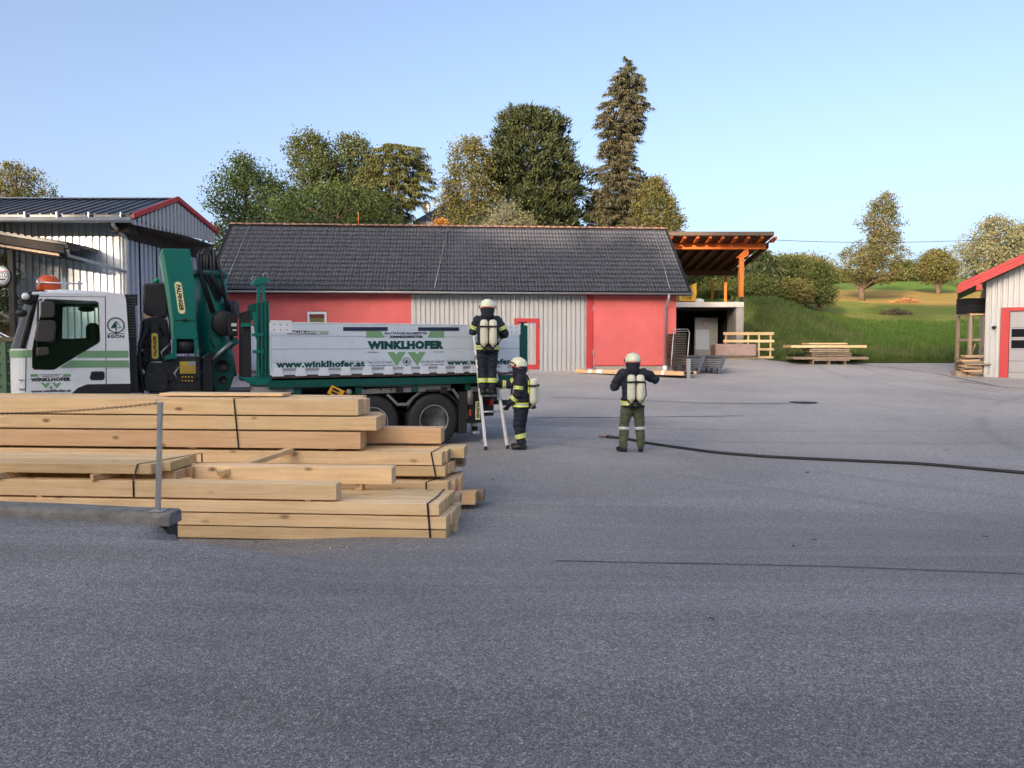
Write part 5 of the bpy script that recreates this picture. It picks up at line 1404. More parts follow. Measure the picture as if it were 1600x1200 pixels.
wxr = KX(679, .05, 662); wxf = KX(583, .05, 662)
for xx in (wxr, wxf):
    wheel(xx, .22, 1); wheel(xx, W - .22, -1)
    kput('axle', MB().tube([(xx, .3, .51), (xx, W - .3, .51)], .09, 12), m_darkmetal)
wheel(-2.95, .22, 1); wheel(-2.95, W - .22, -1)
kput('axle', MB().tube([(-2.95, .3, .51), (-2.95, W - .3, .51)], .08, 12), m_darkmetal)
# side guard and its brackets
a, b_ = K(562, 613, .1), K(704, 604, .1)
def bar(p1, p2, r=.03, mat=None, off=.1, name='guard_bar'):
    A_ = K(*p1, off); B_ = K(*p2, off); d = Vector((B_[0] - A_[0], 0, B_[1] - A_[1])); L = d.length; d.normalize(); n_ = Vector((-d.z, 0, d.x)) * r
    q = [(A_[0] + n_.x, A_[1] + n_.z), (B_[0] + n_.x, B_[1] + n_.z), (B_[0] - n_.x, B_[1] - n_.z), (A_[0] - n_.x, A_[1] - n_.z)]
    return kput(name, MB().prism(q, off - .01, off + .04), mat or m_gb)
m_gb = simple('weathered_aluminium', (.26, .25, .23), .55, metal=.35, var=.15, dirt=.5, dirtcol=(.14, .12, .10))
bar((560, 612), (704, 606.5), .045)
bar((560, 603), (704, 602.5), .016)
bar((559, 609), (561.5, 609), .06); bar((700, 604), (704, 604), .06)
bar((605, 616), (621.5, 632.5), .022); bar((621, 632), (637, 631.5), .026); bar((636, 632.5), (655, 613), .022)
bar((707, 608), (728.5, 636.5), .025); bar((727.7, 635.5), (728.5, 655), .025)
for p in (626, 696): kput('guard_clamp', MB().box(KX(p) - .07, KX(p) + .07, .06, .16, KZ(p, 612, .1) - .03, KZ(p, 607, .1) + .03, c=.01), m_black)
for p in (573, 597, 613, 646, 670): kput('guard_bolt', MB().ball((KX(p), .09, KZ(p, 608.5, .1)), .018, 6), m_black)
kput('mudguard', MB().tube([(wxr + math.cos(t) * .62, .2, .51 + math.sin(t) * .60) for t in [R(150 - 12 * i) for i in range(14)]], .02, 5), m_black)
mb = MB(); arc = [(wxr + math.cos(t) * .60, .51 + math.sin(t) * .60) for t in [R(155 - 12 * i) for i in range(15)]]
arc2 = [(wxr + math.cos(t) * .575, .51 + math.sin(t) * .575) for t in [R(155 - 12 * i) for i in range(15)]][::-1]
kput('mudguard_shell', mb.prism(arc + arc2, .08, .55), m_black)
kput('mud_flap', MB().box(KX(716, .1), KX(728, .1), .06, .5, KZ(722, 677, .1), KZ(722, 612, .1)), m_rubber)
kput('shaded_tank', MB().box(KX(470), KX(556), .35, 1.0, .5, 1.1, c=.03), m_black)
# yellow outrigger plate hanging askew
c0, c1 = K(510, 613, -.03), K(536.5, 609, -.03)
yp = kput('yellow_plate', MB().prism([K(a, b2, 0) for a, b2 in ((518, 601.5), (538, 611), (531.5, 622), (510.5, 614))], -.04, -.02), simple('yellow_board', (.80, .40, .02), .45, var=.05))
for (xa, ya, xb, yb) in ((518.5, 607, 529, 611.5), (516.5, 612, 527, 616.5)):
    A_, B_ = K(xa, ya, 0), K(xb, yb, 0)
    put('black_bar', MB().prism([(A_[0], A_[1] + .022), (B_[0], B_[1] + .022), (B_[0], B_[1] - .022), (A_[0], A_[1] - .022)], -.047, -.041), m_ink, yp)
kput('plate_lamp', MB().ball((KX(545), .02, KZ(545, 613)), .06, 12), m_gb)
# rear gear: box, outrigger, lamps, coupling
kput('rear_beam', MB().box(KX(729, .15), KX(772, .15), .15, .45, KZ(740, 612, .15), KZ(740, 604, .15)), m_gb)
kput('rear_box', MB().box(KX(731, .1), KX(753, .1), .1, .5, KZ(740, 661, .1), KZ(740, 614, .1), c=.01), m_black)
kput('rear_frame', MB().box(KX(728, .5), KX(772, .5), .5, W - .1, KZ(760, 650, .5), KZ(760, 620, .5), c=.02), m_darkmetal)
kput('lamp_tube', MB().tube([(KX(734, .08), .08, KZ(734, 610, .08)), (KX(734, .08), .08, KZ(734, 632, .08))], .06, 12), m_gb)
q0, q1 = K(742.5, 656, .1), K(750, 627, .1)
st = kput('round_ended_sticker', MB().box(q0[0], q1[0], .085, .098, q0[1], q1[1], c=.006), m_paleyellow)
st2 = put('sticker_edge', MB().box(q0[0] - .012, q1[0] + .012, .09, .099, q0[1] - .012, q1[1] + .012, c=.004), m_ink, st)
def vtext(txt, q0, q1, y, parent, up=False, pad=.18):
    """lettering that runs down (or up) the sticker"""
    w = q1[0] - q0[0]; h = q1[1] - q0[1]
    if not up: fn = lambda u, v, hh: (q0[0] + w * (pad + (1 - 2 * pad) * v), y - hh, q1[1] - h * (.07 + .86 * u))
    else: fn = lambda u, v, hh: (q1[0] - w * (pad + (1 - 2 * pad) * v), y - hh, q0[1] + h * (.07 + .86 * u))
    return text_obj(txt, parent, fn, m_ink, .035, spacing=1.05)
vtext('PALFINGER', q0, q1, .084, st)
kput('outrigger_leg', MB().lathe([(.065, KZ(744, 676, .2)), (.065, KZ(744, 655, .2)), (.085, KZ(744, 655, .2)), (.085, KZ(744, 625, .2))], 14, M=Matrix.Translation((KX(744.5, .2), .3, 0))), m_black)
kput('outrigger_foot', MB().lathe([(.10, KZ(744, 679, .2)), (.11, KZ(744, 676.5, .2)), (.05, KZ(744, 672, .2))], 14, M=Matrix.Translation((KX(744.5, .2), .3, 0))), m_zinc)
kput('white_band', MB().lathe([(.088, KZ(744, 666, .2)), (.088, KZ(744, 660, .2))], 14, M=Matrix.Translation((KX(744.5, .2), .3, 0))), m_white)
kput('tail_lamp', MB().box(KX(764, .3), KX(770.5, .3), .28, .42, KZ(766, 634, .3), KZ(766, 624, .3), c=.01), m_redlamp)
kput('side_marker', MB().box(KX(732.5, .09), KX(736, .09), .085, .1, KZ(734, 650, .1), KZ(734, 640, .1), c=.004), simple('orange_marker', (.55, .10, .02), .3, bstr=0, var=.05))
kput('trailer_hitch', MB().tube([(KX(770, .8), 1.1, .72), (KX(786, .8), 1.0, .74), (KX(800, .8), .9, .72)], [.05, .05, .07], 10), m_darkmetal)

# --- headboard gallows of the body (green lattice)
m_g2 = m_dgreen
gal = kput('headboard', MB().box(KX(404, .1), KX(420, .1), .06, .30, bz0 - .1, KZ(412, 505, .1), c=.01), m_g2)
G = lambda pts, y0, y1, mat=m_dgreen, name='headboard_bar': put(name, MB().prism([K(a, b2, .1) for a, b2 in pts], y0, y1), mat, gal)
G([(400, 434), (419, 434), (419, 440), (398, 447), (394, 444)], .02, .34, m_green, 'crossbar')
G([(401, 443), (406, 441), (406, 474), (401, 474)], .04, .10, m_green); G([(408, 441), (413, 440), (414, 472), (410, 474)], .04, .10, m_green)
G([(399, 474), (420, 470), (420, 505), (399, 508)], .05, .09, m_dgreen, 'headboard_panel')
for p in (400, 407, 413, 418): G([(p, 474), (p + 1.8, 474), (p + 1.8, 590), (p, 590)], .03, .06, m_green)
G([(393, 489), (399, 487), (404, 530), (399, 530)], .03, .07, m_green)
G([(393, 521), (411, 520), (411, 525), (393, 526)], .02, .07, m_green); G([(394, 547), (411, 547), (411, 552), (394, 552)], .02, .07, m_green)
G([(400, 551), (402, 551), (406, 590), (403, 590)], .03, .06, m_green); G([(376, 505), (392, 504), (392, 510), (376, 511)], .02, .06, m_green)
G([(379, 488), (392, 484), (393, 595), (379, 595)], .10, .5, m_black, 'dark_column')
G([(391, 476), (399, 474), (399, 500), (391, 500)], .08, .4, m_dgreen)
for p in (403, 409, 415): put('headboard_bar', MB().tube([(K(p, 500, .05)[0], .05, K(p, 500, .05)[1]), (K(p, 585, .05)[0], .05, K(p, 585, .05)[1])], .012, 6), m_zinc if p == 409 else m_green, gal)
for cx, cy in ((397, 437), (415, 431)):
    c = K(cx, cy, .15); put('hook_ring', MB().tube([(c[0] + math.cos(t * math.pi / 8) * .045, .15, c[1] + math.sin(t * math.pi / 8) * .05) for t in range(17)], .006, 5), m_zinc, gal)
kput('green_underframe', MB().prism([K(374, 590, .05), K(424, 589, .05), K(424, 601, .05), K(396, 601, .05)], .05, .4), m_green)
kput('grey_box', MB().box(KX(396, .1), KX(448, .1), .1, .5, KZ(420, 616, .1), KZ(420, 604, .1)), m_concrete)

# --- crane
crane = kput('crane_column', MB().box(KX(262, .6), KX(316, .6), .55, 1.7, .95, KZ(290, 560, .6), c=.03), m_darkmetal)
def C(name, pts, y0, y1, mat, bevel=.0, off=None):
    return put(name, MB().prism([K(a, b2, y0 if off is None else off) for a, b2 in pts], y0, y1), mat, crane, bevel=bevel)
boom = C('main_boom', [(254.5, 388), (297, 389), (303.5, 440), (306, 499), (309, 530), (272, 530), (271.5, 500), (262, 432)], .35, .75, m_green, .012)
C('boom_side_edge', [(250.5, 399), (254, 388), (261.8, 432), (271, 500), (271.5, 530), (268, 530), (266, 500), (257, 440)], .37, .8, simple('pale_green_edge', (.12, .33, .25), .4, var=.05))
q = [K(a, b2, .34) for a, b2 in ((271.5, 499.5), (306.2, 499.5), (306.2, 501), (271.5, 501))]
put('boom_seam', MB().prism(q, .338, .352), m_dgreen, boom)
cc = K(289, 500, .34); put('boom_pin', MB().lathe([(0, -.01), (.03, -.01), (.03, .02)], 14, axis='y', M=Matrix.Translation((cc[0], .34, cc[1]))), m_black, boom)
# boom sticker, lettering running down
s0, s1 = K(279, 490, .34), K(291.5, 441, .34)
def sticker(x0, z0, x1, z1, y, parent, mat, slant=0.0):
    w = (x1 - x0) / 2; cx_ = (x0 + x1) / 2; pts = []; n = 10
    for i in range(n + 1):
        t = math.pi * i / n; pts.append((cx_ + slant + math.cos(t) * w, z1 - w + math.sin(t) * w))
    for i in range(n + 1):
        t = math.pi + math.pi * i / n; pts.append((cx_ + math.cos(t) * w, z0 + w + math.sin(t) * w))
    o = put('sticker', MB().prism(pts, y - .004, y + .002), mat, parent)
    pts2 = [(cx_ + (a - cx_) * 1.0 + (.010 if a > cx_ + slant * .5 else -.010), z + (.010 if z > (z0 + z1) / 2 else -.010)) for a, z in pts]
    put('sticker_edge', MB().prism(pts2, y - .002, y + .002), m_bandgreen, parent)
    return o
sk = sticker(s0[0] - .0, s0[1], s1[0] - .03, s1[1], .346, boom, m_paleyellow, -.05)
w_ = s1[0] - .03 - s0[0]; hh_ = s1[1] - s0[1]
text_obj('PALFINGER', boom, lambda u, v, h: (s0[0] + w_ * (.16 + .68 * v) - .05 * (1 - u), .341 - h, s1[1] - hh_ * (.09 + .82 * u)), m_ink, .04)
# lower links of the boom
C('link_plate', [(270, 530), (276, 530), (276, 560), (258, 562), (258, 556), (269, 552)], .33, .38, m_green); C('link_plate', [(303, 530), (309, 530), (309, 556), (304, 556)], .33, .38, m_green)
put('link_pin', MB().tube([(KX(274, .5, 541), .5, KZ(290, 541, .5)), (KX(306, .5, 541), .5, KZ(290, 541, .5))], .13, 14), m_black, crane)
C('lower_housing', [(256, 557), (312, 557), (314, 612), (250, 612), (246, 590)], .42, 1.2, m_darkmetal, .02)
# black slewing body and covers on the left
C('black_cover', [(222, 500), (245, 492), (262, 500), (268, 545), (262, 575), (230, 585), (218, 560)], .45, 1.4, m_black, .03)
C('cover_plate', [(236, 503), (248, 503), (250, 565), (234, 565)], .38, .449, m_black, .01)
s3, s4 = K(238, 560, .37), K(246, 521, .37)
sk2 = sticker(s3[0], s3[1], s4[0], s4[1], .374, crane, m_yellow)
text_obj('PALFINGER', crane, lambda u, v, h: (s4[0] - (s4[0] - s3[0]) * (.2 + .6 * v), .369 - h, s3[1] + (s4[1] - s3[1]) * (.09 + .82 * u)), m_ink, .04)
C('leg_housing', [(232, 566), (252, 566), (262, 590), (262, 612), (228, 612), (224, 592)], .34, .6, m_darkmetal, .015)
put('white_ring', MB().lathe([(.10, 0), (.10, .03)], 16, M=Matrix.Translation((KX(243, .45), .48, KZ(243, 568, .4)))), m_white, crane)
C('oil_tank', [(224.5, 443), (248, 442), (262, 441), (262, 496), (249, 497), (225, 488)], .5, 1.1, m_black, .03)
C('tank_bracket', [(224, 488), (232, 494), (249, 495), (249, 497.5), (228, 499.5), (224, 497)], .48, 1.0, m_larch)
c = K(244.5, 437.5, .7); put('green_beacon', MB().lathe([(.045, 0), (.045, .06), (.02, .085), (0, .09)], 12, M=Matrix.Translation((c[0], .7, c[1] - .05))), simple('green_lens', (.0, .25, .12), .15, var=.02, bstr=0), crane)
# column with the big jib
col_pts = [K(343, 590, 1.0), K(337, 545, 1.0), K(331, 500, 1.0), K(326, 432, 1.0)]
put('jib_column', MB().tube([(p[0], 1.0, p[1]) for p in col_pts], [.30, .29, .285, .30], 20), m_green, crane)
C('jib_web', [(300, 450), (320, 425), (322, 520), (314, 545), (306, 500)], .95, 1.05, m_dgreen)
c = K(326, 430, 1.0); put('jib_collar', MB().lathe([(.31, -.03), (.335, 0), (.335, .07), (.31, .09), (.22, .10)], 22, M=Matrix.Translation((c[0], 1.0, c[1] - .02))), m_dgreen, crane)
C('jib_knee', [(322, 575), (332, 557), (352, 556), (364, 562), (367, 585), (360, 606), (352, 616), (338, 616), (330, 600)], .7, 1.1, m_dgreen, .02)
for (cx_, cy_, rx) in ((347, 571, .115), (348, 593, .07)):
    c = K(cx_, cy_, .69); put('knee_eye', MB().lathe([(0, .0), (rx, .0), (rx, -.012), (rx * .8, -.014), (rx * .8, -.004)], 20, axis='y', M=Matrix.Translation((c[0], .69, c[1]))), m_black, crane)
C('hose_guard', [(308, 425), (312, 400), (318, 388), (330, 390), (338, 402), (345, 428)], .8, 1.2, m_black, .02)
C('dark_arm', [(345, 425), (351, 430), (358, 490), (366, 520), (362, 556), (352, 520), (348, 470)], .85, 1.15, m_dgreen, .01)
hs_ = random.Random(5)
for i in range(7):
    a = K(309 + i * 5, 398 + hs_.uniform(-8, 8), .78 + .03 * (i % 3)); m1 = K(311 + i * 5.2 + hs_.uniform(-3, 3), 425 + hs_.uniform(-6, 8), .7); e = K(330 + i * 4.2, 470 + hs_.uniform(-10, 20), .72)
    tp = K(314 + i * 3, 386 + hs_.uniform(-1, 9), .8)
    put('hydraulic_hose', MB().tube([(tp[0], .84, tp[1]), (a[0], .76, a[1]), (m1[0], .68 + .02 * (i % 4), m1[1]), (e[0], .66, e[1])], .028, 7), m_black, crane)
for i in range(6):
    a = K(310, 398 + i * 5.2, .8); b2 = K(317, 394 + i * 5.2, .8)
    put('guard_spring', MB().tube([(a[0], .79, a[1]), (b2[0], .79, b2[1])], .009, 5), m_zinc, crane)
# hose reel and discs, small cylinders
c = K(350, 505, .6); put('hose_drum', MB().lathe([(0, -.02), (.20, -.02), (.225, 0), (.225, .14), (0, .14)], 26, axis='y', M=Matrix.Translation((c[0], .6, c[1])), sy=1.0, sx=.9), m_black, crane)
put('drum_hub', MB().box(KX(357, .5), KX(372, .5), .5, .62, KZ(365, 525, .5), KZ(365, 490, .5), c=.015), m_black, crane)
put('hub_label', MB().box(KX(362, .5), KX(370, .5), .493, .499, KZ(365, 510, .5), KZ(365, 505, .5)), m_white, crane)
put('hub_label', MB().box(KX(364, .5), KX(370, .5), .493, .499, KZ(365, 517, .5), KZ(365, 514.5, .5)), m_white, crane)
for p in (359, 367.5):
    c = K(p, 485, .8); put('reel_disc', MB().lathe([(0, -.012), (.16, -.012), (.16, .012), (0, .012)], 24, axis='y', M=Matrix.Translation((c[0], .8, c[1])) @ Matrix.Rotation(R(58), 4, 'Z'), sy=1.15), m_black, crane)
a, b2 = K(331, 562, .6), K(362, 535, .6); put('ram', MB().tube([(a[0], .62, a[1]), (b2[0], .62, b2[1])], .035, 10), m_zinc, crane)
a, b2 = K(345, 549, .6), K(372, 531, .6); put('ram_sleeve', MB().tube([(a[0], .66, a[1]), (b2[0], .66, b2[1])], .06, 12), m_green, crane)
# yellow notice plate
c0, c1 = K(281, 584, .41), K(305.5, 564.5, .41)
nt_ = put('notice_plate', MB().box(c0[0], c1[0], .40, .418, c0[1], c1[1] - .075, c=.003), simple('ochre_notice', (.55, .38, .06), .5, var=.05), crane)
put('notice_head', MB().box(c0[0], c0[0] + .13, .398, .418, c1[1] - .072, c1[1]), bpy.data.materials['ochre_notice'], nt_)
put('notice_head', MB().box(c0[0] + .133, c1[0], .398, .418, c1[1] - .072, c1[1]), m_zinc, nt_)
for i in range(5): put('notice_line', MB().box(c0[0] + .02, c1[0] - .02, .397, .3995, c0[1] + .015 + i * .023, c0[1] + .020 + i * .023), simple('olive_ink', (.28, .2, .05), .6, var=0, bstr=0) if 'olive_ink' not in bpy.data.materials else bpy.data.materials['olive_ink'], nt_)
for i in range(4): 
    for j in range(2):
        c = K(285 + i * 5, 589 + j * 6, .41); put('brass_fitting', MB().tube([(c[0], .38, c[1]), (c[0], .42, c[1])], .013, 8), m_skip, crane)
# lower clutter between cab and body
C('gear_block', [(316, 560), (330, 548), (333, 612), (316, 612)], .5, 1.2, m_black, .01)
C('valve_block', [(205, 575), (222, 560), (226, 614), (205, 614)], .4, 1.0, m_black, .01)
hs_ = random.Random(9)
for i in range(22):
    x0_, y0_ = hs_.uniform(212, 330), hs_.uniform(505, 590); 
    a = K(x0_, y0_, .4); b2 = K(x0_ + hs_.uniform(-14, 14), y0_ + hs_.uniform(10, 30), .4); m1 = ((a[0] + b2[0]) / 2 + hs_.uniform(-.1, .1), .36, (a[1] + b2[1]) / 2)
    if 268 < x0_ < 312 and y0_ < 560: continue
    put('hydraulic_hose', MB().tube([(a[0], .44, a[1]), m1, (b2[0], .44, b2[1])], .014, 6), m_black if i % 4 else m_zinc, crane)
a, b2 = K(222, 600, .3), K(222, 530, .3); put('big_hose', MB().tube([(K(224, 610, .35)[0], .35, K(224, 610, .35)[1]), (K(217, 570, .35)[0], .35, K(217, 570, .35)[1]), (K(219, 535, .35)[0], .35, K(219, 535, .35)[1]), (K(232, 508, .35)[0], .38, K(232, 508, .35)[1])], .03, 8), m_black, crane)
kput('outrigger_beam', MB().box(KX(232, .3), KX(312, .3), .3, .6, KZ(270, 640, .3), KZ(270, 612, .3), c=.01), m_darkmetal)
kput('fuel_tank', MB().box(KX(330, .15), KX(545, .15), .15, .75, .45, .98, c=.06), m_darkmetal)
kput('body_shadow_frame', MB().box(-1.6, .2, .6, 1.9, .95, 1.15), m_darkmetal)

# --- cab
cab_out = [(62.5, 456.5), (194, 459), (197, 470), (201.5, 536), (203.5, 600), (204.5, 640), (40, 640), (39.5, 600), (40.2, 544)]
pl = [K(a, b2) for a, b2 in cab_out]
winp = [(69.5, 467.5), (74, 467), (150, 470.5), (154, 473), (156.5, 532), (154, 536), (86, 577), (81, 578), (53, 577.5), (50, 574), (50, 548), (53, 530)]
wh = [K(a, b2) for a, b2 in winp]
cab = kput('cab', MB().prism(pl, .0, .05, holes=[wh]), m_white)
kput2 = lambda n, mb, m, **kw: put(n, mb, m, cab, **kw)
zr, zl0 = pl[0][1], .55
xf, xb_c = pl[-1][0], pl[4][0]
cabF = KX(15.5, .45)       # foremost point
kput2('far_wall', MB().prism([(a, b2) for a, b2 in pl], W - .05, W, holes=[[(a, b2) for a, b2 in wh]]), m_white)
kput2('roof', MB().box(pl[0][0] - .12, pl[1][0], .0, W, zr - .055, zr + .01, c=.03), m_white)
kput2('roof_rise', MB().prism([(pl[0][0] + .05, zr + .011), (pl[1][0] - .05, zr + .011), (pl[1][0] - .25, zr + .05), (pl[0][0] + .25, zr + .06)], .1, W - .1), m_white)
kput2('rear_wall', MB().prism([(pl[4][0] - .05, .9), (pl[4][0], .9), (pl[2][0], zr - .06), (pl[2][0] - .05, zr - .06)], .052, W - .052), m_white)
# rounded front corner: vertical strips from side to front, below the windscreen
def cornerstrip(z0, z1, bulge0, bulge1, mat, name, n=8, y0=.0):
    mb = MB()
    for zi, z in enumerate((z0, z1)):
        fx = (bulge0, bulge1)[zi]
        for i in range(n + 1):
            t = (math.pi / 2) * i / n
            mb.v.append((xf - fx * math.sin(t), .42 - .42 * math.cos(t) + y0, z))
        mb.v.append((xf - fx, W - .42, z))
        for i in range(n + 1):
            t = (math.pi / 2) * (1 - i / n); mb.v.append((xf - fx * math.sin(t), W - .42 + .42 * math.cos(t), z))
        mb.v.append((xf, W * .5, z))
    m_ = 2 * n + 4
    for i in range(m_): mb.f.append((i, (i + 1) % m_, m_ + (i + 1) % m_, m_ + i))
    mb.f += [tuple(reversed(range(m_))), tuple(range(m_, 2 * m_))]
    mb.m = [0] * len(mb.f); mb.sm = [False] * len(mb.f)
    return put(name, mb, mat, cab)
fr_ = xf - cabF
zA_, zB_ = K(30, 600, .1)[1], K(30, 545, .1)[1]
cornerstrip(.45, zA_, fr_, fr_, m_white, 'bumper_corner')
zg1 = K(36, 556, 0)[1]
cornerstrip(zA_ + .001, zB_, fr_, fr_ * .97, m_white, 'front_corner')
zs0, zs1 = K(45, 554.5)[1], K(45, 547)[1]
# windscreen and pillar
mb = MB(); n = 8
wt = zr - .03; lean_x = pl[0][0]
for z, fx, xx in ((zB_ + .004, fr_ * .93, xf), (wt, fr_ * .80, lean_x)):
    for i in range(n + 1):
        t = (math.pi / 2) * i / n; mb.v.append((xx - fx * math.sin(t), .42 - .42 * math.cos(t) + .01, z))
    for i in range(n + 1):
        t = (math.pi / 2) * (1 - i / n); mb.v.append((xx - fx * math.sin(t), W - .42 + .42 * math.cos(t) - .01, z))
m_ = 2 * n + 2
for i in range(m_ - 1): mb.f.append((i, i + 1, m_ + i + 1, m_ + i))
mb.m = [0] * len(mb.f); mb.sm = [True] * len(mb.f)
ws = put('windscreen', mb, m_darkglass, cab)
# window glass, both sides, and dark inner door trim seen through it
kput2('side_window', MB().prism(wh, .022, .028), m_glass)
kput2('far_window', MB().prism([(a, b2) for a, b2 in wh], W - .028, W - .022), m_glass)
trim = [K(a, b2, .03) for a, b2 in ((50, 530), (62, 520), (100, 533), (125, 531), (157, 532.5), (157, 537), (86, 580), (50, 580))]
kput2('door_trim', MB().prism(trim, .052, .09), m_black)
far_trim = [K(a, b2, W - .1) for a, b2 in ((30, 527), (100, 530), (156, 527), (210, 527), (210, 600), (30, 600))]
kput2('far_door_trim', MB().prism(far_trim, W - .10, W - .055), m_black)
fu = [K(a, b2, W - .1) for a, b2 in ((95, 460), (215, 460), (215, 477), (150, 478), (120, 476), (98, 480), (96, 540), (60, 540), (60, 460))]
kput2('far_pillar', MB().prism(fu, W - .10, W - .056), m_black)
mir = K(135, 483, 1.2); kput2('inner_mirror', MB().ball((mir[0], 1.2, mir[1]), (.13, .03, .05), 12), m_black)
kput2('window_seal', MB().prism([(a, b2) for a, b2 in wh], -.004, .004, holes=[[(a + (.014 if a < (wh[0][0] + wh[4][0]) / 2 else -.014), b2 + (.014 if b2 < (wh[0][1] + wh[7][1]) / 2 else -.014)) for a, b2 in wh]]), m_black)
kput2('seat', MB().box(KX(135, .6), KX(158, .6), .4, .95, 1.2, KZ(140, 505, .6), c=.06), m_black)
for nm, pts in (('mirror_housing', ((64, 472), (82, 471), (86, 476), (86, 494), (80, 497), (64, 497))), ('mirror_housing', ((60, 501), (84, 500), (88, 505), (86, 532), (80, 535), (56, 533), (55, 522))), ('mirror_housing', ((58, 543), (76, 542), (78, 552), (74, 555), (57, 555)))):
    kput2(nm, MB().prism([K(a, b2, -.16) for a, b2 in pts], -.26, -.12), simple('mirror_grey', (.05, .047, .045), .4, var=.1, bstr=0) if 'mirror_grey' not in bpy.data.materials else bpy.data.materials['mirror_grey'], bevel=.03)
a, b2 = K(60, 470, -.1), K(58, 555, -.1); kput2('mirror_arm', MB().tube([(K(64, 468, -.05)[0], -.01, K(64, 468)[1]), (a[0], -.14, a[1]), (b2[0], -.14, b2[1]), (K(56, 558)[0], -.01, K(56, 558)[1])], .014, 8), m_black)
# door seams, bands, handle
def kline(p1, p2, w=.006, mat=m_ink, name='door_gap', y=-.001):
    A_, B_ = K(*p1), K(*p2); d = Vector((B_[0] - A_[0], B_[1] - A_[1])); d.normalize(); n_ = Vector((-d.y, d.x)) * w
    return kput2(name, MB().prism([(A_[0] + n_.x, A_[1] + n_.y), (B_[0] + n_.x, B_[1] + n_.y), (B_[0] - n_.x, B_[1] - n_.y), (A_[0] - n_.x, A_[1] - n_.y)], y - .001, y + .004), mat)
kline((164.5, 463), (166, 612)); kline((40.8, 556), (40, 612)); kline((60, 463), (164, 464), .004); kline((60, 463), (41, 545), .004)
kline((166, 575.5), (203, 575), .003, m_zinc, 'body_crease')
def kband(pts, name='green_band', mat=m_bandgreen, y=-.002): return kput2(name, MB().prism([K(a, b2) for a, b2 in pts], y - .001, y + .003), mat)
kband([(41.3, 547), (49.3, 547), (49.3, 558.5), (41, 558.5)])
kband([(134, 548), (200.5, 548), (201, 559), (118, 559)])
kband([(111, 563), (201.2, 563), (201.8, 574), (94, 574.5)])
cornerstrip(K(30, 559, .1)[1], K(30, 547.5, .1)[1], fr_ + .003, fr_ + .003, m_bandgreen, 'green_band', y0=-.002)
# recess and step at the door foot
kput2('handle_recess', MB().prism([K(a, b2) for a, b2 in ((143, 580.5), (161, 580), (163.5, 583), (163.5, 591), (161, 594), (142, 594), (140, 590))], -.006, .004), m_black, bevel=.008)
kput2('door_handle', MB().box(KX(144, 0, 583), KX(161, 0, 583), -.02, -.007, KZ(150, 585), KZ(150, 581.5), c=.004), m_darkmetal)
arch = [K(a, b2, -.01) for a, b2 in ((106, 640), (108, 618), (122, 606), (136, 600.5), (204, 599.5), (206, 640))]
kput2('wheel_arch', MB().prism(arch, -.012, .02), m_black)
kput2('step_rib', MB().box(KX(28, .05), KX(39, .02), .0, .05, KZ(34, 594.5), KZ(34, 593)), m_zinc); kput2('step_rib', MB().box(KX(28, .05), KX(39, .02), .0, .05, KZ(34, 609), KZ(34, 607)), m_zinc)
# lettering on the door
def ct(txt, xa, xb, y0_, y1_, bold=.0, mat=m_ink, sp=1.0):
    A0, B1 = K(xa, y0_), K(xb, y1_); A1 = K(xa, y1_)
    return text_obj(txt, cab, lambda u, v, h: (A0[0] + (B1[0] - A0[0]) * u, -.003 - h, A0[1] + (A1[1] - A0[1]) * v), mat, bold, spacing=sp)
kband([(47.5, 584.3), (58, 584.3), (61, 588.6), (47.5, 588.6)], 'green_field'); kband([(100, 584.3), (110.7, 584.3), (110.7, 588.6), (97, 588.6)], 'green_field')
ct('WINKLHOFER', 48, 110.5, 596.3, 590.3, .06, m_ink, 1.1)
ct('BAUTRÄGER-BAUMEISTER', 61.5, 97, 586.3, 584.4, .02); ct('ZIMMERMEISTER', 65.5, 93, 588.6, 587, .02)
kband([(63.5, 598), (68.5, 598), (71, 600.5), (73.5, 598), (79, 598), (71.8, 607)], 'green_v'); kband([(81, 598), (86, 598), (88.5, 600.5), (91, 598), (96, 598), (89, 607)], 'green_v')
ct('www.winklhofer.at', 48.5, 111, 613.3, 609.2, .045, m_ink, 1.06)
emblem(79.7, 605, 2.2, 0, -.003, cab, m_ink)
emblem(181, 508, 11.5, 0, -.003, cab, m_textgreen)
ct('EGON', 168, 194, 528, 523, .04, m_ink, 1.15)
kband([(168, 521), (194.5, 521), (194.5, 521.9), (168, 521.9)], 'ink_line', m_ink)
m_louvre = simple('louvre_grey', (.07, .075, .08), .4, var=.1, bstr=0)
# air intake behind the cab with louvres
ain = kput('air_intake', MB().prism([K(a, b2, .1) for a, b2 in ((196.5, 462.5), (210, 463), (213.5, 534), (216, 612), (206, 612), (203.5, 600), (201.5, 534))], .08, .5), m_black)
for i in range(15):
    p = K(204 + i * .18, 466 + i * 4.3, .08); put('louvre', MB().box(p[0] - .07, p[0] + .07, .05, .079, p[1] - .004, p[1] + .014, M=None), m_louvre, ain)
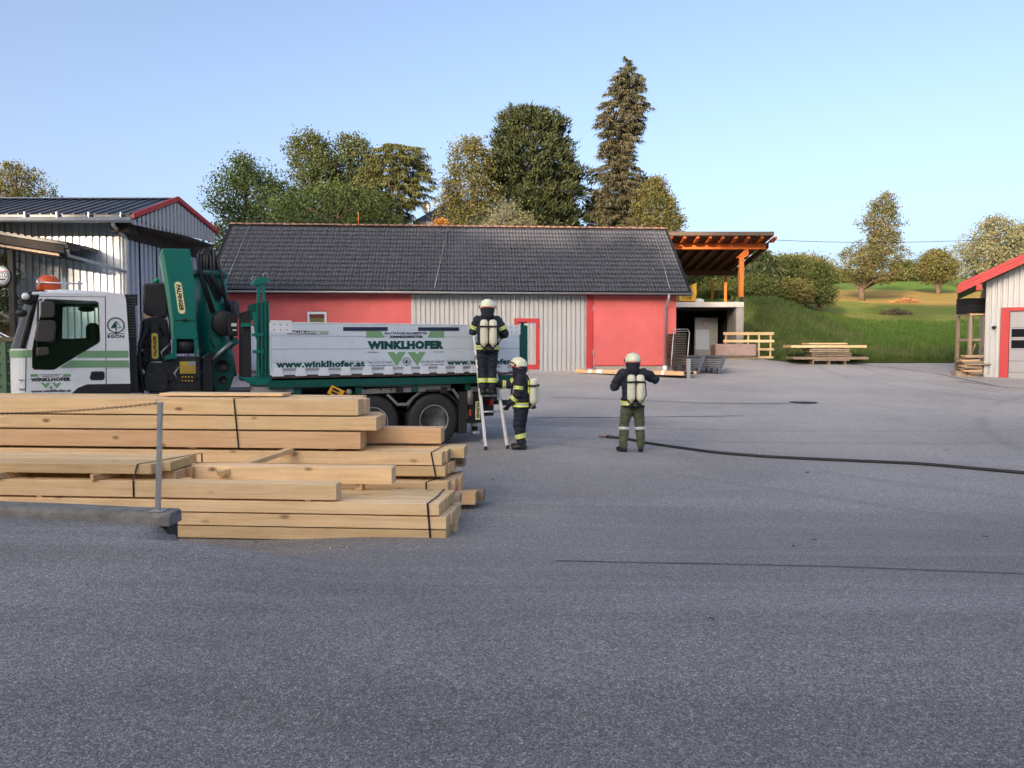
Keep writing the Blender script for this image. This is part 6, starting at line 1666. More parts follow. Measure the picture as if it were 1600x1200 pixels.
# roof gear: beacon, bar, horn, visor
c = K(75, 446, .45); zr2 = zr + .01
bc = kput('orange_beacon', MB().lathe([(.16, 0), (.17, .06), (.16, .16), (.11, .23), (.05, .25), (0, .25)], 20, M=Matrix.Translation((KX(76, .4, 450), .42, zr2 + .03)), sx=1.0, sy=.7), m_orange)
put('beacon_base', MB().box(KX(76, .4, 450) - .17, KX(76, .4, 450) + .17, .28, .56, zr2, zr2 + .029), m_black, bc)
zb1 = K(100, 442.5, .3)[1]
kput('roof_bar', MB().tube([(KX(59, .3, 442), .3, zb1), (KX(130, .3, 442), .3, zb1)], .013, 8), m_lightmetal)
kput('roof_bar', MB().tube([(KX(59, .3, 442), .3, zb1 + .05), (KX(59, .3, 442), .3, zb1 - .05), (KX(62, .3, 442), .3, zb1 - .04)], .016, 8), m_lightmetal)
kput('bar_foot', MB().box(KX(118, .3, 450), KX(132, .3, 450), .24, .36, zr2, zr2 + .05, c=.01).box(KX(122, .3, 450), KX(127, .3, 450), .27, .33, zr2 + .051, zb1 + .04), m_lightmetal)
kput('roof_rail', MB().tube([(KX(70, .2, 455), .2, zr2 + .03), (KX(168, .2, 455), .2, zr2 + .03)], .012, 8), m_lightmetal)
vis = kput('sun_visor', MB().prism([K(a, b2, .05) for a, b2 in ((32, 473), (37, 460), (45, 455), (62, 456), (58, 468), (48, 474))], .02, W - .02), simple('smoky_visor', (.035, .03, .03), .25, var=.1, bstr=0), bevel=.01)
c = K(40, 463, .0); put('work_lamp', MB().ball((c[0], -.01, c[1]), (.055, .05, .055), 12), m_white, vis)
c = K(33, 489, -.1); kput('front_mirror', MB().ball((c[0], -.05, c[1]), (.08, .05, .06), 10), m_black)
# ================================================================== fire crew, ladder, hose
m_navyc = simple('navy_protective_cloth', (.013, .018, .034), .8, var=.35, scale=14, bstr=.6, bscale=28)
m_olive = simple('olive_trouser_cloth', (.085, .095, .058), .85, var=.2, scale=12, bstr=.35, bscale=45)
m_skin = simple('skin', (.50, .27, .20), .55, var=.06, bstr=0)
m_boot = simple('black_boot_leather', (.014, .014, .016), .4, var=.2, bstr=.1)
m_hiviz = simple('lime_reflective_band', (.74, .86, .10), .5, var=.05, bstr=0)
m_silver = simple('silver_reflective_band', (.55, .57, .60), .35, metal=.2, var=.05, bstr=0)
m_helmet = simple('pale_luminous_helmet', (.78, .82, .60), .3, var=.03, bstr=0)
m_cyl = simple('cream_air_cylinder', (.74, .73, .58), .38, var=.06, scale=6, bstr=0, dirt=.3, dirtcol=(.5, .45, .33))
m_hair = simple('dark_hair', (.03, .02, .015), .8)
def fused(name, mb, mat, parent, voxel=.016, smooth=6, folds=.0, fscale=9, bodymat=None):
    """unite overlapping closed shapes into one continuous skin, smooth it, add cloth folds"""
    me = raw_mesh('tmp', mb, mat); o = bpy.data.objects.new('tmp', me); sc.collection.objects.link(o)
    r_ = o.modifiers.new('r', 'REMESH'); r_.mode = 'VOXEL'; r_.voxel_size = voxel
    s_ = o.modifiers.new('s', 'SMOOTH'); s_.iterations = smooth; s_.factor = .5
    dg = bpy.context.evaluated_depsgraph_get(); dg.update()
    m2 = bpy.data.meshes.new_from_object(o.evaluated_get(dg)); bpy.data.objects.remove(o); bpy.data.meshes.remove(me)
    if folds:
        nr_ = [v.normal.copy() for v in m2.vertices]
        for v, n_ in zip(m2.vertices, nr_):
            c = v.co; f = noise.noise((c.x * fscale, c.y * fscale, c.z * fscale * 2.2 + 3)) + .5 * noise.noise((c.x * 22, c.y * 22, c.z * 30))
            v.co = c + n_ * folds * f
    m2.name = name; m2.materials.clear(); m2.materials.append(mat)
    m2.polygons.foreach_set('use_smooth', [True] * len(m2.polygons))
    return link(name, m2, parent)
def limb(mb, pts, rs, n=12):
    pts = [Vector(p) for p in pts]
    mb.tube(pts, rs, n)
    for p, r_ in zip(pts, rs): mb.ball(p, r_ * 1.0, n)
def band(parent, p, axis, r, w, mat, sx=1.0, sy=1.0, name='reflective_band'):
    q = Vector(axis).to_track_quat('Z', 'Y').to_matrix().to_4x4()
    return put(name, MB().lathe([(r, -w / 2), (r + .003, -w / 2 + .004), (r + .003, w / 2 - .004), (r, w / 2), (r - .006, w / 2), (r - .006, -w / 2), (r, -w / 2)], 20, M=Matrix.Translation(p) @ q, sx=sx, sy=sy), mat, parent)
def glove(parent, wrist, hand_dir, palm_n, mat, s=1.0, curl=.6):
    """palm, four unequal bent fingers and a thumb leaving the side of the palm"""
    d = Vector(hand_dir).normalized(); nrm = Vector(palm_n); nrm = (nrm - d * nrm.dot(d)).normalized(); side_ = d.cross(nrm)
    w0 = Vector(wrist); mb = MB()
    c = w0 + d * .05 * s
    M_ = Matrix((side_, d, nrm)).transposed()
    mb.ball(c, (.043 * s, .055 * s, .022 * s), 12, M=M_)
    for i, (off, ln) in enumerate(((-.032, .075), (-.011, .085), (.011, .080), (.031, .064))):
        b0 = w0 + d * .088 * s + side_ * off * s
        a1 = d * math.cos(curl * .5) + nrm * math.sin(curl * .5); a2 = d * math.cos(curl * 1.3) + nrm * math.sin(curl * 1.3); a3 = d * math.cos(curl * 2) + nrm * math.sin(curl * 2)
        p1 = b0 + a1 * ln * .42 * s; p2 = p1 + a2 * ln * .32 * s; p3 = p2 + a3 * ln * .26 * s
        mb.tube([b0 - d * .02 * s, b0, p1, p2, p3], [.010 * s, .012 * s, .0115 * s, .0105 * s, .008 * s], 7)
    t0 = w0 + d * .03 * s - side_ * .036 * s; t1 = t0 + (d * .6 - side_ * .8).normalized() * .035 * s; t2 = t1 + (d * .9 - side_ * .3 + nrm * .4).normalized() * .035 * s
    mb.tube([t0, t1, t2], [.015 * s, .013 * s, .010 * s], 7)
    mb.tube([w0 - d * .05 * s, w0 + d * .02 * s], [.034 * s, .036 * s], 12)
    return put('glove', mb, mat, parent, raw=True)
def crew(label, loc, deg, J, trouser, hood=True, two=True, ankle='lime'):
    t = thing('person', label, 'person', loc, deg, 'firefighters in the yard')
    V = lambda k: Vector(J[k])
    hd, nk, ch, pv = V('head'), V('neck'), V('chest'), V('pelvis')
    # the body, one skin
    mb = MB()
    mb.ball(hd, (.078, .098, .115), 16); mb.ball(hd + Vector((0, .035, -.055)), (.055, .065, .06), 12)
    fd = J.get('look', (0, 1, 0)); f = Vector(fd).normalized(); sd = f.cross(Vector((0, 0, 1))).normalized()
    mb.ball(hd + f * .102 + Vector((0, 0, -.015)), (.014, .02, .022), 8)
    for s_ in (-1, 1): mb.ball(hd + sd * .08 * s_ + Vector((0, 0, -.01)), (.014, .022, .032), 8)
    mb.ball(hd + f * .09 + Vector((0, 0, -.062)), (.028, .012, .009), 8)
    limb(mb, [hd + Vector((0, 0, -.05)), nk], [.058, .062])
    limb(mb, [nk - Vector((0, 0, .06)), ch, pv], [.07, .12, .12], 16)
    for s_ in 'lr':
        limb(mb, [V('sh' + s_) - Vector((V('sh' + s_).x * .12, 0, .06)), V('el' + s_), V('wr' + s_)], [.045, .04, .03]); mb.ball(V('wr' + s_), (.03, .03, .03), 8)
        limb(mb, [V('hip' + s_), V('kn' + s_), V('an' + s_)], [.085, .055, .042])
    limb(mb, [V('shl') * .6 + V('shr') * .4 - Vector((0, 0, .06)), nk - Vector((0, 0, .08)), V('shr') * .6 + V('shl') * .4 - Vector((0, 0, .06))], [.05, .07, .05])
    fused('body', mb, m_skin, t, .014, 4)
    for s_ in (-1, 1):
        put('eye', MB().ball(hd + f * .092 + sd * .032 * s_ + Vector((0, 0, .018)), .011, 8), m_boot, t)
        put('brow', MB().ball(hd + f * .096 + sd * .032 * s_ + Vector((0, 0, .036)), (.017, .008, .005), 8), m_hair, t)
    # jacket
    mb = MB()
    hem = V('hem')
    def torso(z_pts):
        n = 18; vs, fs = [], []
        for c, rx, ry in z_pts:
            for k in range(n):
                a = 2 * math.pi * k / n; vs.append(Vector(c) + Vector((math.cos(a) * rx, math.sin(a) * ry, 0)))
        for i in range(len(z_pts) - 1):
            for k in range(n): fs.append((i * n + k, i * n + (k + 1) % n, (i + 1) * n + (k + 1) % n, (i + 1) * n + k))
        fs += [tuple(reversed(range(n))), tuple(range((len(z_pts) - 1) * n, len(z_pts) * n))]
        mb.add(vs, fs)
    up = Vector((0, 0, 1))
    torso([(hem - up * .02, .215, .175), (hem + up * .03, .215, .175), (pv + up * .12, .195, .155), (ch - up * .10, .205, .155), (ch + up * .08, .205, .15), (nk - up * .08, .165, .12), (nk + up * .0, .115, .105), (nk + up * .07, .10, .10)])
    for s_ in 'lr':
        sh = V('sh' + s_); el = V('el' + s_); wr = V('wr' + s_)
        limb(mb, [sh * .6 + nk * .4 - up * .06, sh * .93 + Vector((0, sh.y * .07, sh.z * .07)) - up * .03, (sh + el) / 2, el, (el * .45 + wr * .55), wr], [q_ * J.get('sleeve', 1.0) for q_ in (.088, .092, .084, .078, .066, .058)], 14)
    fused('jacket', mb, m_navyc, t, .015, 3, .015, 11)
    # trousers
    mb = MB()
    for s_ in 'lr':
        h, k_, a = V('hip' + s_), V('kn' + s_), V('an' + s_)
        limb(mb, [h + up * .05, h * .6 + k_ * .4, k_, k_ * .5 + a * .5, a + up * .03], [.125, .112, .092, .086, .082], 14)
    mb.ball(pv + up * .0, (.175, .14, .14), 16)
    fused('trousers', mb, trouser, t, .015, 3, .016, 9)
    # boots
    for s_ in 'lr':
        a = V('an' + s_); fdx = Vector(J.get('toe' + s_, (0, 1, 0))).normalized()
        mb = MB(); limb(mb, [a + up * .09, a + up * 0, a - up * .03], [.06, .056, .055], 12)
        b0 = Vector((a.x, a.y, a.z - .055))
        limb(mb, [b0 - fdx * .05, b0 + fdx * .08, b0 + fdx * .16 - up * .01], [.048, .047, .038], 12)
        bt = fused('boot', mb, m_boot, t, .014, 3)
        put('boot_sole', MB().ball(b0 + fdx * .055 - up * .042, (.055, .055, .012), 14, M=Matrix.Rotation(math.atan2(fdx.y, fdx.x), 4, 'Z') @ Matrix.Diagonal((2.5, .95, 1, 1))), m_rubber, bt)
    # gloves
    for s_ in 'lr': glove(t, J['wr' + s_], J['hd' + s_], J.get('pn' + s_, (0, 0, -1)), m_boot, 1.05, J.get('curl' + s_, .6))
    # bands
    for s_ in 'lr':
        sh, el, wr = V('sh' + s_), V('el' + s_), V('wr' + s_)
        for q, nm in ((.62, 0), (.30, 1)):
            p = sh.lerp(el, .62) if nm == 0 else el.lerp(wr, .45); ax = (el - sh) if nm == 0 else (wr - el); r_ = .090 if nm == 0 else .080
            if nm == 0 and J.get('plain_sleeves'): continue
            a = ax.normalized()
            band(t, p - a * .022, ax, r_, .022, m_hiviz); band(t, p, ax, r_ - .0015, .022, m_silver); band(t, p + a * .022, ax, r_, .022, m_hiviz)
    for dz, m_ in ((.035, m_hiviz), (.062, m_silver), (.089, m_hiviz)):
        band(t, hem + up * dz, (0, 0, 1), 1.0, .027, m_, 1, 1) if False else put('reflective_band', MB().lathe([(1.0, -.0135), (1.0, .0135), (.95, .0135), (.95, -.0135), (1.0, -.0135)], 26, sx=.228, sy=.188, M=Matrix.Translation(hem + up * dz)), m_, t)
    for s_ in 'lr':
        k_, a = V('kn' + s_), V('an' + s_); ax = (k_ - a).normalized()
        p = a.lerp(k_, J.get('bandh', .42))
        if ankle == 'lime':
            band(t, p - ax * .028, ax, .101, .028, m_hiviz); band(t, p, ax, .0995, .028, m_silver); band(t, p + ax * .028, ax, .101, .028, m_hiviz)
        else: band(t, p, ax, .104, .055, m_silver)
    for sx in (-.115, .115): put('shoulder_band', MB().box(sx - .022, sx + .022, ch.y - .172, ch.y - .15, ch.z - .12, ch.z + .13, c=.004), m_hiviz, t)
    # breathing set on the back
    bk = Vector((0, ch.y - .215, 0)); dx = J.get('cyl', .082); zc = ch.z + .16
    plate = put('back_plate', MB().box(-.13, .13, ch.y - .19, ch.y - .155, ch.z - .36, ch.z + .14, c=.012), m_black, t)
    for s_ in ((-1, 1) if two else (0,)):
        x = dx * s_
        cy = put('air_cylinder', MB().lathe([(.0, .0), (.045, .008), (.068, .035), (.074, .07), (.074, .40), (.068, .44), (.040, .475), (.022, .485), (.022, .51)][::1], 20, M=Matrix.Translation((x, bk.y - .02, zc)) @ Matrix.Rotation(math.pi, 4, 'X')), m_cyl, t)
        put('valve', MB().tube([(x, bk.y - .02, zc - .50), (x, bk.y - .02, zc - .545)], .022, 10).box(x - .045, x + .045, bk.y - .04, bk.y, zc - .57, zc - .545), m_black, cy)
    put('cylinder_strap', MB().prism([(-(dx + .08), bk.y - .098), (dx + .08, bk.y - .098), (dx + .10, bk.y + .06), (-(dx + .10), bk.y + .06)], zc - .15, zc - .115, axis='z'), m_black, t)
    put('manifold', MB().tube([(-dx, bk.y - .02, zc - .53), (dx, bk.y - .02, zc - .53)], .016, 8), m_black, t)
    put('waist_belt', MB().lathe([(1, -.02), (1, .02), (.93, .02), (.93, -.02), (1, -.02)], 26, sx=.222, sy=.182, M=Matrix.Translation(hem + up * .14)), m_black, t)
    for sx in (-.12, .12): put('shoulder_strap', MB().tube([(sx * .9, ch.y - .17, ch.z - .02), (sx, nk.y - .10, nk.z - .03), (sx, nk.y + .02, nk.z + .005), (sx, ch.y + .15, ch.z + .05), (sx, ch.y + .17, ch.z - .18)], .018, 6), m_black, t)
    put('air_hose', MB().tube([(.10, bk.y, zc - .52), (.24, ch.y - .06, ch.z - .22), (.25, ch.y + .06, ch.z - .02), (.14, ch.y + .19, ch.z + .10), (.03, ch.y + .18, nk.z + .05)], .011, 6), m_black, t)
    # helmet
    T_ = Matrix.Translation(hd + up * .012) @ J.get('hrot', Matrix.Identity(4)) @ f.to_track_quat('Y', 'Z').to_matrix().to_4x4()
    hm = put('helmet', MB().lathe([(.128, -.035), (.142, -.025), (.140, .02), (.128, .075), (.098, .118), (.055, .142), (0, .150)], 26, M=T_, sy=1.18), m_helmet, t)
    put('helmet_comb', MB().prism([(-.10, .10), (.0, .145), (.10, .115), (.10, .12), (.02, .158), (-.11, .112)], -.012, .012, axis='x') if False else MB().tube([T_ @ Vector((0, y, z)) for y, z in ((-.135, .07), (-.09, .12), (0, .15), (.09, .12), (.14, .06))], .011, 8), m_helmet, hm)
    put('helmet_edge', MB().lathe([(.130, -.045), (.146, -.035), (.146, -.02), (.130, -.03), (.130, -.045)], 26, M=T_, sy=1.18), simple('helmet_red_edge', (.55, .10, .08), .5, var=.05, bstr=0) if 'helmet_red_edge' not in bpy.data.materials else bpy.data.materials['helmet_red_edge'], hm)
    for s_ in (-1, 1): put('visor_pivot', MB().ball(T_ @ Vector((.137 * s_, .02, .0)), .026, 10), m_black, hm)
    put('visor', MB().lathe([(.146, -.03), (.150, .0), (.146, .05)], 26, M=T_, sy=1.19) if False else MB().tube([T_ @ Vector((math.cos(a) * .148, math.sin(a) * .176, .03)) for a in [R(15 + 15 * i) for i in range(11)]], .014, 6), m_black, hm)
    if hood:
        put('neck_hood', MB().lathe([(.118, .03), (.138, -.03), (.130, -.10), (.112, -.155), (.14, -.22)], 20, M=Matrix.Translation(hd - f * .025 + up * .02), sy=1.05), m_navyc, t)
    put('face_mask', MB().ball(J['mask'], (.06, .045, .07), 12), m_black, t) if 'mask' in J else None
    return t

# 3: standing in the open yard, back to the camera, both hands raised to the mask
g3 = ground_at(988, 706)
J3 = dict(head=(0, .03, 1.66), neck=(0, 0, 1.51), chest=(0, 0, 1.27), pelvis=(0, 0, .93), hem=(0, 0, .84),
          shl=(-.20, 0, 1.46), ell=(-.33, .06, 1.20), wrl=(-.14, .26, 1.40), hdl=(.7, .3, .65), pnl=(0, -1, 0),
          shr=(.20, 0, 1.47), elr=(.43, .08, 1.33), wrr=(.16, .27, 1.46), hdr=(-.8, .3, .45), pnr=(0, -1, 0),
          hipl=(-.09, 0, .86), knl=(-.15, .03, .50), anl=(-.17, -.02, .115), toel=(-.45, .85, 0),
          hipr=(.09, 0, .86), knr=(.14, .03, .50), anr=(.155, -.01, .115), toer=(.15, 1, 0), look=(0, 1, -.05), bandh=.82, plain_sleeves=True, sleeve=1.14)
crew('firefighter in olive trousers standing alone by the hose with hands raised to the face', (g3.x, g3.y, yard(g3.x, g3.y)), 4, J3, m_olive, ankle='silver')
# 2: beside the ladder, side view, looking up to the left
g2 = ground_at(815, 702)
J2 = dict(head=(0, .06, 1.57), neck=(0, .02, 1.41), chest=(0, 0, 1.18), pelvis=(0, 0, .86), hem=(0, 0, .79),
          shl=(-.19, .0, 1.35), ell=(-.22, .02, 1.06), wrl=(-.21, .18, .87), hdl=(.05, .5, -.75), pnl=(.4, .3, 0), curll=.5,
          shr=(.18, .04, 1.36), elr=(.18, .28, 1.20), wrr=(.10, .50, 1.22), hdr=(-.2, 1, .15), pnr=(0, 0, -1), curlr=1.0,
          hipl=(-.09, 0, .80), knl=(-.10, .05, .46), anl=(-.10, -.03, .115), toel=(-.1, 1, 0),
          hipr=(.09, 0, .80), knr=(.12, .03, .46), anr=(.13, .05, .115), toer=(.1, 1, 0), look=(.1, 1, .25), bandh=.42, cyl=.075)
crew('firefighter in dark navy gear beside the ladder foot, seen from the side, reaching towards it', (g2.x, g2.y, yard(g2.x, g2.y)), 76, J2, m_navyc)
# 1: on the ladder, looking over the drop side
LD = 14.45
f1 = at(762, 617, LD)
J1 = dict(head=(.0, .05, 1.64), neck=(0, .02, 1.49), chest=(0, 0, 1.25), pelvis=(0, -.01, .92), hem=(0, 0, .83),
          shl=(-.20, .02, 1.43), ell=(-.27, .10, 1.19), wrl=(-.20, .30, 1.36), hdl=(.1, .7, .5), pnl=(0, .3, -1), curll=1.0,
          shr=(.20, .02, 1.43), elr=(.33, .03, 1.15), wrr=(.20, .26, 1.10), hdr=(-.3, .9, .1), pnr=(0, 0, -1),
          hipl=(-.09, 0, .86), knl=(-.10, .04, .48), anl=(-.095, 0, .115), toel=(-.12, 1, 0),
          hipr=(.09, 0, .86), knr=(.09, .04, .48), anr=(.085, .01, .115), toer=(.12, 1, 0), look=(.0, 1, -.15), bandh=.42)
crew('firefighter standing up on the ladder, looking into the lorry body', (f1.x, LD + .02, f1.z), 6, J1, m_navyc)
p = at(744, 494, LD); 
# ladder: a two-legged stepladder, the near rails straight up to the side of the body
m_rail = simple('bright_ladder_rail', (.80, .80, .82), .4, metal=.2, var=.04, bstr=.02)
lad = thing('aluminium_ladder', 'pale aluminium ladder standing against the drop side of the lorry under the climbing firefighter', 'ladder', (at(775, 703, 14.2).x, 14.2, 0))
fA, fB = ground_at(759, 703), ground_at(793, 701)
tA = at(739.5, 508, 14.95); tB0 = at(772, 600, 14.65)
def rail(p, q, name='rail', w=.045, d=.065):
    p, q = Vector(p), Vector(q); dd = q - p; M_ = Matrix.Translation(p) @ dd.to_track_quat('Z', 'Y').to_matrix().to_4x4()
    return put(name, MB().box(-w / 2, w / 2, -d / 2, d / 2, 0, dd.length, c=.006, M=M_), m_rail, lad, world=True)
fA.z = yard(fA.x, fA.y) + .01; fB.z = fA.z
rail(fA, tA)
top_dir = Vector(tA) - Vector(fA)
# right rail runs parallel but its top ends behind the climber
fBv = Vector(fB); tB = at(771, 560, 14.9)
rail(fBv, tB)
zr_ = [(.19, 0), (.31, 0)]
def onrail(P0, P1, z): P0, P1 = Vector(P0), Vector(P1); return P0 + (P1 - P0) * ((z - P0.z) / (P1.z - P0.z))
for i, py in enumerate((619, 643.5)):
    z = at(775, py, 14.5).z
    a, b_ = onrail(fA, tA, z), onrail(fB, tB, z); put('rung', MB().tube([a, b_], .018, 8), m_lightmetal, lad, world=True)
for z in (1.28, 1.56, 1.84, 2.1):
    a = onrail(fA, tA, z); b_ = onrail(fB, tB, min(z, tB.z)); b_.z = a.z; put('rung', MB().tube([a, b_], .016, 8), m_lightmetal, lad, world=True)
z = at(775, 664, 14.4).z; a, b_ = onrail(fA, tA, z + .01), onrail(fB, tB, z + .03)
put('spreader_rod', MB().tube([a, a + Vector((.06, 0, -.03)), b_ + Vector((-.06, 0, -.04)), b_], .006, 6), m_zinc, lad, world=True)
for q in (fA, fB): put('rubber_foot', MB().box(q.x - .03, q.x + .03, q.y - .05, q.y + .05, q.z - .012, q.z + .06, c=.01), m_rubber, lad, world=True)
c = onrail(fA, tA, 1.72); put('rail_joint', MB().box(c.x - .045, c.x + .045, c.y - .045, c.y + .045, c.z - .05, c.z + .05, c=.01), m_zinc, lad, world=True)
c = onrail(fA, tA, .16); put('rail_bracket', MB().box(c.x - .06, c.x - .017, c.y - .03, c.y + .03, c.z - .05, c.z + .05, c=.006), m_zinc, lad, world=True)

# hose
hp_ = [(957, 685), (975, 686.5), (992, 690), (1015, 694.5), (1060, 701), (1120, 709), (1200, 715.5), (1290, 720), (1380, 724), (1440, 727), (1510, 733), (1560, 737.5), (1600, 741), (1680, 748), (1800, 757)]
pts = []
G_ = [ground_at(*p) for p in hp_]
def cat(p0, p1, p2, p3, t): return .5 * ((2 * p1) + (p2 - p0) * t + (2 * p0 - 5 * p1 + 4 * p2 - p3) * t * t + (3 * p1 - p0 - 3 * p2 + p3) * t ** 3)
for i in range(len(G_) - 1):
    p0, p1, p2, p3 = G_[max(0, i - 1)], G_[i], G_[i + 1], G_[min(len(G_) - 1, i + 2)]
    for k in range(8):
        q = cat(p0, p1, p2, p3, k / 8); q.x += .008 * noise.noise((q.x * 2, q.y, 0)); q.z = yard(q.x, q.y) + .024; pts.append(q)
hose = thing('fire_hose', 'long black fire hose curving across the yard to the right edge', 'hose', tuple(pts[0]))
mb = MB(); mb.tube(pts, .027, 10); mb.v = [(x, y, z) for x, y, z in mb.v]
put('hose_line', mb, simple('black_hose_jacket', (.018, .020, .026), .6, var=.2, scale=20), hose, world=True)
d = (pts[0] - pts[3]).normalized()
s0_ = pts[0]
put('coupling', MB().tube([s0_ + d * -.02, s0_ + d * .10], .036, 14), simple('dark_red_coupling', (.09, .045, .04), .4, metal=.4, var=.1, bstr=0), hose, world=True)
put('branch_pipe', MB().tube([s0_ + d * .10, s0_ + d * .13, s0_ + d * .30 + Vector((0, 0, -.006))], [.022, .018, .013], 12), simple('red_brown_nozzle', (.22, .07, .05), .45, var=.1, bstr=0), hose, world=True)
put('nozzle_grip', MB().lathe([(.03, 0), (.042, .02), (.042, .05), (.03, .07)], 12, M=Matrix.Translation(s0_ + d * .06) @ d.to_track_quat('Z', 'Y').to_matrix().to_4x4()), m_black, hose, world=True)
# ================================================================== trees and shrubs
LM = {
 'dark': leaf('dark_green_leaves', (.018, .036, .012), (.034, .060, .018), (.055, .085, .026)),
 'olive': leaf('olive_leaves', (.022, .041, .011), (.043, .066, .018), (.085, .098, .030)),
 'warm': leaf('brownish_leaves', (.040, .052, .015), (.078, .086, .026), (.145, .128, .046)),
 'larch': leaf('larch_needles', (.045, .060, .018), (.080, .092, .028), (.115, .120, .042)),
 'pine': leaf('pine_needles', (.014, .028, .014), (.030, .048, .020), (.060, .068, .028), .1),
 'spruce': leaf('spruce_needles', (.030, .040, .022), (.056, .062, .034), (.105, .092, .058), .1),
 'silver': leaf('silvery_leaves', (.07, .085, .045), (.12, .135, .075), (.20, .19, .11)),
}
def crown_points(prof, D, n, r, lump=.28, inner=.36, flat_=.9):
    ys_ = [p[0] for p in prof]; out = []
    wmax = max(p[2] - p[1] for p in prof)
    tabL = [(p[0], p[1]) for p in prof]; tabR = [(p[0], p[2]) for p in prof]
    seed = r.random() * 50
    while len(out) < n:
        py = r.uniform(ys_[0], ys_[-1]); a, b_ = interp(tabL, py), interp(tabR, py)
        if r.random() > (b_ - a) / wmax + .05: continue
        cx, half = (a + b_) / 2, max(1.0, (b_ - a) / 2); th = r.uniform(0, 2 * math.pi); rho = r.random() ** inner
        lum = 1.2 - lump * (.5 + .5 * noise.noise((math.cos(th) * 1.7 + seed, math.sin(th) * 1.7, py * .045 + seed))) * 1.5
        c = at(cx, py, D); hm = half / 1200 * D
        if r.random() < .13: rho, lum = r.uniform(.98, 1.16), 1.0
        q = Vector((c.x + math.cos(th) * rho * hm * lum, D + math.sin(th) * rho * hm * flat_ * lum, c.z))
        out.append((q, Vector((c.x, D, c.z)), hm))
    return out
def tree(name, label, prof, D, kind, mat, n=260, per=26, size=.17, cr=.55, trunk=None, tr=.22, seed=1, cat_='tree', group=None, limbs=40, lump=.28, top=None, base=None, inner=.36, droop=.0):
    r = random.Random(seed)
    if kind == 'leaf': n = int(n * 1.45); per = int(per * 1.8); size *= .74
    pts = crown_points(prof, D, n, r, lump, inner)
    tx = trunk if trunk is not None else (prof[-1][1] + prof[-1][2]) / 2
    b0 = at(tx, 500, D); zb = hill(b0.x, D) if base is None else base
    topp = at((prof[0][1] + prof[0][2]) / 2, prof[0][0], D)
    t = thing(name, label, cat_, (b0.x, D, zb), 0, group)
    L = Vector((b0.x, D, zb)); S = D / 1200
    # trunk
    ax = []
    for i in range(9):
        u = i / 8; z = zb - .2 + (topp.z - zb - .3) * u
        m_ = b0.x + (topp.x - b0.x) * ss(.15, 1, u)
        ax.append(Vector((m_ + .12 * noise.noise((u * 4, seed, 0)) * (1 if 0 < i < 8 else 0), D + .12 * noise.noise((u * 4, seed, 5)), z)))
    put('trunk', MB().tube(ax, [tr * (1.15 - .98 * i / 8) for i in range(9)], 9), m_bark, t, world=True)
    # limbs
    mb = MB()
    for q, c, hm in r.sample(pts, min(limbs, len(pts))):
        u = min(.93, max(.12, (q.z - zb) / (topp.z - zb) - r.uniform(.08, .25) * (0 if kind == 'spruce' else 1)))
        k = u * 8; i = min(7, int(k)); s0 = ax[i].lerp(ax[i + 1], k - i)
        m1 = s0.lerp(q, .5) + Vector((0, 0, .12 * (q - s0).length * (1 if kind != 'spruce' else -.3)))
        r0 = tr * (1.0 - .85 * u) * .42
        mb.tube([s0, m1, q], [r0, r0 * .6, r0 * .2], 4, caps=False)
    put('branches', mb, m_bark, t, world=True, raw=True)
    # crown
    V_, F_ = [], []
    for q, c, hm in pts:
        out = (q - c); out.z = 0; out = out.normalized() if out.length > 1e-3 else Vector((1, 0, 0))
        cs = cr * r.uniform(.6, 1.25)
        for _ in range(int(per * r.uniform(.35, 1.25))):
            if kind == 'leaf':
                p = q + Vector((r.gauss(0, cs * .5), r.gauss(0, cs * .5), r.gauss(0, cs * .38)))
                s_ = size * r.uniform(.55, 1.3); a = Vector((r.gauss(0, 1), r.gauss(0, 1), r.gauss(0, .6))).normalized(); b_ = a.orthogonal().normalized(); w = a.cross(b_)
                ang = r.uniform(0, 6.28); e1 = b_ * math.cos(ang) + w * math.sin(ang); e2 = a.cross(e1)
                k = len(V_); V_ += [p - e1 * s_ * .5, p + e2 * s_ * .34, p + e1 * s_ * .5, p - e2 * s_ * .34]; F_.append((k, k + 1, k + 2, k + 3))
            elif kind == 'spruce':
                u = r.random(); base_ = q - out * cs * (1.1 * u - .35) + Vector((0, 0, cs * .25 * u)); base_ += Vector((r.gauss(0, .06), r.gauss(0, .06), 0)) * (hm ** .5) 
                dirn = (out * r.uniform(.15, .7) + Vector((r.gauss(0, .4), r.gauss(0, .4), -r.uniform(.25, 1.2) - droop))).normalized()
                s_ = size * r.uniform(.8, 2.4); sd_ = dirn.cross(Vector((r.gauss(0, 1), r.gauss(0, 1), r.gauss(0, 1)))).normalized() * size * .20
                k = len(V_); V_ += [base_ - sd_, base_ + sd_, base_ + dirn * s_]; F_.append((k, k + 1, k + 2))
            else:  # pine: upturned tufts
                dirn = (out * r.uniform(.1, .9) + Vector((r.gauss(0, .55), r.gauss(0, .55), r.uniform(.1, 1.2)))).normalized()
                p = q + Vector((r.gauss(0, cs * .38), r.gauss(0, cs * .38), r.gauss(0, cs * .28)))
                s_ = size * r.uniform(.9, 1.9); sd_ = dirn.cross(Vector((r.gauss(0, 1), r.gauss(0, 1), r.gauss(0, 1)))).normalized() * size * .24
                k = len(V_); V_ += [p - sd_, p + sd_, p + dirn * s_]; F_.append((k, k + 1, k + 2))
    me = bpy.data.meshes.new('crown'); me.from_pydata([tuple(v - L) for v in V_], [], F_); me.materials.append(LM[mat])
    link('crown', me, t)
    return t
LM['orange'] = leaf('orange_leaves', (.35, .12, .02), (.5, .2, .03), (.4, .22, .05))
GB = 'trees behind the tiled building'
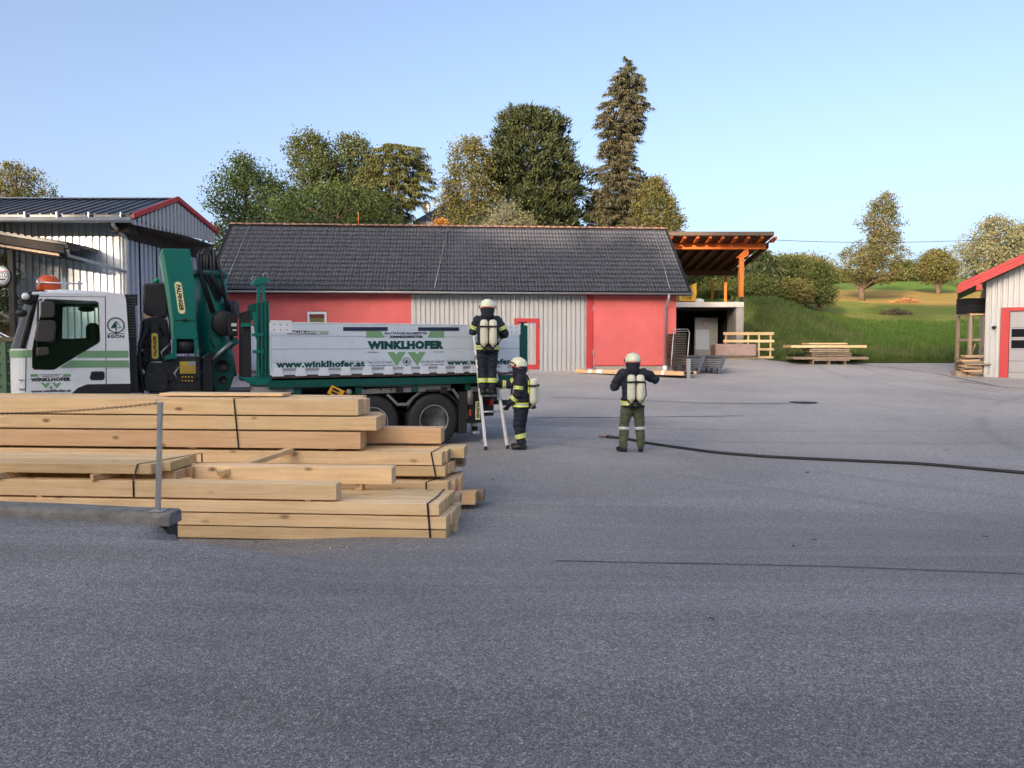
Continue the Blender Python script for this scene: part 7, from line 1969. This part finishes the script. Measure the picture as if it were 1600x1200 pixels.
tree('broadleaf_tree', 'dark rounded tree just right of the metal hall, leftmost behind the tiled roof', [(245, 374, 390), (256, 358, 402), (268, 350, 425), (282, 345, 438), (300, 336, 446), (325, 332, 452), (352, 330, 455), (400, 332, 450)], 48, 'leaf', 'dark', 330, 30, .19, .6, 385, .24, 11, group=GB, lump=.35)
tree('broadleaf_tree', 'tall tree with a pointed ragged top, second from the left behind the tiled roof', [(208, 480, 488), (218, 462, 500), (232, 450, 514), (250, 447, 524), (275, 446, 540), (305, 440, 556), (352, 430, 560), (390, 440, 550)], 50, 'leaf', 'olive', 420, 30, .19, .55, 492, .26, 12, group=GB, lump=.35)
tree('broadleaf_tree', 'loose-topped tree in the middle of the left group behind the tiled roof', [(213, 532, 556), (224, 524, 578), (240, 518, 586), (262, 518, 592), (300, 515, 600), (352, 500, 600), (390, 510, 590)], 51, 'leaf', 'olive', 360, 28, .20, .55, 556, .24, 13, group=GB, lump=.4)
tree('larch_tree', 'feathery yellow-green larch at the right end of the left tree group', [(226, 603, 612), (232, 585, 655), (246, 577, 664), (268, 566, 668), (292, 560, 676), (310, 566, 668), (330, 572, 650), (352, 580, 640), (390, 590, 630)], 49, 'spruce', 'larch', 700, 36, .17, .6, 612, .2, 14, group=GB, droop=.3, lump=.3)
tree('broadleaf_tree', 'low dark green tree in front of the left group, just above the ridge', [(288, 520, 540), (300, 470, 580), (318, 425, 610), (340, 405, 625), (360, 400, 630), (390, 410, 620)], 46.5, 'leaf', 'dark', 300, 30, .18, .55, 520, .2, 15, group=GB)
tree('broadleaf_tree', 'brownish sunlit tree left of the large pine', [(217, 730, 744), (228, 712, 758), (245, 706, 768), (268, 700, 772), (292, 690, 776), (320, 684, 782), (352, 688, 785), (390, 695, 780)], 48, 'leaf', 'warm', 360, 28, .18, .5, 738, .22, 16, group=GB, lump=.38)
tree('pine_tree', 'largest dark pine with a broad rounded crown behind the tiled roof', [(168, 808, 812), (174, 798, 850), (184, 784, 870), (196, 782, 882), (208, 777, 880), (222, 784, 890), (236, 770, 888), (250, 768, 903), (262, 757, 896), (278, 764, 916), (292, 775, 908), (306, 768, 920), (322, 782, 906), (340, 776, 918), (356, 782, 910), (395, 790, 900)], 50, 'pine', 'pine', 1150, 46, .22, .50, 842, .4, 17, group=GB, lump=.36)
tree('spruce_tree', 'tallest slender brownish spruce towering over the other trees', [(94, 980, 982), (104, 975, 987), (113, 964, 997), (135, 957, 1004), (143, 952, 1002), (151, 946, 1008), (171, 941, 1010), (193, 934, 1009), (217, 941, 999), (234, 936, 994), (250, 940, 990), (267, 927, 997), (300, 930, 1003), (330, 930, 1000), (352, 928, 996), (400, 925, 1000)], 49, 'spruce', 'spruce', 1000, 52, .17, .6, 974, .3, 18, group=GB, limbs=140, lump=.24, inner=.5)
tree('spruce_tree', 'low dark conifer peeping out behind the foot of the tall spruce', [(276, 1000, 1006), (290, 994, 1012), (305, 926, 1010), (325, 924, 1006), (352, 922, 1006), (395, 925, 1005)], 52, 'pine', 'pine', 160, 36, .3, .5, 970, .2, 19, group=GB)
tree('broadleaf_tree', 'pale sunlit round tree at the right end of the tiled roof', [(279, 1022, 1030), (290, 1010, 1036), (304, 1000, 1042), (320, 996, 1052), (336, 992, 1062), (352, 996, 1062), (390, 1000, 1058)], 47, 'leaf', 'warm', 300, 30, .16, .42, 1028, .18, 20, group=GB)
tree('young_conifer', 'small bluish-green young conifer just above the ridge before the large pine', [(317, 792, 798), (326, 780, 808), (338, 765, 822), (352, 755, 838), (375, 755, 838)], 45, 'leaf', 'silver', 170, 26, .15, .4, 795, .12, 21, group=GB)
tree('maple_bush', 'small bright orange maple just above the ridge beside the distant house', [(342, 684, 690), (348, 680, 694), (358, 680, 694)], 44, 'leaf', 'orange' if 'orange' in LM else 'warm', 30, 20, .12, .25, 687, .06, 22, 'shrub')
tree('broadleaf_tree', 'open round tree with visible branches at the far left above the hall roof', [(254, 16, 34), (264, -6, 52), (276, -22, 66), (290, -30, 78), (304, -36, 83), (316, -36, 82), (335, -30, 74)], 58, 'leaf', 'warm', 230, 18, .19, .5, 26, .3, 23, limbs=150, lump=.45, base=4)
tree('hedge_bush', 'dark green bush seen under the lean-to roof at the far left', [(402, -30, 14), (430, -40, 17), (500, -40, 17), (530, -40, 17)], 23.2, 'leaf', 'olive', 150, 30, .09, .25, -10, .05, 39, 'bush', base=.3, limbs=10)
# right-hand slope
GR = 'trees on the grassy slope'
tree('pear_tree', 'tall leaning old pear tree in the middle of the meadow slope', [(302, 1380, 1396), (312, 1365, 1399), (322, 1352, 1401), (336, 1350, 1406), (346, 1340, 1409), (360, 1354, 1412), (372, 1350, 1408), (384, 1326, 1410), (396, 1312, 1408), (412, 1304, 1412), (428, 1302, 1416), (440, 1318, 1412)], 74, 'leaf', 'warm', 400, 20, .22, .55, 1346, .26, 31, group=GR, limbs=130, lump=.5)
tree('fruit_tree', 'small rounded fruit tree standing alone right of the leaning pear tree', [(391, 1458, 1474), (402, 1443, 1484), (415, 1434, 1491), (428, 1433, 1492), (438, 1440, 1488)], 84, 'leaf', 'warm', 230, 24, .25, .6, 1464, .22, 32, group=GR, lump=.3, limbs=60)
tree('broadleaf_tree', 'broad silvery tree above the red workshop roof at the right edge', [(339, 1545, 1562), (348, 1532, 1578), (358, 1528, 1600), (372, 1515, 1618), (392, 1500, 1630), (412, 1497, 1635), (430, 1505, 1630), (445, 1530, 1610)], 98, 'leaf', 'silver', 430, 24, .32, .9, 1562, .4, 33, group=GR, limbs=90, lump=.42)
tree('broadleaf_tree', 'second silvery tree partly cut off by the right edge of the view', [(350, 1590, 1612), (365, 1584, 1640), (390, 1578, 1660), (430, 1580, 1660), (445, 1600, 1640)], 104, 'leaf', 'silver', 260, 22, .32, .9, 1620, .36, 34, group=GR)
tree('conifer', 'dark green conifer at the right end of the timber canopy', [(388, 1184, 1192), (400, 1176, 1204), (418, 1168, 1214), (440, 1160, 1218), (462, 1160, 1218)], 54, 'spruce', 'pine', 260, 34, .3, .7, 1188, .16, 35, group=GR, droop=.1)
specs = [
 ('dense olive bush right behind the dark conifer', [(403, 1205, 1240), (415, 1198, 1262), (435, 1196, 1268), (455, 1196, 1266), (466, 1200, 1262)], 57, 'olive', 1230),
 ('rounded bush in the middle of the hedge on the slope', [(405, 1235, 1262), (418, 1228, 1285), (440, 1226, 1292), (460, 1228, 1294), (468, 1232, 1290)], 59, 'warm', 1258),
 ('bush at the right end of the hedge, running down to the grass', [(412, 1262, 1282), (425, 1258, 1296), (445, 1256, 1300), (462, 1258, 1300), (472, 1262, 1298)], 56, 'olive', 1280),
 ('low brown bush at the foot of the hedge', [(440, 1215, 1250), (452, 1208, 1262), (468, 1206, 1266), (474, 1210, 1262)], 53.5, 'warm', 1235),
 ('low leafy bush below the conifer beside the canopy post', [(436, 1166, 1190), (448, 1160, 1210), (464, 1158, 1214), (472, 1160, 1212)], 52.5, 'olive', 1186),
 ('bush showing between the rear canopy posts', [(428, 1085, 1120), (440, 1078, 1135), (455, 1074, 1150), (470, 1074, 1152)], 53, 'olive', 1105),
 ('taller bush behind the canopy posts at the left', [(418, 1060, 1090), (435, 1052, 1112), (470, 1050, 1118)], 56, 'warm', 1082),
 ('dark leafy bush behind the canopy deck at its right', [(420, 1125, 1150), (435, 1112, 1164), (468, 1110, 1166)], 57, 'dark', 1138)]
for i, (lb, pr, D, mt, tk) in enumerate(specs):
    tree('hedge_bush', lb, pr, D, 'leaf', mt, 210, 30, .17, .5, tk, .09, 40 + i, 'bush', 'bushes on the slope', limbs=25, lump=.3)
far_ = [('distant bush between the hedge and the pear tree', [(424, 1290, 1318), (434, 1284, 1330), (445, 1284, 1332)], 120, 'dark', 1305),
        ('distant dark bush just right of the pear tree', [(412, 1398, 1425), (424, 1396, 1438), (438, 1398, 1444)], 120, 'olive', 1420),
        ('distant tree crown low between the hedge tops', [(402, 1222, 1262), (412, 1205, 1290), (430, 1200, 1300)], 95, 'warm', 1245)]
for i, (lb, pr, D, mt, tk) in enumerate(far_):
    tree('distant_tree', lb, pr, D, 'leaf', mt, 200, 22, .34, 1.0, tk, .2, 60 + i, 'tree', 'distant trees on the hill', limbs=15)
# heaps of cut hay and twigs on the slope
for i, (px, py, D, w, h_, mt, lb) in enumerate(((1418, 463, 72, 1.3, .4, simple('dry_cuttings', (.34, .16, .07), .9), 'reddish heap of dry cuttings on the mown strip'), (1398, 486, 62, 1.3, .55, m_bark, 'low dark heap of twigs below the mown strip'))):
    c = at(px, py, D); r = random.Random(70 + i)
    o = thing('brush_heap', lb, 'brush heap', (c.x, D, hill(c.x, D))); mb = MB()
    for _ in range(260):
        a = r.uniform(0, 6.28); q = r.random() ** .6; x, y = math.cos(a) * q * w, math.sin(a) * q * w * .6; z = r.random() * h_ * (1 - q * .8)
        d = Vector((r.gauss(0, 1), r.gauss(0, 1), r.gauss(0, .35))).normalized() * r.uniform(.2, .55); mb.tube([Vector((x, y, z)), Vector((x, y, z)) + d], .018, 3, smooth=False)
    put('twigs', mb, mt, o, raw=True)
# ================================================================== unseen ridge and leaf screen added behind the camera to shade the yard
RY_ = -50.0
def ridge_top(x): return interp([(-140, 14), (-100, 19), (-70, 21.5), (-50, 22.3), (-40, 24), (-20, 25), (5, 20), (40, 15), (120, 10)], x)
rx = span(-160, 140, 60) + [140]; ryy = [-140, -110, -90, -75, -66, -58, -54, -51, -49, -46, -42, -36, -30, -24, -20]
prof_ = {-140: .5, -110: .7, -90: .88, -75: .97, -66: 1, -58: 1, -54: 1, -51: 1, -49: .97, -46: .86, -42: .68, -36: .42, -30: .2, -24: .06, -20: 0}
structure('shading_ridge', grid(rx, ryy, lambda x, y: .35 + (ridge_top(x) - .35) * prof_[y]), m_meadow, raw=True)
m_wood = leaf('shading_leaf', (.03, .05, .015), (.06, .08, .02), (.09, .10, .03), .05)
def leaf_screen(regions, name, seed):
    r = random.Random(seed); V_, F_ = [], []
    for (xa, xb, za, zb, dens) in regions:
        n = int((xb - xa) * (zb - za) * dens)
        for _ in range(n):
            x, z = r.uniform(xa, xb), r.uniform(za, zb); y = RY_ + r.uniform(-3, 3) 
            s_ = r.uniform(.35, .8); a = Vector((r.gauss(0, .5), 1, r.gauss(0, .5))).normalized(); b_ = a.orthogonal().normalized(); w = a.cross(b_)
            k = len(V_); p = Vector((x, y, z)); V_ += [p - b_ * s_, p + w * s_, p + b_ * s_, p - w * s_]; F_.append((k, k + 1, k + 2, k + 3))
    me = bpy.data.meshes.new(name); me.from_pydata([tuple(v) for v in V_], [], F_); me.materials.append(m_wood)
    o = link(name, me); o['kind'] = 'stuff'; return o
D_ = 11  # leaf blocks shaped with gaps that let chosen sun patches through
leaf_screen([(-110, -66, 19, 36, 4), (-66, -53.2, 21, 24.1, D_), (-66, -53.2, 26.4, 33, D_), (-53.2, -50.9, 20, 21.3, D_), (-53.2, -50.9, 26.2, 30.8, D_), (-50.7, -47.6, 21, 30.1, D_), (-47.6, -45, 21, 28.2, D_), (-45, -42.5, 22, 28.9, D_), (-42.5, -39.6, 22, 29.7, D_),
       (-39.6, -36, 22, 27.6, D_), (-36, -30, 23, 31.9, D_), (-30, -18, 23, 31.9, D_), (-30, -18, 33.6, 36.4, D_), (-18, 6, 19, 27.5, D_), (6, 40, 14, 24, 4)], 'shading_leaves', 91)

# ------------------------------------------------------------------ thin blue smoke rising from the lorry body
m = bpy.data.materials.new('thin_smoke'); m.use_nodes = True; nt = m.node_tree
for n in list(nt.nodes): nt.nodes.remove(n)
out = nt.nodes.new('ShaderNodeOutputMaterial'); pv_ = nt.nodes.new('ShaderNodeVolumePrincipled')
pv_.inputs['Color'].default_value = (.72, .80, .95, 1); pv_.inputs['Anisotropy'].default_value = .2
nz = N(nt, 'ShaderNodeTexNoise', Scale=1.6, Detail=4.0, Roughness=.6, Distortion=.8); nt.links.new(coords(nt, 'Object', (1, 1, .45)), nz.inputs['Vector'])
nt.links.new(math_(nt, 'MULTIPLY', ramp(nt, nz.outputs['Fac'], [(.38, 0.0), (.75, 1.0)]), .17), pv_.inputs['Density'])
nt.links.new(pv_.outputs[0], out.inputs['Volume'])
pth = [at(708, 500, 16.2), at(712, 470, 16.4), at(716, 435, 16.7), at(722, 400, 17.1), at(738, 368, 17.7), at(765, 340, 18.5), at(790, 322, 19.2), at(806, 312, 19.8)]
smk = structure('smoke', MB().tube(pth, [.02, .13, .20, .27, .34, .38, .26, .02], 16, caps=False), m); smk['kind'] = 'stuff'
